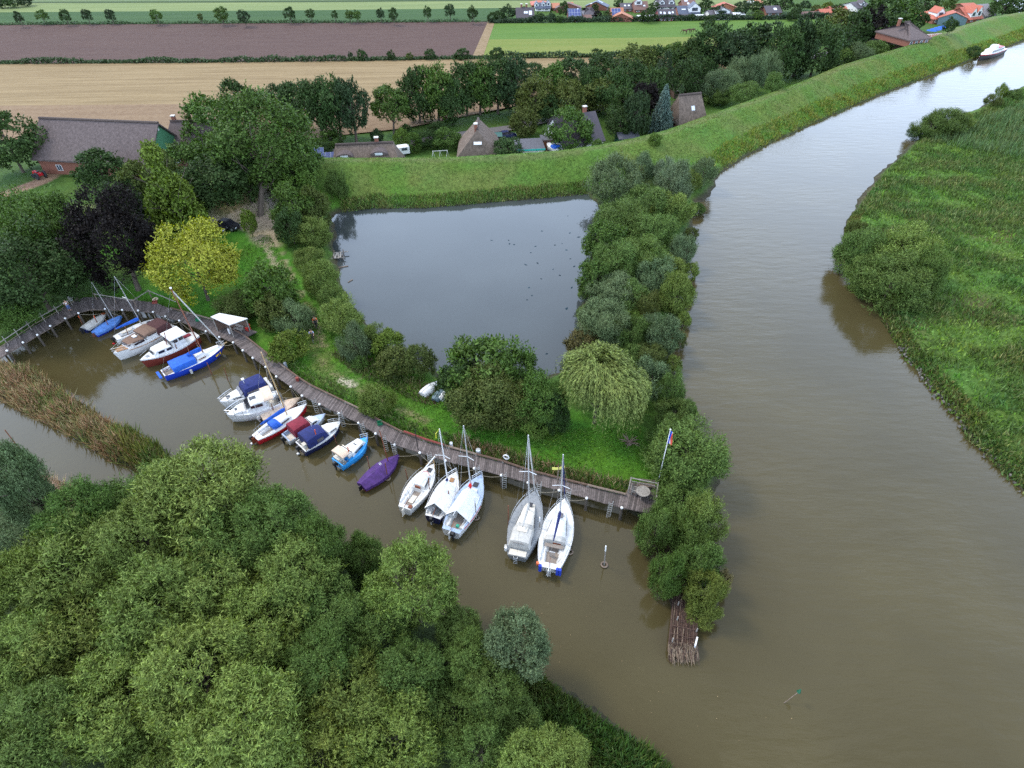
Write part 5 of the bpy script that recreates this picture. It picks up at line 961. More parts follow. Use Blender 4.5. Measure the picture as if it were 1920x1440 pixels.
# platform furniture
p = P(1206, 921, ZJ + .74); o = empty('round_table', (p[0], p[1], ZJ + .01), .3, 'round slatted wooden table on the jetty end platform', 'table'); t_ = MB()
for i in range(9):
    y = -.52 + i * .13; w = math.sqrt(max(.02, .62 ** 2 - (abs(y) + .0) ** 2)) * 2; t_.box((0, y, .74), (w, .115, .035), TIMG)
t_.torus((0, 0, .74), .62, .03, TIMG, 24, 5); t_.build('tabletop', o)
for a in range(4): MB().tube([(.42 * math.cos(a * 1.57 + .78), .42 * math.sin(a * 1.57 + .78), .72), (.5 * math.cos(a * 1.57 + .78), .5 * math.sin(a * 1.57 + .78), 0)], .035, TIMG, 5).build('leg', o)
def bench(px, w, rz, label, name='garden_bench', m=TIMB, arms=False, zb=ZJ + .01, cat='bench', seat_h=.44):
    p = P(*px, zb + seat_h); o = empty(name, (p[0], p[1], zb), rz, label, cat); s_ = MB()
    for k in range(3): s_.box((0, -.16 + k * .16, seat_h), (w, .13, .035), m)
    s_.build('seat', o); s_ = MB()
    for k in range(2 if not arms else 3): s_.box((0, .27 + .03 * k, seat_h + .18 + k * .16), (w, .03, .12), m, rx=-.2)
    s_.build('backrest', o)
    for x in (-w / 2 + .06, w / 2 - .06):
        for y in (-.2, .24): MB().box((x, y, seat_h / 2 - .01), (.06, .06, seat_h - .02), m).build('leg', o)
        if arms: MB().box((x, .02, seat_h + .22), (.07, .55, .04), m).build('armrest', o)
    return o
bench((1213, 909), 1.5, -.18, 'wooden garden bench behind the round table on the platform'); bench((1190, 919), .6, 1.25, 'grey wooden armchair left of the round table', 'garden_chair', TIMG, True, cat='chair')
# life rings, bins, pedestals along the kerb
def liferings(px, label, z=ZJ + .7):
    p = P(*px, z); o = empty('life_ring', (p[0], p[1], z), -.3, label, 'life ring', 'life rings on the jetty'); MB().torus((0, 0, 0), .27, .07, WHITE, 20, 8, 'Y').build('ring', o, True)
    MB().tube([(0, .12, -.9), (0, .12, .35)], .05, TIMG, 6).build('post', o)
liferings((949, 857), 'white life ring on a post between the tented boats and the yacht'); liferings((132, 560), 'white life ring on the handrail behind the standing person')
def bin_(px, m, label, name='litter_bin', r=.22, h=.8, z=Z_LAND + .25, cat='bin', lid=None):
    p = P(*px, z + h / 2); o = empty(name, (p[0], p[1], z - .1), 0, label, cat); b = MB(); b.cyl((0, 0, 0), r, h, m, 12, r * 1.1); b.build('body', o, True); b = MB(); b.cyl((0, 0, h), r * 1.14, .06, lid or m, 12, r * .9); b.build('lid', o, True); return o
bin_((897, 847), ALU, 'round grey metal bin in the reeds behind the jetty'); bin_((846, 833), WHITE, 'small white pedestal at the end of the red beam', 'power_pedestal', .16, .6, cat='pedestal', lid=ALU); bin_((535, 684), GREYP, 'grey power pedestal behind the kerb near the sports cruiser', 'power_pedestal', .16, .8, cat='pedestal')
bin_((557, 710), REDT, 'red can standing on the jetty above the large cruiser', 'red_can', .18, .45, ZJ + .1, 'can'); bin_((429, 620), WHITE, 'white canister on the jetty in front of the shed', 'white_canister', .12, .7, ZJ + .1, 'canister')
def crate(px, m, label, name, size=(.5, .4, .35), z=ZJ + .01, cat='crate'):
    p = P(*px, z + .2); o = empty(name, (p[0], p[1], z), .3, label, cat); b = MB(); b.box((0, 0, .05), (size[0], size[1], .06), m)
    for x in (-1, 1): b.box((x * size[0] / 2, 0, size[2] / 2 + .03), (.03, size[1] + .04, size[2]), m); b.box((0, x * size[1] / 2, size[2] / 2 + .03), (size[0] + .02, .03, size[2]), m)
    b.build('body', o); return o
GRN = mat('green_crate_plastic', (.01, .16, .07), .5); crate((371, 599), GRN, 'green crate on the jetty left of the white roofed shed', 'crate'); crate((712, 793), GRN, 'green crate on the jetty behind the light blue boat', 'crate'); crate((290, 566), REDT, 'red box at the back of the jetty below the yellow tree', 'crate', (.6, .4, .3))
o = link('tyre', MB().torus((0, 0, 0), .30, .09, C_BEI, 16, 6).build('tyre', smooth=True, mesh_only=True)); o.location = P(291, 561, ZJ + .15); tag(o, 'pale ring lying behind the red box on the jetty', 'ring')
p = P(1047, 878, ZJ + 2.2); o = empty('yellow_sign', (p[0], p[1], ZJ), .15, 'yellow double board on a post behind the white yacht', 'sign'); MB().tube([(0, .05, -.3), (0, .05, 2.4)], .05, TIMB, 6).build('post', o)
for x in (-.32, .32): MB().box((x, 0, 2.2), (.56, .04, .30), paint('yellow_board', (.72, .68, .16)), x * .6).build('board', o)

# fender stakes of the red-brown kind along the back of the kerb
# open shed with white roof
zc = [P(*q, z) for q, z in (((395, 595), 3.6), ((430, 610.5), 3.35), ((465, 598), 3.35), ((412, 588), 3.6))]
p0 = (zc[0] + zc[1] + zc[2] + zc[3]) / 4; o = empty('jetty_shed', (p0[0], p0[1], ZJ), 0, 'open wooden shed with a flat white roof beside the jetty', 'shed'); S0 = Vector((p0[0], p0[1], ZJ))
MB().hexa([Vector(q) - S0 for q in zc], [Vector(q) - S0 + Vector((0, 0, .10)) for q in zc], WHITE).build('roof', o)
wl = MB(); ins = [p0 + (q - p0) * .90 for q in zc]
for i in (2, 3):
    a, c_ = ins[i], ins[(i + 1) % 4]
    wl.hexa([Vector((a[0], a[1], ZJ - .3)) - S0, Vector((c_[0], c_[1], ZJ - .3)) - S0, Vector((c_[0] + .06, c_[1] + .06, ZJ - .3)) - S0, Vector((a[0] + .06, a[1] + .06, ZJ - .3)) - S0],
            [Vector((a[0], a[1], a[2] - .03)) - S0, Vector((c_[0], c_[1], c_[2] - .03)) - S0, Vector((c_[0] + .06, c_[1] + .06, c_[2] - .03)) - S0, Vector((a[0] + .06, a[1] + .06, a[2] - .03)) - S0], TIMR) if i != 2 or True else 0
wl.build('wall', o)
for i in (0, 1, 2): MB().box(Vector((ins[i][0], ins[i][1], ZJ + .9)) - S0, (.1, .1, 1.8), TIMG).build('post', o)
fl = [P(*q, ZJ - .02) for q in ((418, 620), (452, 636), (482, 622), (440, 606))]; MB().hexa([Vector(q) - S0 - Vector((0, 0, .1)) for q in fl], [Vector(q) - S0 for q in fl], DECKM).build('floor', o)
bench((447, 616), 1.3, -.4, 'bleached wooden bench under the shed roof', m=TIMG); bench((464, 614), .5, -.6, 'red folding chair at the right edge of the shed', 'folding_chair', C_RED, cat='chair')
# derelict pond jetty and logs
o = empty('derelict_jetty', P(622, 485, 0), .15, 'broken grey plank jetty leaning into the pond', 'jetty'); b = MB(); rr = random.Random(5)
for k in range(9): b.box((-1.4 + k * .36, rr.uniform(-.2, .2), .55 + rr.uniform(-.08, .08)), (.24, 1.9, .05), TIMG, rr.uniform(-.12, .12), ry=rr.uniform(-.1, .1))
b.build('planks', o); b = MB(); b.tube([(-2, .8, .45), (2.6, 1.0, .45)], .09, TIMG, 6); b.tube([(-2, -.8, .45), (2.1, -.7, .40)], .09, TIMG, 6); b.build('beams', o)
for x, y in ((-1.2, .8), (-1.2, -.8), (.4, .85), (.4, -.75), (1.8, .95), (1.8, -.7)): MB().tube([(x, y, -1), (x + .05, y, .9)], .08, TIMB, 6).build('pile', o)
for px, ln, rz, lb in (((641, 501), 1.9, .25, 'grey log floating at the end of the broken pond jetty'), ((657, 527), .9, .9, 'short dark plank floating in the pond')):
    o = link('driftwood', MB().tube([(-ln / 2, 0, 0), (ln / 2, .05, .02)], .09, TIMB, 6).build('driftwood', mesh_only=True)); o.location = P(*px, .05); o.rotation_euler = (0, 0, rz); tag(o, lb, 'log')
# dinghies laid up on the grass
def laid(px, L_, w, h, m, rz, label, up=True):
    g = G(*px); o = empty('laid_up_dinghy', g, rz, label, 'dinghy', 'dinghies laid up by the thicket'); R = []
    for i in range(13):
        t = i / 12; k = (max(0, math.sin(math.pi * min(1, .25 + t * .75))) ** .7) if t > 0 else .75; k = max(.05, k if t < .97 else .12)
        R.append([(-L_ / 2 + L_ * t, w / 2 * k * math.cos(q), .06 + h * (.5 + .5 * k) * max(0, math.sin(q)) ** .8) for q in [math.pi * j / 8 for j in range(9)]])
    MB().loft(R, m).build('hull', o, True); b = MB(); b.tube([(-L_ / 2, 0, h + .03), (0, 0, h + .08), (L_ / 2 * .9, 0, h * .7)], .03, m, 5); b.build('keel', o)
laid((806, 731), 2.7, 1.35, .6, WHITE, .95, 'white upturned dinghy on the grass, leftmost by the thicket'); laid((824, 741), 2.3, 1.2, .45, mat('slate_tarp', (.10, .15, .17), .7), 1.2, 'slate grey upturned dinghy between the two white ones'); laid((834, 742), 1.9, .8, .5, WHITE, 1.1, 'narrow white upturned dinghy touching the thicket')
# brushwood groyne
o = empty('brushwood_groyne', P(1280, 1215, 0), 0, 'bundled brown brushwood groyne at the tip of the willow spit', 'groyne'); q4 = [P(1264, 1110, .75), P(1306, 1110, .75), P(1308, 1212, .75), P(1254, 1212, .75)]; g0 = Vector(P(1280, 1215, 0)); b = MB(); rr = random.Random(9)
STK = mat('brushwood', (.085, .050, .037), .9, 6, .45, island=.5); STK2 = mat('bleached_brushwood', (.25, .185, .125), .9, 6, .4, island=.4)
b.hexa([Vector(q) - g0 - Vector((0, 0, 1.6)) for q in q4][::-1], [Vector(q) - g0 - Vector((0, 0, .12)) for q in q4][::-1], STK)
for k in range(700):
    s_, t0 = rr.random(), rr.uniform(0, .75); ln = rr.uniform(.2, .45); a = lambda s1, t1: q4[0] * (1 - s1) * (1 - t1) + q4[1] * s1 * (1 - t1) + q4[2] * s1 * t1 + q4[3] * (1 - s1) * t1
    z = rr.uniform(-.1, .14); b.tube([Vector(a(s_, t0)) - g0 + Vector((0, 0, z)), Vector(a(min(1, max(0, s_ + rr.uniform(-.05, .05))), min(1.0, t0 + ln))) - g0 + Vector((0, 0, z * .8))], .022, STK if rr.random() < .9 else STK2, 4, .012)
b.build('brushwood', o); b = MB()
for k in range(420):
    s_ = rr.random(); p = q4[3] * (1 - s_) + q4[2] * s_ + np.array([0, rr.uniform(-.3, .3), 0]); b.tube([Vector(p) - g0 + Vector((0, 0, rr.uniform(-.15, .12))), Vector(p) - g0 + Vector((rr.uniform(-.12, .12), -rr.uniform(.3, 1.0), -rr.uniform(.25, 1.1)))], .024, STK2 if rr.random() < .65 else STK, 4, .014)
b.build('frayed_end', o); b = MB()
for k, (y0, y1) in enumerate(((.50, .62), (.64, .74), (.78, .90), (.9, .86))): b.tube([Vector(q4[0] * (1 - y0) + q4[3] * y0) - g0 + Vector((0, 0, .16)), Vector(q4[1] * (1 - y1) + q4[2] * y1) - g0 + Vector((0, 0, .16))], .02, STK, 5)
b.build('lashing_pole', o)
for i, (a, z1) in enumerate((((1258, 1208), 1.3), ((1267, 1168), 1.3), ((1269, 1140), 1.3), ((1303, 1190), 1.3))): p = P(*a, .4); MB().tube([Vector(p) - g0 - Vector((0, 0, 1)), Vector(p) - g0 + Vector((.02, 0, z1 - .3))], .05, TIMG, 6).build('stake', o)
p = P(1305, 1204, 1.1); MB().box(Vector(p) - g0, (.12, .75, .30), WHITE, -.45).build('white_board', o)
# stump on the lawn
g = G(1180, 832); o = empty('root_stump', g, 0, 'uprooted grey brown root stump on the lawn left of the flagpole', 'stump'); b = MB(); rr = random.Random(2)
for k in range(26): a, e = rr.uniform(0, 6.28), rr.uniform(-.1, 1.2); ln = rr.uniform(.5, 1.15); b.tube([(0, 0, .15), (math.cos(a) * ln * .5, math.sin(a) * ln * .5, .2 + e * .3), (math.cos(a) * ln, math.sin(a) * ln, .1 + e * .5)], .07, TIMB if k % 3 else TIMR, 5, .02)
b.cyl((0, 0, -.1), .35, .4, TIMB, 9, .2); b.build('roots', o)

# mooring ropes: from the end that lies at the jetty to two piles, from the other end to a pole close by
ROPE = mat('mooring_rope', (.30, .26, .19), .9, 9, .3); cw = [P(q[0], q[1], ZJ + .26) for q in CAPS]; pw_ = [P(*bp, 0) for bp, *_ in PL]
for bt_ in BOATS:
    if not bt_.moored: continue
    ca_, sa_ = math.cos(bt_.yaw), math.sin(bt_.yaw); W_ = lambda x, y: np.array([bt_.c[0] + ca_ * x - sa_ * y, bt_.c[1] + sa_ * x + ca_ * y]); loc = lambda p: ((p[0] - bt_.c[0]) * ca_ + (p[1] - bt_.c[1]) * sa_, -(p[0] - bt_.c[0]) * sa_ + (p[1] - bt_.c[1]) * ca_)
    ends = [(bt_.X(.97), bt_.z(1) + .03), (bt_.X(.02), bt_.z(0) + .03)]; dist = [min(np.linalg.norm(c_[:2] - W_(e[0], 0)) for c_ in cw) for e in ends]; k = int(np.argmin(dist)); e = ends[k]
    for c_ in sorted(cw, key=lambda c_: np.linalg.norm(c_[:2] - W_(e[0], 0)))[:2]:
        x, y = loc(c_); a0 = np.array([e[0], .15 if y > 0 else -.15, e[1]]); a1 = np.array([x, y, 1.55]); MB().tube([a0, (a0 + a1) / 2 - np.array([0, 0, .12]), a1], .022, ROPE, 4).build('mooring_rope', bt_.o)
    e = ends[1 - k]
    for p in sorted(pw_, key=lambda p: np.linalg.norm(p[:2] - W_(e[0], 0)))[:1]:
        x, y = loc(p)
        if math.hypot(x - e[0], y) < 4.5: a0 = np.array([e[0], .3 if y > 0 else -.3, e[1]]); a1 = np.array([x, y, .7]); MB().tube([a0, (a0 + a1) / 2 - np.array([0, 0, .1]), a1], .02, ROPE, 4).build('mooring_rope', bt_.o)
# ------------------------------------------------------------------ reeds, marsh herbs and bank plants (nobody could count them)
def scatter(poly, n, seed, edge=None):
    rs = np.random.RandomState(seed); lo, hi = poly.min(0), poly.max(0); out = []
    while sum(len(q) for q in out) < n:
        q = rs.uniform(lo, hi, (n * 2, 2)); q = q[inside(q[:, 0], q[:, 1], poly)]; out.append(q)
        if sum(len(k) for k in out) == 0 and len(out) > 20: break
    return np.concatenate(out)[:n], rs
def blades(name, pts, rs, h, w, lean, color, m, dirx=(0, 0), z=None, kind='stuff', label=None):
    X, Y = pts[:, 0], pts[:, 1]; Z, wd = terrain(X, Y); ok = (wd > -.5); X, Y, Z = X[ok], Y[ok], np.maximum(Z[ok], -.1); k = len(X)
    D = unit(np.stack([rs.normal(size=k) * lean + dirx[0], rs.normal(size=k) * lean + dirx[1], np.ones(k)], 1)); H = h * rs.uniform(.55, 1.35, k) * (.6 + .8 * vnoise(X, Y, 2.5, 21))
    me = leaves_mesh(name, np.stack([X, Y, Z], 1) + D * H[:, None] * .45, D, H, w * rs.uniform(.6, 1.5, k), rs, None, m); o = link(name, me); o.color = (*color, 1); return tag(o, label, None, None, kind)
REEDM = leafmat('reed_blades', .035, .45, .2, 1.1, .35); HERB = leafmat('marsh_herbs', .045, .42, .2, 1.1, .22)
def two(name, poly, n, seed, h, w, lean, cols, m, frac=(.6, .4), dirx=(0, 0), mask=None):
    for i, (c, f) in enumerate(zip(cols, frac)):
        p, rs = scatter(poly, int(n * f), seed + i)
        keep = vnoise(p[:, 0], p[:, 1], 3.0, seed + 7) + rs.uniform(-.25, .25, len(p)) > (.30 if i == 0 else .45) if len(cols) > 1 else np.ones(len(p), bool)
        if i == 1: keep = vnoise(p[:, 0], p[:, 1], 3.0, seed + 7) + rs.uniform(-.25, .25, len(p)) < .62
        blades(name, p[keep], rs, h, w, lean, c, m, dirx)
strip_ = PW([(-60, 690), (0, 681), (48, 690), (90, 714), (132, 746), (192, 781), (252, 815), (302, 850), (330, 878), (316, 896), (285, 894), (230, 873), (180, 846), (120, 809), (60, 779), (0, 749), (-60, 730)], .4)
two('reed_bed', strip_, 12500, 31, 1.25, .085, .42, [(.30, .19, .085), (.14, .17, .045), (.25, .22, .09)], REEDM, (.45, .3, .25), (.12, -.05))
two('reed_bed', PW([(215, 800), (270, 810), (318, 850), (332, 885), (290, 893), (240, 868)], .4), 2600, 37, 1.5, .10, .3, [(.085, .13, .022), (.16, .17, .03)], REEDM)
two('reed_bed', PW([(75, 890), (110, 870), (175, 905), (200, 930), (150, 950), (90, 945)], .4), 3200, 41, 1.5, .07, .5, [(.38, .27, .16), (.16, .18, .06)], REEDM)
def ribbon(pts, z, wd, off=0.0):
    c = np.array([P(a, b, z)[:2] for a, b in pts]); L_, R_ = [], []
    for i, p in enumerate(c):
        d = c[min(i + 1, len(c) - 1)] - c[max(i - 1, 0)]; n = np.array([-d[1], d[0]]) / max(1e-6, np.linalg.norm(d)); L_.append(p + n * (off + wd)); R_.append(p + n * off)
    return np.array(L_ + R_[::-1])
KB = [(515, 674), (562, 709), (613, 737), (684, 771), (752, 809), (795, 825), (842, 838), (893, 852), (943, 865), (992, 882), (1050, 897), (1102, 910), (1176, 926)]
two('reed_bed', ribbon(KB[6:], 1.4, 1.5, .25), 3000, 51, 1.0, .08, .35, [(.28, .20, .09), (.10, .15, .035), (.15, .15, .05)], REEDM, (.35, .4, .25))
two('bank_herbs', ribbon(KB[:7], 1.4, 1.5, .25), 2200, 57, .5, .13, .5, [(.09, .17, .028), (.12, .15, .04)], HERB)
two('bank_herbs', ribbon([(640, 655), (690, 690), (740, 712), (790, 735), (830, 745)][::1], 1.2, 3.0, -1.6), 2600, 61, .6, .12, .5, [(.085, .11, .03), (.12, .10, .04)], HERB)
two('bank_herbs', PW([(820, 1150), (900, 1185), (985, 1240), (1030, 1275), (1080, 1312), (1130, 1348), (1185, 1382), (1240, 1415), (1300, 1475), (1200, 1520), (1000, 1480), (900, 1400), (850, 1250)], 1.0), 34000, 63, .85, .10, .55, [(.060, .115, .020), (.095, .125, .028)], HERB)
two('bank_herbs', PW([(1225, 945), (1330, 935), (1350, 1010), (1350, 1120), (1335, 1150), (1310, 1180), (1265, 1120), (1240, 1060)], .7), 3000, 64, .5, .12, .5, [(.05, .06, .022), (.09, .055, .03)], HERB)
# marsh on the right bank: tall herbs in bands
mp_ = PW([(1590, 430), (1612, 385), (1660, 320), (1720, 268), (1810, 222), (1925, 165), (2150, 120), (2150, 1120), (2010, 990), (1922, 908), (1832, 822), (1752, 722), (1702, 662), (1655, 580), (1622, 530), (1595, 490)], 1.1)
def marsh_bed(n, seed, h, w, lean, col, lo, hi):
    p, rs = scatter(mp_, n, seed); v = .55 * vnoise(p[:, 0] * .35, p[:, 1], 4.5, 71) + .3 * vnoise(p[:, 0], p[:, 1], 2.2, 72) + .15 * vnoise(p[:, 0], p[:, 1], .9, 73)
    q = p[(v > lo) & (v < hi)]; blades('marsh_herbs', q, rs, h, w, lean, col, HERB)
marsh_bed(60000, 65, .55, .16, .55, (.098, .20, .024), -1, .54)
marsh_bed(80000, 66, .85, .15, .5, (.070, .126, .024), .42, 1)
marsh_bed(45000, 67, .9, .13, .5, (.15, .175, .05), .60, 1)
two('reed_bed', PW([(1735, 262), (1810, 240), (1925, 190), (2050, 170), (2050, 290), (1920, 300), (1800, 282)], 1.2), 9000, 68, 1.7, .11, .2, [(.080, .145, .045), (.11, .165, .06)], REEDM, dirx=(.05, 0))
# dike foot, river and pond edges
two('bank_grass', ribbon([(1348, 326), (1400, 290), (1450, 265), (1530, 228), (1600, 197), (1680, 165), (1760, 135), (1840, 105), (1920, 75), (2000, 48)], .3, 4.0, .2), 17000, 81, .65, .16, .45, [(.145, .19, .022), (.10, .185, .02), (.17, .175, .03)], HERB, (.4, .35, .25))
two('bank_grass', ribbon([(640, 396), (700, 389), (800, 388), (900, 379), (1000, 371), (1100, 362)], .3, 2.6, .0), 6500, 84, .7, .14, .4, [(.095, .175, .03), (.14, .16, .04)], HERB)
two('bank_grass', ribbon([(1597, 398), (1582, 425), (1582, 455), (1592, 505), (1622, 540), (1652, 585), (1675, 635), (1702, 670), (1722, 697), (1752, 730), (1792, 780), (1832, 830), (1872, 875), (1922, 920), (2010, 1000)], .3, 1.7, .2), 9000, 87, .6, .14, .5, [(.075, .13, .022), (.12, .125, .03)], HERB)
def turf(poly, n, seed, h, w, col, z=None): p, rs = scatter(poly, n, seed); blades('turf', p, rs, h, w, .6, col, HERB)
dk_w = np.array([P(a, b, Z_DIKE)[:2] for a, b in CREST[4:20]]); 
p_, rs_ = scatter(np.array([dk_w.min(0) - 12, (dk_w[:, 0].max() + 12, dk_w[:, 1].min() - 12), dk_w.max(0) + 12, (dk_w[:, 0].min() - 12, dk_w[:, 1].max() + 12)]), 600000, 90); dd = segdist(p_[:, 0], p_[:, 1], dk_w, False); p_ = p_[dd < 10.5]
nz_ = vnoise(p_[:, 0], p_[:, 1], 5, 91); blades('turf', p_[nz_ > .35], rs_, .13, .15, .9, (.100, .182, .030), HERB); blades('turf', p_[nz_ <= .38], rs_, .12, .15, .9, (.15, .185, .045), HERB)
turf(PW([(505, 440), (575, 560), (655, 665), (740, 720), (840, 760), (1000, 810), (1200, 800), (1235, 895), (1170, 925), (900, 845), (700, 765), (560, 690), (440, 560), (440, 470)], 1.1), 30000, 93, .11, .12, (.078, .190, .016))
# stones along the marsh bank
sb = MB(); STN = mat('bank_stones', (.12, .11, .095), .9, 3, .5, .4, island=.5); rr = random.Random(4)
for k in range(230):
    t = rr.random() ** 1.3; pts = [(1690, 655), (1722, 695), (1752, 730), (1775, 758), (1832, 830), (1922, 918)]; i = min(4, int(t * 5)); f = t * 5 - i; a, b_ = pts[i], pts[i + 1]
    p = P(a[0] + (b_[0] - a[0]) * f, a[1] + (b_[1] - a[1]) * f, .15); x, y = p[0] + rr.gauss(.45, .45), p[1] + rr.gauss(.1, .35); s_ = rr.uniform(.10, .26)
    sb.box((x, y, max(.02, zg(x, y) - .02) if k % 3 == 0 else .18 + rr.uniform(-.08, .15)), (s_ * 1.5, s_, s_ * .8), STN, rr.uniform(0, 3), .7, rr.uniform(-.4, .4), rr.uniform(-.4, .4))
tag(sb.build('bank_stones'), kind='stuff')
# leaves drifting on the basin, weed spots on the pond
def floats(name, poly, n, seed, s, col, m):
    p, rs = scatter(poly, n, seed); d = unit(np.stack([rs.normal(size=n), rs.normal(size=n), np.zeros(n)], 1)); me = leaves_mesh(name, np.concatenate([p, np.full((n, 1), .028)], 1), d, s * rs.uniform(.5, 1.4, n), s * .6 * rs.uniform(.5, 1.4, n), rs, np.tile([0, 0, 9.], (n, 1)), m); o = link(name, me); o.color = (*col, 1); tag(o, kind='stuff')
floats('drifting_leaves', PW([(560, 880), (900, 1010), (1200, 1010), (1240, 1250), (1500, 1350), (1300, 1440), (1000, 1220), (760, 1040)]), 80, 5, .08, (.20, .14, .06), LEAF_O)
floats('pond_weed', PW([(860, 420), (1090, 400), (1075, 560), (1030, 680), (960, 640), (980, 480)]), 26, 6, .55, (.010, .028, .042), LEAF_O)
# field hedges: low continuous leaf banks
def hedge(pts, w, h, n, col, label, seed):
    c = [P(a, b, ZF)[:2] for a, b in pts]; rs = np.random.RandomState(seed); seg = [np.linalg.norm(c[i + 1] - c[i]) for i in range(len(c) - 1)]; pk = rs.choice(len(seg), n, p=np.array(seg) / sum(seg)); t = rs.rand(n)[:, None]; c = np.array(c)
    q = c[pk] * (1 - t) + c[pk + 1] * t; hh = h * (.5 + .9 * vnoise(q[:, 0], q[:, 1], 5, seed)); o3 = np.concatenate([q + rs.normal(size=(n, 2)) * w * .5, (Z_POLD + rs.rand(n) ** .6 * hh)[:, None]], 1)
    o = link('hedge', leaves_mesh('hedge', o3, unit(rs.normal(size=(n, 3)) + [0, 0, .6]), .8 * rs.uniform(.6, 1.3, n), .55 * rs.uniform(.6, 1.3, n), rs, np.tile([0, -.5, .8], (n, 1)), LEAF_F)); o.color = (*col, 1); tag(o, label, 'hedge')
hedge([(-300, 121), (0, 119), (330, 117), (640, 114), (860, 110), (1120, 106), (1200, 105)], 1.2, 1.5, 9000, (.035, .062, .02), 'thin dark hedge between the stubble field and the purple field', 3)
hedge([(-500, 48), (0, 46), (450, 43), (900, 40.5)], 1.6, 1.0, 5000, (.045, .085, .028), 'low green hedge along the far edge of the ploughed field', 4)
hedge([(915, 42.5), (1120, 41), (1400, 36.5), (1560, 35)], 1.2, 1.8, 7000, (.028, .05, .022), 'dark hedge in front of the village gardens beyond the meadow', 5)
# ------------------------------------------------------------------ buildings
BRICK = mat('red_brick', (.22, .085, .055), .85, 14, .35, .3, stretch=(1, 1, 3)); PALE = mat('pale_render', (.62, .60, .56), .8, 4, .12); DKWALL = mat('dark_timber_wall', (.10, .06, .045), .85, 6, .3); GWALL = mat('green_boards', (.07, .21, .11), .8, 5, .3, stretch=(9, 9, 1)); BGW = mat('blue_grey_boards', (.13, .19, .21), .8, 5, .2)
THATCH = mat('weathered_thatch', (.112, .086, .082), .95, 2.6, .34, .8, bscale=22, stretch=(1, 1, .45)); THATCH2 = mat('brown_thatch', (.145, .108, .085), .95, 2.4, .38, .8, bscale=22, stretch=(1, 1, .45)); RIDGE = mat('ridge_heather', (.075, .055, .048), .95, 6, .4, .6)
TILED = mat('dark_tiles', (.062, .052, .062), .6, 9, .3, .3); TILEN = mat('blue_grey_tiles', (.060, .075, .115), .55, 9, .3, .3); TILER = mat('red_tiles', (.40, .115, .072), .75, 7, .3, .3); TILEO = mat('orange_tiles', (.38, .145, .075), .75, 7, .3, .3); TILEB = mat('brown_tiles', (.155, .085, .070), .75, 7, .3, .3); FELT = mat('grey_roof_felt', (.085, .085, .10), .85, 3, .3); SHEET = mat('grey_sheet_roof', (.22, .21, .22), .7, 4, .25, stretch=(9, 1, 1))
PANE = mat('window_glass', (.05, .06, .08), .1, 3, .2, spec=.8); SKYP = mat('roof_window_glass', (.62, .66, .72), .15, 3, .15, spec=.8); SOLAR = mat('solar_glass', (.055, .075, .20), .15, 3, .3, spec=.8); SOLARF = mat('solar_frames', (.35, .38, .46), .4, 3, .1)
FRAME = WHITE
def vpx(p):
    """pixels per metre of height and of width at a world point"""
    a = np.array(proj(p)); return abs(proj(np.asarray(p) + [0, 0, 1])[1] - a[1]), FPX / depth(p)
def gwin(o, x, y, z, w, h, face, parent=None, m=None, n=1):
    """a window (frame, pane) on a wall: face is the wall's outward direction in degrees"""
    a = math.radians(face); b = MB().box((x, y, z), (.06, w, h), FRAME, a).build('window', parent or o); c = MB(); k = (w - .16) / n
    for i in range(n):
        yy = -w / 2 + .08 + k * (i + .5); c.box((x - math.sin(a) * yy + .02 * math.cos(a), y + math.cos(a) * yy + .02 * math.sin(a), z), (.06, k * .82, h - .16), m or PANE, a)
    if (parent or o) is o: c.build('pane', b)
    else: c.build('pane', parent)
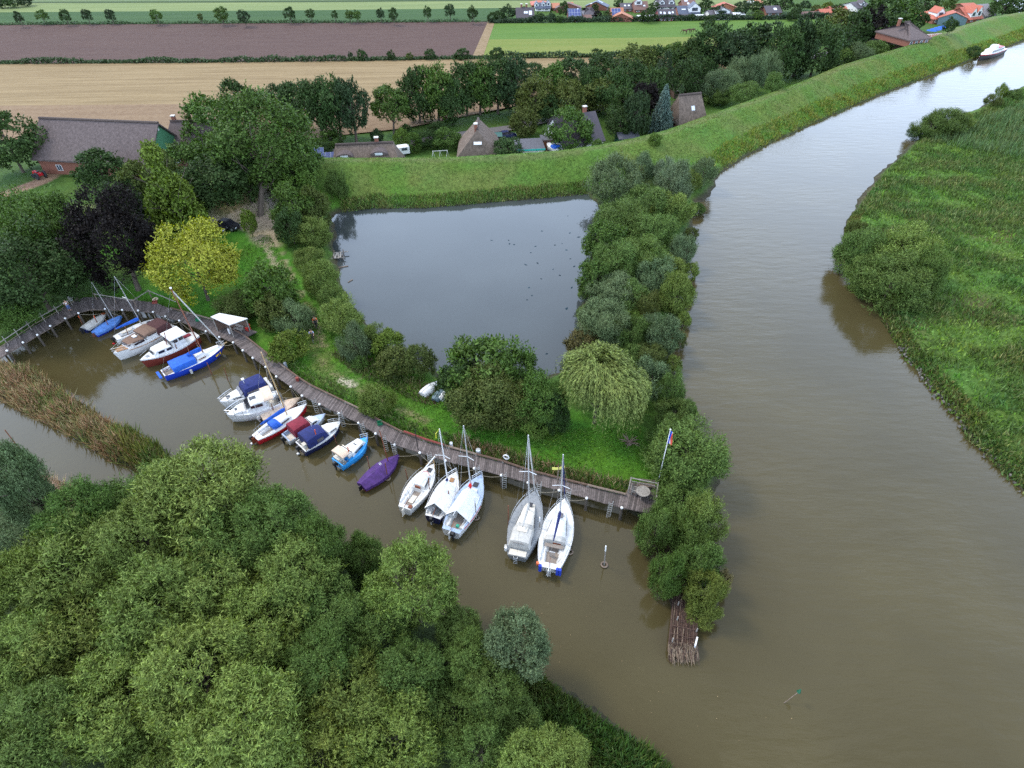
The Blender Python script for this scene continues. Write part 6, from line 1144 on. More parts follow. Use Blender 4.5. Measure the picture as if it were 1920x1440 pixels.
def house(px, ybase, wpx, wallpx, roofpx, d, yaw, label, wall=BRICK, roof=TILED, hip=0.0, name='house', cat='house', wins=2, doors=0, chim=(), sky=(), dorm=(), solar=None, ov=.45, group=None, W_=None, hw=None, hr=None, base=None, ridge=None, gable=None, gwins=0, zb=None):
    """ridge runs along local x; the local -y side faces the viewer when yaw is 0"""
    g = base if base is not None else G(px, ybase); vy, vx = vpx(g); w = W_ or wpx / vx; hw = hw or wallpx / vy; yaw = math.radians(yaw)
    c = np.array([g[0] - math.sin(yaw) * d / 2 * 1.0, g[1] + math.cos(yaw) * d / 2, g[2]])
    if hr is None: p = c + [0, 0, hw]; hr = max(1.0, (roofpx + 0.0) / vpx(p)[0] - d / 2 * abs(proj(p)[1] - proj(p - [0, d / 2, 0])[1]) / (d / 2) / vpx(p)[0] * .9)
    o = empty(name, (c[0], c[1], c[2] - .1), yaw, label, cat, group); X, Y = w / 2, d / 2
    hx = hip * Y if hip <= 1 else min(X * .8, hip * Y); b = MB(); ends = []
    gt = hw + hr * (1 - .0)
    if hip > 0: b.hexa([(-X, -Y, 0), (X, -Y, 0), (X, Y, 0), (-X, Y, 0)], [(-X, -Y, hw), (X, -Y, hw), (X, Y, hw), (-X, Y, hw)], wall)
    else: b.loft([[(x, -Y, 0), (x, -Y, hw), (x, 0, hw + hr - .12), (x, Y, hw), (x, Y, 0)] for x in (-X, X)], gable or wall)
    b.build('wall', o)
    if gable:
        for s in (-1, 1): MB().box((0, s * (Y + .02), hw / 2), (w * .998, .05, hw), wall).build('side_wall', o)
    th = .30 if roof in (THATCH, THATCH2) else .16; r = MB(); ex, ey = X + ov * .7, Y + ov; ez = hw - hr * ov / Y; rx = ex - hx
    top = [(-ex, -ey, ez), (ex, -ey, ez), (rx, 0, hw + hr), (-rx, 0, hw + hr), (ex, ey, ez), (-ex, ey, ez)]; V = [(x, y, z + th) for x, y, z in top] + [(x, y, z) for x, y, z in top]
    F = [(0, 1, 2, 3), (4, 5, 3, 2), (7, 6, 9, 8), (11, 10, 8, 9), (0, 6, 7, 1), (4, 10, 11, 5)]
    F += [(1, 4, 2), (5, 0, 3), (7, 8, 10), (11, 9, 6), (1, 7, 10, 4), (5, 11, 6, 0)] if hip > 0 else [(1, 7, 8, 2), (2, 8, 10, 4), (5, 11, 9, 3), (3, 9, 6, 0)]
    r.add(V, F, roof); ro = r.build('roof', o)
    if th > .2: MB().tube([(-rx, 0, hw + hr + th - .02), (rx, 0, hw + hr + th - .02)], .28, RIDGE, 6).build('ridge', ro)
    zs = lambda y: hw + hr * (1 - abs(y) / Y) + th; sl = math.atan2(hr, Y)
    for t in chim: q = MB(); q.box((t * X, .3, hw + hr + .3), (.7, .6, 1.9), BRICK); q.box((t * X, .3, hw + hr + 1.3), (.85, .75, .15), PALE); q.build('chimney', ro)
    for t, f, sw, sh in sky: y = -Y * (1 - f); MB().box((t * X, y, zs(y) + .03), (sw, sh, .08), SKYP, rx=sl).build('roof_window', ro)
    if solar:
        y0, y1 = -Y * (1 - solar[2]), -Y * (1 - solar[3]); ym = (y0 + y1) / 2; q = MB(); ww = (solar[1] - solar[0]) * X; ln = abs(y1 - y0) / math.cos(sl); nx, ny = max(2, int(ww / 1.0)), max(2, int(ln / 1.5))
        q.box(((solar[0] + solar[1]) / 2 * X, ym, zs(ym) + .06), (ww, ln, .05), SOLARF, rx=sl)
        for i in range(nx):
            for j in range(ny): f = (j + .5) / ny; yy = y0 + (y1 - y0) * f; q.box(((solar[0] * X + ww * (i + .5) / nx), yy, zs(yy) + .09), (ww / nx * .90, ln / ny * .92, .05), SOLAR, rx=sl)
        q.build('solar_panel', ro)
    for t, f, dw, dh in dorm:                                              # gabled dormers with a white face
        y = -Y * (1 - f); z = zs(y); yb = min(0, y + dh / max(.3, math.tan(sl)) * 1.3); q = MB(); q.loft([[(t * X - dw / 2, yy, z - .3), (t * X - dw / 2, yy, z + dh * .45), (t * X, yy, z + dh), (t * X + dw / 2, yy, z + dh * .45), (t * X + dw / 2, yy, z - .3)] for yy in (y, yb)], FRAME); dq = q.build('dormer', ro)
        q = MB()
        for s in (-1, 1): q.hexa([(t * X, y - .15, z + dh + .02), (t * X + s * (dw / 2 + .15), y - .15, z + dh * .40), (t * X + s * (dw / 2 + .15), yb, z + dh * .40), (t * X, yb, z + dh + .02)], [(t * X, y - .15, z + dh + .14), (t * X + s * (dw / 2 + .15), y - .15, z + dh * .40 + .12), (t * X + s * (dw / 2 + .15), yb, z + dh * .40 + .12), (t * X, yb, z + dh + .14)], roof)
        q.build('dormer_roof', dq); MB().box((t * X, y - .03, z + dh * .30), (dw * .5, .05, dh * .4), PANE).build('pane', dq)
    for i in range(wins): x = -X + w * (i + .5) / max(1, wins); gwin(o, x, -Y - .03, min(hw * .58, 1.5), min(1.3, w / max(1, wins) * .5), min(1.2, hw * .5), -90, n=2)
    for i in range(doors): x = -X + w * (i + .5) / doors; MB().box((x, -Y - .04, min(hw * .46, 1.05)), (1.6 if doors > 1 else 1.0, .08, min(2.1, hw * .9)), WHITE).build('door', o)
    for i in range(gwins):                                                 # windows in the +x gable
        gwin(o, X + .03, -Y * .45 + Y * .9 * i / max(1, gwins - 1) if gwins > 1 else 0, hw * .55, 1.0, 1.2, 0)
    return o
VG = 'houses of the village beyond the meadow'
def V(*a, **k): return house(*a, group=VG, **k)
V(985, 41.5, 32, 8, 19, 8, 1, 'dark roofed brick house with twin roof windows, leftmost of the village front', sky=((.0, .5, .9, 1.1), (.18, .5, .9, 1.1), (.62, .45, 1.2, 2.0)), chim=(-.4, .2), wins=3)
V(1018, 21, 27, 6, 10, 8, 1, 'white house with blue-grey roof and three white dormers before the red roof', PALE, TILEN, dorm=((-.85, .3, 1.6, 1.5), (.1, .3, 1.6, 1.5), (.8, .35, 1.6, 1.9)))
V(1012, 14, 30, 5, 8, 9, 1, 'red roofed house behind the white dormered house', BRICK, TILER, hip=.8)
V(1043, 20, 12, 6, 7, 8, 2, 'house with orange roof half hidden left of the tall conifer', BRICK, TILEO, wins=1)
V(1071, 15, 7, 4, 4, 5, 2, 'tiny yellow-orange hut right of the tall conifer', mat('yellow_wall', (.45, .22, .04), .8), TILEO, wins=1, name='hut', cat='hut')
V(1088, 22, 15, 9, 12, 10, 86, 'brick gable house with pale verges behind the solar house', BRICK, TILEB, gwins=2, wins=2)
V(1078, 42, 23, 9, 17, 8, 1, 'house with a roof full of solar panels and two white garage doors', BRICK, TILEN, solar=(-.92, .92, .15, .85), doors=2, wins=0, sky=((.55, .9, .5, .5),))
V(1106, 33, 23, 6, 13, 9, 0, 'low dark house with hipped roof right of the solar panels', DKWALL, TILED, hip=.9, chim=(.3,))
V(1101, 40.5, 14, 5, 4, 5, 0, 'small brown garden shed with curved roof before the dark house', DKWALL, TILEB, wins=1, name='shed', cat='shed')
V(1139, 19, 18, 8, 12, 9, 70, 'brick house with grey roof carrying a bright panel near the skyline', BRICK, TILEN, gwins=2, solar=(-.3, .5, .5, .95))
V(1158, 40, 22, 8, 17, 8, 2, 'orange roofed house with blue solar field on its left half', BRICK, TILEO, solar=(-.96, .60, .12, .9), wins=2)
V(1184, 41, 20, 9, 12, 8, 80, 'orange tiled house wing with white verge beside the solar field', BRICK, TILEO, wins=2, gwins=2)
V(1176, 22, 22, 6, 10, 8, 2, 'dark roofed house with two bright roof windows behind the orange wing', BRICK, TILED, sky=((-.3, .5, .8, 1.0), (.35, .5, .8, 1.0)))
V(1202, 24, 25, 7, 14, 8, 2, 'brown roofed brick house with cross gable and one bright window', BRICK, TILEB, sky=((.5, .4, .8, .8),), dorm=((-.35, .55, 3.0, 2.4),))
V(1216, 40.5, 37, 4, 2.5, 6, 1, 'long low building with a white sheet roof before the meadow', DKWALL, WHITE, wins=3, name='long_shed', cat='shed')
V(1251, 40.5, 31, 8, 15, 8, 1, 'plum roofed house with four roof windows and red wall', mat('dark_red_wall', (.20, .04, .04), .8), TILED, sky=((-.75, .55, .7, 1.0), (-.3, .5, .8, 1.2), (.3, .5, .8, 1.2), (.7, .55, .7, 1.0)), wins=4)
V(1249, 19, 32, 7, 14, 9, 1, 'large dark roofed house with two white triangular dormers', PALE, TILED, dorm=((-.5, .25, 2.2, 1.7), (.6, .25, 2.2, 1.7)))
V(1291, 33, 38, 8, 14, 9, 1, 'house with blue-grey roof and a brick cross gable facing the meadow', BRICK, TILEN, sky=((-.45, .5, 1.6, .6),), dorm=((.55, .12, 4.5, 3.0),), wins=3)
V(1292, 18, 24, 6, 12, 8, 1, 'brown-grey roofed house behind the blue-grey roof', BRICK, TILEB, sky=((-.1, .4, .8, 1.2), (-.35, .8, 1.4, .7)))
V(1288, 38.5, 15, 4, 4, 5, 1, 'dark little shed before the brick cross gable', DKWALL, TILED, wins=1, name='shed', cat='shed')
V(1311, 37.5, 14, 3.5, 1.5, 3, 1, 'white low trailer by the hedge right of the dark shed', WHITE, WHITE, wins=2, name='caravan', cat='caravan')
V(1352, 38, 41, 9, 10, 9, 2, 'bungalow with pale wall, grey roof and a wide glazed dormer', PALE, TILED, dorm=((.15, .3, 5.5, 1.9),), wins=5)
V(1386, 36, 23, 4, 2.5, 7, 2, 'white roofed carport right of the bungalow', DKWALL, WHITE, wins=1, name='carport', cat='carport')
V(1377, 20, 13, 8, 11, 9, 88, 'orange gabled house standing alone in the village trees', TILEO, TILER, gwins=1)
V(1426, 12, 12, 6, 7, 8, 20, 'orange gable among trees at the upper edge', PALE, TILEO, gwins=1)
V(1450, 30, 27, 7, 12, 8, 1, 'grey-brown roofed cottage with one bright window right of the carport', BRICK, TILED, sky=((.3, .45, 1.2, 1.4),))
V(1521, 35, 36, 5, 5, 6, 3, 'long low building with pink-brown roof before the red roofs', PALE, TILEB, wins=4, name='long_shed', cat='shed')
V(1550, 34, 20, 6, 11, 7, 3, 'smaller of the two red roofed houses at the meadow corner', BRICK, TILER, wins=2)
V(1575, 29, 30, 6, 11, 8, 3, 'larger of the two red roofed houses at the meadow corner', BRICK, TILER, sky=((-.6, .5, .7, .9),))
V(1618, 22, 30, 8, 11, 9, 18, 'white gabled house with grey roof above the dark wood', PALE, TILED, gwins=2, dorm=((.1, .3, 1.8, 1.6),))
# red farm at the dike
house(1768, 44, 46, 10, 15, 11, 8, 'red roofed farmhouse with hipped end and a white gabled dormer by the dike', BRICK, TILER, hip=.7, dorm=((-.35, .15, 3.2, 2.8),), sky=((.35, .5, 1.0, 1.2),), wins=3, group='red farm by the dike')
house(1806, 46, 22, 14, 14, 9, 72, 'blue-grey gable with small white windows in the red farm group', BGW, TILER, wins=3, gwins=2, group='red farm by the dike')
house(1826, 42, 36, 8, 22, 10, 22, 'steep red roof with long white verges, rightmost of the red farm', BRICK, TILER, dorm=((-.3, .1, 2.6, 3.0), (.5, .1, 2.6, 3.2)), wins=2, group='red farm by the dike')
house(1824, 22, 26, 6, 10, 9, 10, 'red roof rising behind the red farm gables', BRICK, TILER, wins=2, group='red farm by the dike')
house(1853, 37, 24, 9, 20, 10, 16, 'grey sheet roofed barn at the right end of the red farm', SHEET, SHEET, wins=0, name='sheet_barn', cat='barn')
# thatched restaurant on the dike
r = house(1720, 86, 46, 13, 30, 13, 16, 'thatched brick restaurant with half-hipped roof on the dike', BRICK, THATCH, hip=.75, name='restaurant', cat='restaurant', wins=4, chim=(-.75,))
house(1690, 92, 30, 12, 22, 12, 74, 'thatched wing with a dark glazed front left of the restaurant', DKWALL, THATCH, hip=.25, wins=3, gwins=3, name='restaurant_wing', cat='house')
for i in range(4):
    g = G(1742 + i * 7, 71 - i * 2.2); o = empty('parasol', g, 0, ('first', 'second', 'third', 'fourth')[i] + ' blue parasol on the restaurant terrace, from the left', 'parasol', 'blue parasols on the terrace'); MB().tube([(0, 0, 0), (0, 0, 2.6)], .04, WHITE, 5).build('pole', o)
    MB().tube([(0, 0, 2.15), (0, 0, 2.65)], 1.7, C_BLUE, 8, .05).build('canopy', o)
g = G(1752, 71); o = empty('terrace', g, .2, 'brick terrace with white balustrade beside the restaurant', 'terrace'); MB().box((0, 0, .35), (11, 4, .8), BRICK).build('floor', o); b = MB(); [b.box((-5.2 + k * 1.0, -1.9, 1.1), (.12, .12, .8), WHITE) for k in range(11)]; b.box((0, -1.9, 1.5), (10.6, .14, .08), WHITE); b.build('balustrade', o)
# cottages behind the dike
zc_ = Z_POLD
def at_ridge(px, py, hgt, d): p = P(px, py, zc_ + hgt); return np.array([p[0], p[1] - d / 2, zc_])
def eyebrow(o, x, Y, hw, hr, f, w=1.7):
    y = -Y * (1 - f); z = hw + hr * f + .30; q = MB(); q.loft([[(x + w * math.cos(a) * k, yy, z + dz + .75 * math.sin(a) * k) for a in [math.pi * j / 8 for j in range(9)]] for yy, k, dz in ((y - .55, 1.0, -.15), (y + .3, 1.0, .1), (y + 2.0, .35, .9))], THATCH); e = q.build('eyebrow_dormer', o, True); MB().box((x, y - .58, z + .10), (w * .85, .06, .45), FRAME).build('frame', e); MB().box((x, y - .62, z + .10), (w * .72, .05, .30), SKYP).build('pane', e)
ca = house(0, 0, 0, 0, 0, 8.5, 4, 'long thatched cottage with two eyebrow windows just behind the dike', PALE, THATCH2, hip=.35, W_=13.5, hw=1.9, hr=4.2, base=at_ridge(686, 268, 6.4, 8.5), chim=(.35,), wins=4, name='thatched_cottage', cat='cottage')
eyebrow(ca, -3.9, 4.25, 1.9, 4.2, .60); eyebrow(ca, 2.7, 4.25, 1.9, 4.2, .64)
cb = house(0, 0, 0, 0, 0, 8.0, 90, 'thatched cottage with hipped gable towards the dike and one eyebrow window', BRICK, THATCH2, hip=.55, W_=11, hw=2.2, hr=4.4, base=P(890, 238, zc_ + 7.2) * np.array([1, 1, 0]) + np.array([4.5, 3.2, zc_]), chim=(-.55,), wins=2, name='thatched_cottage', cat='cottage')
MB().box((-4.75, 0, 4.6), (.10, 1.6, .6), FRAME, ry=.75).build('gable_window', cb)
house(0, 0, 0, 0, 0, 9.5, 22, 'dark tiled house with white eaves behind the round bright tree', PALE, TILED, W_=9.5, hw=2.8, hr=4.2, base=at_ridge(1092, 213, 7.0, 9.5), sky=((.4, .35, .8, 1.1),), wins=3, gwins=2, chim=(.55,))
house(0, 0, 0, 0, 0, 6.5, 14, 'small brick thatched cottage beside the dark conifer at the dike', BRICK, THATCH2, hip=.25, W_=6.5, hw=2.5, hr=4.6, base=at_ridge(1300, 178, 7.1, 6.5), sky=((.1, .45, .8, 1.0),), wins=3, doors=1, name='thatched_cottage', cat='cottage')
house(0, 0, 0, 0, 0, 3.2, 10, 'dark green garden shed with low gable roof at the dike foot', mat('dark_green_boards', (.012, .075, .05), .7), FELT, W_=4.2, hw=1.9, hr=.6, base=at_ridge(1178, 247, 2.5, 3.2), wins=2, name='garden_shed', cat='shed')
house(0, 0, 0, 0, 0, 4.2, 8, 'small grey roofed shed left of the silvery willows', DKWALL, SHEET, W_=4.0, hw=2.0, hr=.8, base=at_ridge(1277, 158, 2.8, 4.2), wins=1, name='shed', cat='shed')
def flat(px, py, w, d, h, yaw, label, wall, roof, fascia, name='garage', cat='garage'):
    p = P(px, py, zc_ + h); o = empty(name, (p[0], p[1], zc_ - .1), math.radians(yaw), label, cat); MB().box((0, 0, h / 2), (w, d, h), wall).build('wall', o); MB().box((0, 0, h + .05), (w + .4, d + .4, .22), roof).build('roof', o); MB().box((0, -d / 2 - .24, h + .02), (w + .44, .06, .34), fascia).build('fascia', o); MB().box((w * .2, -d / 2 - .03, h * .45), (1.6, .06, h * .8), WHITE).build('door', o); return o
flat(992, 270, 5.6, 6.0, 2.9, 4, 'dark flat roofed garage with turquoise fascia right of the cottage', PALE, FELT, mat('turquoise_board', (.03, .36, .32), .6)); flat(1027, 258, 2.6, 3.0, 2.7, 5, 'small orange-brown flat shed left of the round tree', mat('orange_boards', (.30, .11, .05), .8), FELT, DKWALL, 'shed', 'shed'); flat(927, 253, 3.0, 2.6, 2.5, 3, 'dark green container box right of the hipped cottage', mat('dark_green_sheet', (.015, .07, .055), .6), mat('dark_green_lid', (.02, .085, .07), .6), BLACK, 'container', 'container')
for px, py, w, h, tl, lb in ((594, 287, 2.9, 2.1, .95, 'steep blue solar panel with white frame beside the cottage'), (620, 291, 4.4, 1.3, .8, 'low wide blue solar panel left of the long cottage')):
    p = P(px, py, zc_ + 2.6); o = empty('solar_panel', (p[0], p[1], zc_), .1, lb, 'solar panel'); MB().box((0, 0, 2.6), (w, h, .08), SOLARF, rx=tl).build('frame', o); b = MB()
    for i in range(4):
        for j in (-.5, .5): b.box((-w / 2 + w * (i + .5) / 4, j * h * .5 * math.cos(tl) - .06 * math.sin(tl), 2.6 + j * h * .5 * math.sin(tl) + .06 * math.cos(tl)), (w / 4 * .88, h * .45, .04), SOLAR, rx=tl)
    b.build('cells', o)
    for x in (-w * .4, w * .4): MB().box((x, .2, 1.25), (.08, .08, 2.5), WHITE).build('leg', o)
p = P(825, 284, zc_ + 1.6); o = empty('garden_swing', (p[0], p[1], zc_), .1, 'white tubular garden frame on the grass between the cottages', 'swing'); b = MB()
for x in (-1.5, 0, 1.5): b.tube([(x - .35, -.7, 0), (x, -.35, 1.7), (x, .35, 1.7), (x + .35, .7, 0)], .035, WHITE, 5)
b.tube([(-1.5, 0, 1.75), (1.5, 0, 1.75)], .05, WHITE, 5); b.tube([(-1.8, -.7, .1), (1.8, -.7, .1)], .04, WHITE, 5); b.build('tubes', o)
def trailer(px, py, lb, L_=3.4):
    p = P(px, py, zc_ + 1.5); o = empty('caravan', (p[0], p[1], zc_), .3, lb, 'caravan'); b = MB(); b.loft([[(-L_ / 2 + i * L_ / 8, -1 * k, .5), (-L_ / 2 + i * L_ / 8, -1 * k, 1.9 * k2), (-L_ / 2 + i * L_ / 8, 0, 2.2 * k2), (-L_ / 2 + i * L_ / 8, 1 * k, 1.9 * k2), (-L_ / 2 + i * L_ / 8, 1 * k, .5)] for i, k, k2 in [(j, 1 if 0 < j < 8 else .9, .9 if j in (0, 8) else 1) for j in range(9)]], WHITE); b.build('body', o); MB().box((.2, -1.02, 1.5), (1.2, .05, .5), PANE).build('window', o)
    for y in (-.9, .9): MB().torus((0, y, .32), .26, .08, RUB, 12, 6, 'Y').build('wheel', o)
trailer(755, 277, 'small white caravan at the right end of the long cottage', 2.6)
# the great thatched barn
best = (1e9,)
for k in range(100):
    zr = 6 + k * .07; R0, R1 = P(76, 223, zr), P(295, 232, zr); dv = (R1 - R0) / np.linalg.norm(R1 - R0); nv = np.array([dv[1], -dv[0], 0]); md = (R0 + R1) / 2; ze = Z_POLD + 3.0
    hd = min((abs(proj(md + nv * q + [0, 0, ze - zr])[1] - 306), q) for q in np.arange(2, 14, .1))[1]; e = abs((zr - ze) - hd * .95)
    if e < best[0]: best = (e, zr, hd, dv, nv, md, float(np.linalg.norm(R1 - R0)))
_, zr, hd, dv, nv, md, wB = best; yw = math.atan2(dv[1], dv[0]); ov_ = .8; Yb = hd - ov_; hrB = (zr - ze) * Yb / hd; hwB = zr - hrB - Z_POLD; base = md + nv * Yb; base[2] = Z_POLD; best = (0, zr - Z_POLD)[1]
bn = house(0, 0, 0, 0, 0, Yb * 2, math.degrees(yw), 'great thatched barn with green boarded gable and brick walls', BRICK, THATCH, W_=wB - .6, hw=hwB, hr=hrB, base=base, gable=GWALL, name='thatched_barn', cat='barn', wins=3, ov=ov_)
for x in (-.97, .06, .97): MB().box((x * wB / 2, 0, best - .6), (.12, .35, 1.3), WHITE, ry=-.25).build('ridge_ornament', bn)
MB().box((.62 * wB / 2, .2, best - .5), (.9, .8, 1.2), BRICK).build('chimney', bn)
house(0, 0, 0, 0, 0, 10, math.degrees(yw) + 10, 'thatched farmhouse behind the barn gable, half hidden by the poplar', BRICK, THATCH, hip=.3, W_=14, hw=2.8, hr=4.6, base=at_ridge(372, 228, 7.4, 10), chim=(-.72,), name='thatched_farmhouse', cat='farmhouse', wins=3)
# ------------------------------------------------------------------ cars, tractor, people, horses, far boat
def car(px, py, yaw, m, label, zz=None, L_=4.3):
    g = G(px, py) if zz is None else P(px, py, zz); o = empty('parked_car', g, yaw, label, 'car'); b = MB(); R = []
    for x, w, z0, z1 in ((-2.12, .72, .45, .72), (-2.0, .84, .28, .86), (-1.0, .88, .22, .92), (0, .89, .22, .92), (1.0, .88, .22, .88), (1.85, .82, .26, .74), (2.1, .66, .42, .60)): R.append([(x, -w, z0), (x, -w, (z0 + z1) / 2), (x, -w * .92, z1), (x, w * .92, z1), (x, w, (z0 + z1) / 2), (x, w, z0)])
    b.loft(R, m); b.build('body', o, True); b = MB(); R = []
    for x, w, z in ((-1.85, .74, .90), (-1.25, .66, 1.36), (-.2, .66, 1.45), (.35, .66, 1.38), (1.05, .74, .90)): R.append([(x, -.78, .86), (x, -w, z), (x, w, z), (x, .78, .86)])
    b.loft(R, GLASS); b.build('glasshouse', o, True); MB().hexa([(-1.2, -.62, 1.37), (.3, -.62, 1.40), (.3, .62, 1.40), (-1.2, .62, 1.37)], [(-1.1, -.58, 1.47), (.2, -.58, 1.48), (.2, .58, 1.48), (-1.1, .58, 1.47)], m).build('roof', o)
    for x in (-1.35, 1.3):
        for y in (-.84, .84): w_ = MB().torus((x, y, .32), .24, .10, RUB, 14, 6, 'Y').build('wheel', o, True); MB().tube([(x, y - .06, .32), (x, y + .06, .32)], .18, ALU, 10).build('rim', w_)
    for y in (-.6, .6): MB().box((2.03, y, .62), (.12, .32, .14), SKYP).build('headlight', o)
    return o
car(430, 428, -.35, BLACK, 'black car parked on the gravel yard behind the yellow tree'); car(404, 434, -.2, BLACK, 'second dark car half hidden by the yellow tree'); car(951, 258, .2, NAVY, 'dark car parked beside the green container', zc_); car(1107, 205, .3, BLACK, 'dark car on the lane behind the dark tiled house', ZF + .08)
g = G(76, 334); o = empty('tractor', g, 2.6, 'red tractor standing at the brick wall of the barn', 'tractor'); b = MB(); b.box((.7, 0, 1.0), (1.7, .7, .6), RED, taper=.9); b.box((-.5, 0, .9), (.9, .9, .5), RED); b.build('body', o); MB().box((-.45, 0, 1.5), (.5, .5, .12), BLACK).build('seat', o)
for x, y, r_ in ((-.7, -.75, .75), (-.7, .75, .75), (1.25, -.65, .45), (1.25, .65, .45)): MB().torus((x, y, r_), r_ * .72, r_ * .28, RUB, 16, 6, 'Y').build('wheel', o, True)
MB().tube([(1.1, .15, 1.2), (1.1, .15, 2.1)], .05, BLACK, 6).build('exhaust', o)
def skin(name, pts, edges, root=0, sub=1, m=None, parent=None, cols=None):
    me = bpy.data.meshes.new(name); me.from_pydata([p[:3] for p in pts], edges, [])
    o = link(name, me, parent, m); md = o.modifiers.new('skin', 'SKIN'); md.use_smooth_shade = True
    for i, p in enumerate(pts): r_ = p[3] if isinstance(p[3], tuple) else (p[3], p[3]); me.skin_vertices[0].data[i].radius = r_; me.skin_vertices[0].data[i].use_root = (i == root)
    s_ = o.modifiers.new('smooth', 'SUBSURF'); s_.levels = s_.render_levels = sub; return o
SKIN = mat('skin_tone', (.50, .30, .21), .6, 9, .1); HAIR = mat('dark_hair', (.045, .028, .018), .7); SHOE = BLACK
def person(loc, yaw, label, shirt, trousers, riding=False, hold=False):
    """standing or cycling figure facing local +x; the body is one skinned mesh, clothes and hair lie over it"""
    o = empty('person', loc, yaw, label, 'person'); hip = .95; lean = .28 if riding else .02
    sx = lean; S = [(0, 0, hip, (.13, .15)), (sx * .5, 0, hip + .26, (.11, .14)), (sx, 0, hip + .48, (.10, .15)), (sx + .02, 0, hip + .58, .055), (sx + .05, 0, hip + .70, (.085, .075)), (sx + .06, 0, hip + .80, (.08, .075))]; E = [(i, i + 1) for i in range(5)]
    for sg in (-1, 1):
        k = len(S); hand = (sx + .48, sg * .27, hip + .20) if riding else ((.30, sg * .16, hip + .18) if hold else (.06, sg * .26, hip - .10)); el = (sx + .20, sg * .31, hip + .20) if riding else ((.02, sg * .27, hip + .18) if hold else (-.03, sg * .26, hip + .16))
        S += [(sx, sg * .19, hip + .47, .058), (*el, .042), (*hand, .030)]; E += [(2, k), (k, k + 1), (k + 1, k + 2)]
        dv = Vector(hand) - Vector(el); dv.normalize(); sd_v = Vector((0, 0, 1)).cross(dv).normalized() if abs(dv.z) < .9 else Vector((1, 0, 0)); pk = len(S); pm = Vector(hand) + dv * .07; S.append((*pm, .030)); E.append((k + 2, pk))
        for f in range(4): q = pm + sd_v * (f - 1.5) * .020 + dv * (.035 + (.008 if f in (1, 2) else 0)); q2 = q + dv * .030 + Vector((0, 0, -.022)); S += [(*q, .009), (*q2, .008)]; E += [(pk, len(S) - 2), (len(S) - 2, len(S) - 1)]
        q = Vector(hand) + dv * .03 - sd_v * .04 * sg; S.append((*q, .010)); E.append((k + 2, len(S) - 1))
        k = len(S); knee = ((.28 if sg > 0 else .22, sg * .11, hip - .30 if sg > 0 else hip - .42) if riding else (.03, sg * .10, .50)); an = ((.10, sg * .11, .36 if sg > 0 else .14) if riding else (-.01 + .05 * sg, sg * .11, .09))
        S += [(0, sg * .09, hip - .06, .085), (*knee, .058), (*an, .040), (an[0] + .14, an[1], an[2] - .04, .036)]; E += [(0, k), (k, k + 1), (k + 1, k + 2), (k + 2, k + 3)]
    skin('body', S, E, 0, 1, SKIN, o); hz = (sx + .06, 0, hip + .77)
    skin('shirt', [(sx * .12, 0, hip + .06, (.145, .165)), (sx * .5, 0, hip + .27, (.13, .155)), (sx, 0, hip + .49, (.115, .165))] + [p for sg in (-1, 1) for p in ((sx, sg * .20, hip + .47, .072), ((sx + .14, sg * .29, hip + .26, .060) if riding else (.0, sg * .27, hip + .26, .060)))], [(0, 1), (1, 2), (2, 3), (3, 4), (2, 5), (5, 6)], 0, 1, shirt, o)
    L = S; i0 = [i for i, p in enumerate(S) if abs(p[2] - (hip - .06)) < 1e-6]
    T = [(0, 0, hip - .0, (.14, .165))]; TE = []
    for i in i0: k = len(T); T += [(S[i][0], S[i][1], S[i][2], .098), (S[i + 1][0], S[i + 1][1], S[i + 1][2], .072)]; TE += [(0, k), (k, k + 1)]; t = Vector(S[i + 1][:3]).lerp(Vector(S[i + 2][:3]), .55); T.append((*t, .058)); TE.append((k + 1, k + 2))
    skin('trousers', T, TE, 0, 1, trousers, o)
    h = MB().ball((hz[0] - .015, 0, hz[2] + .05), .098, HAIR, 10, .85).build('hair', o, True); MB().box((hz[0] + .085, 0, hz[2] - .01), (.03, .03, .04), SKIN).build('nose', o)
    for sg in (-1, 1): MB().ball((hz[0] + .07, sg * .032, hz[2] + .02), .012, BLACK, 6).build('eye', o); MB().ball((hz[0], sg * .085, hz[2]), .022, SKIN, 6).build('ear', o); ai = i0[0 if sg < 0 else 1] + 3; MB().box((S[ai][0] - .05, S[ai][1], S[ai][2] - .01), (.26, .10, .08), SHOE, taper=.8).build('shoe', o)
    MB().box((hz[0] + .078, 0, hz[2] - .055), (.02, .05, .012), C_MAR).build('mouth', o)
    return o
def bicycle(loc, yaw, label, m):
    o = empty('bicycle', loc, yaw, label, 'bicycle', 'bicycles on the track')
    for x in (-.52, .55): w_ = MB().torus((x, 0, .34), .32, .022, RUB, 20, 6, 'Y').build('wheel', o, True); b = MB(); [b.tube([(x, 0, .34), (x + .31 * math.cos(a), 0, .34 + .31 * math.sin(a))], .006, STEEL, 4) for a in [k * .785 for k in range(8)]]; b.build('spokes', w_)
    b = MB(); b.tube([(-.52, 0, .34), (-.02, 0, .30), (-.16, 0, .82), (-.52, 0, .34)], .02, m, 5); b.tube([(-.02, 0, .30), (.42, 0, .80), (-.14, 0, .74)], .02, m, 5); b.tube([(.55, 0, .34), (.40, 0, .98)], .02, m, 5); b.build('frame', o); MB().tube([(.46, -.28, 1.02), (.40, -.1, 1.02), (.40, .1, 1.02), (.46, .28, 1.02)], .016, BLACK, 5).build('handlebar', o); MB().box((-.18, 0, .88), (.26, .15, .06), BLACK, taper=.7).build('saddle', o)
ORV = mat('orange_vest', (.85, .17, .03), .8); BLJ = mat('pale_blue_jacket', (.42, .48, .72), .8); WSH = mat('white_shirt', (.80, .80, .80), .8); DTR = mat('dark_trousers', (.03, .032, .045), .85); LTR = mat('blue_shorts', (.10, .16, .34), .85)
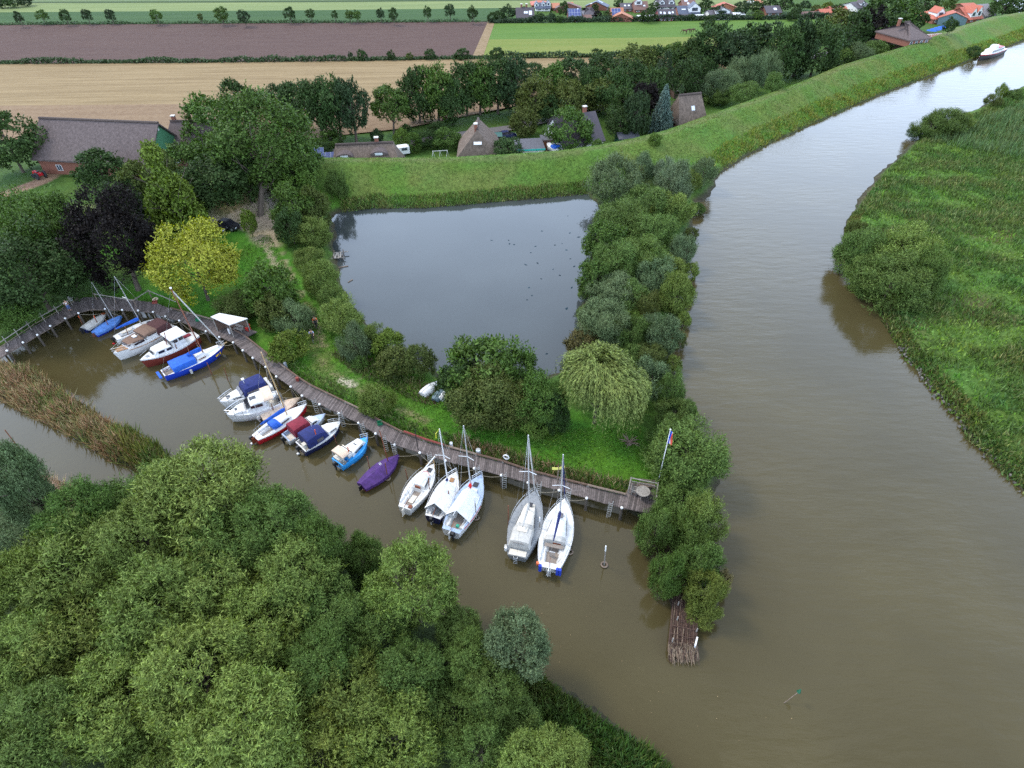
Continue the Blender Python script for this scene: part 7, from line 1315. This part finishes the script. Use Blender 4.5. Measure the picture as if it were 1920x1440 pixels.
for px, py, sh, nm in ((594, 613, ORV, 'orange vested'), (588, 638, BLJ, 'pale blue jacketed')):
    g = G(px, py); yw_ = -1.25 if sh is ORV else -1.35; bicycle(g, yw_, 'bicycle ridden by the ' + nm + ' cyclist on the grassy track', BLACK); person(g + np.array([-.16 * math.cos(yw_), -.16 * math.sin(yw_), 0]), yw_, 'cyclist in ' + ('an orange vest' if sh is ORV else 'a pale blue jacket') + ' riding towards the jetty along the track', sh, DTR, True)
p = P(132, 583, ZJ); person((p[0], p[1], ZJ + .012), -.9, 'person in a white shirt and shorts holding something on the left jetty', WSH, LTR, hold=True)
HORSE = mat('brown_horse_coat', (.075, .032, .018), .7)
for i, (px, py, yw_, lb) in enumerate(((1283, 64, 2.6, 'left of the three, head down'), (1290, 62.5, .2, 'middle one of the three'), (1298, 62, .4, 'right of the three'))):
    g = P(px, py, ZF); o = empty('horse', g, yw_, 'brown horse grazing on the meadow, ' + lb, 'horse', 'horses on the meadow')
    S = [(-.62, 0, 1.25, .26), (-.1, 0, 1.20, .29), (.5, 0, 1.28, .27), (.85, 0, 1.30, .15), (1.15, 0, .95, .11), (1.35, 0, .55, .10), (1.50, 0, .25, .065), (-.85, 0, 1.2, .06), (-.95, 0, .6, .045)]; E = [(0, 1), (1, 2), (2, 3), (3, 4), (4, 5), (5, 6), (0, 7), (7, 8)]
    for x, b_, kn in ((-.62, 0, ((-.50, .85), (-.72, .48), (-.66, .08))), (.5, 2, ((.50, .80), (.50, .45), (.50, .08)))):
        for sg in (-1, 1): k = len(S); S += [(x, sg * .15, 1.05, .13), (kn[0][0], sg * .15, kn[0][1], .085), (kn[1][0], sg * .15, kn[1][1], .055), (kn[2][0], sg * .15, kn[2][1], .05)]; E += [(b_, k), (k, k + 1), (k + 1, k + 2), (k + 2, k + 3)]
    skin('body', S, E, 0, 1, HORSE, o)
b = Boat('excursion boat with black hull, white decks and red trim moored far upriver', (1839, 103), (1880, 90), 3.4, 1.2, BLACK, WHITE, RED, ts=.8, sheer=.3, name='excursion_boat', cat='excursion boat', group='far river boats'); b.trunk(.15, .72, 2.6, 2.2, .9, WHITE, .02, .04, 'saloon'); b.win(.2, .66, 2.6, 2.3, .5, .35); b.trunk(.40, .56, 1.8, 1.7, .9, WHITE, .02, .03, 'wheelhouse', dz=.9); b.blk('red_roof', .30, 0, 1.06, (3.0, 2.3, .12), RED); b.bar('funnel', [(b.X(.3), 0, b.z(.3) + 1.0), (b.X(.3), 0, b.z(.3) + 1.7)], .2, RED)
b = Boat('small red and white launch lying before the excursion boat', (1837, 107), (1852, 103), 1.8, .6, RED, WHITE, WHITE, name='launch', cat='launch', group='far river boats'); b.trunk(.3, .7, 1.2, .9, .7, WHITE)
b = Boat('white boat with blue cockpit cover laid up behind the dike', (1025, 267), (1049, 280), 2.2, .9, WHITE, WHITE, CREAM, name='laid_up_boat', group='boats ashore behind the dike', cockpit=(.1, .4, .6, .4)); b.trunk(.45, .75, 1.5, 1.0, .4, WHITE); b.arch(.10, .45, 1.8, 1.7, .5, C_BLUE, 'cover')
p = P(1037, 273, 1.6); b.o.location = (p[0], p[1], .6); b.o.rotation_euler = (0, 0, math.atan2(P(1025, 267, 2.5)[1] - P(1049, 280, 2.5)[1], P(1025, 267, 2.5)[0] - P(1049, 280, 2.5)[0]))
for x in (-1.2, 1.2): MB().box((x, 0, -.45), (.3, 1.6, .6), TIMB).build('cradle', b.o)
p = P(976, 260, 2.0); o = empty('laid_up_boat', (p[0], p[1], zc_), .5, 'white upturned hull lying behind the flat garage', 'boat', 'boats ashore behind the dike'); MB().loft([[(-1.6 + .27 * i, .85 * max(.06, math.sin(math.pi * (.2 + .8 * i / 12)) ** .7 if i < 12 else .06) * math.cos(a), .3 + .8 * max(.1, math.sin(math.pi * (.2 + .8 * i / 12)) if i < 12 else .1) * math.sin(a)) for a in [math.pi * j / 8 for j in range(9)]] for i in range(13)], WHITE).build('hull', o, True)
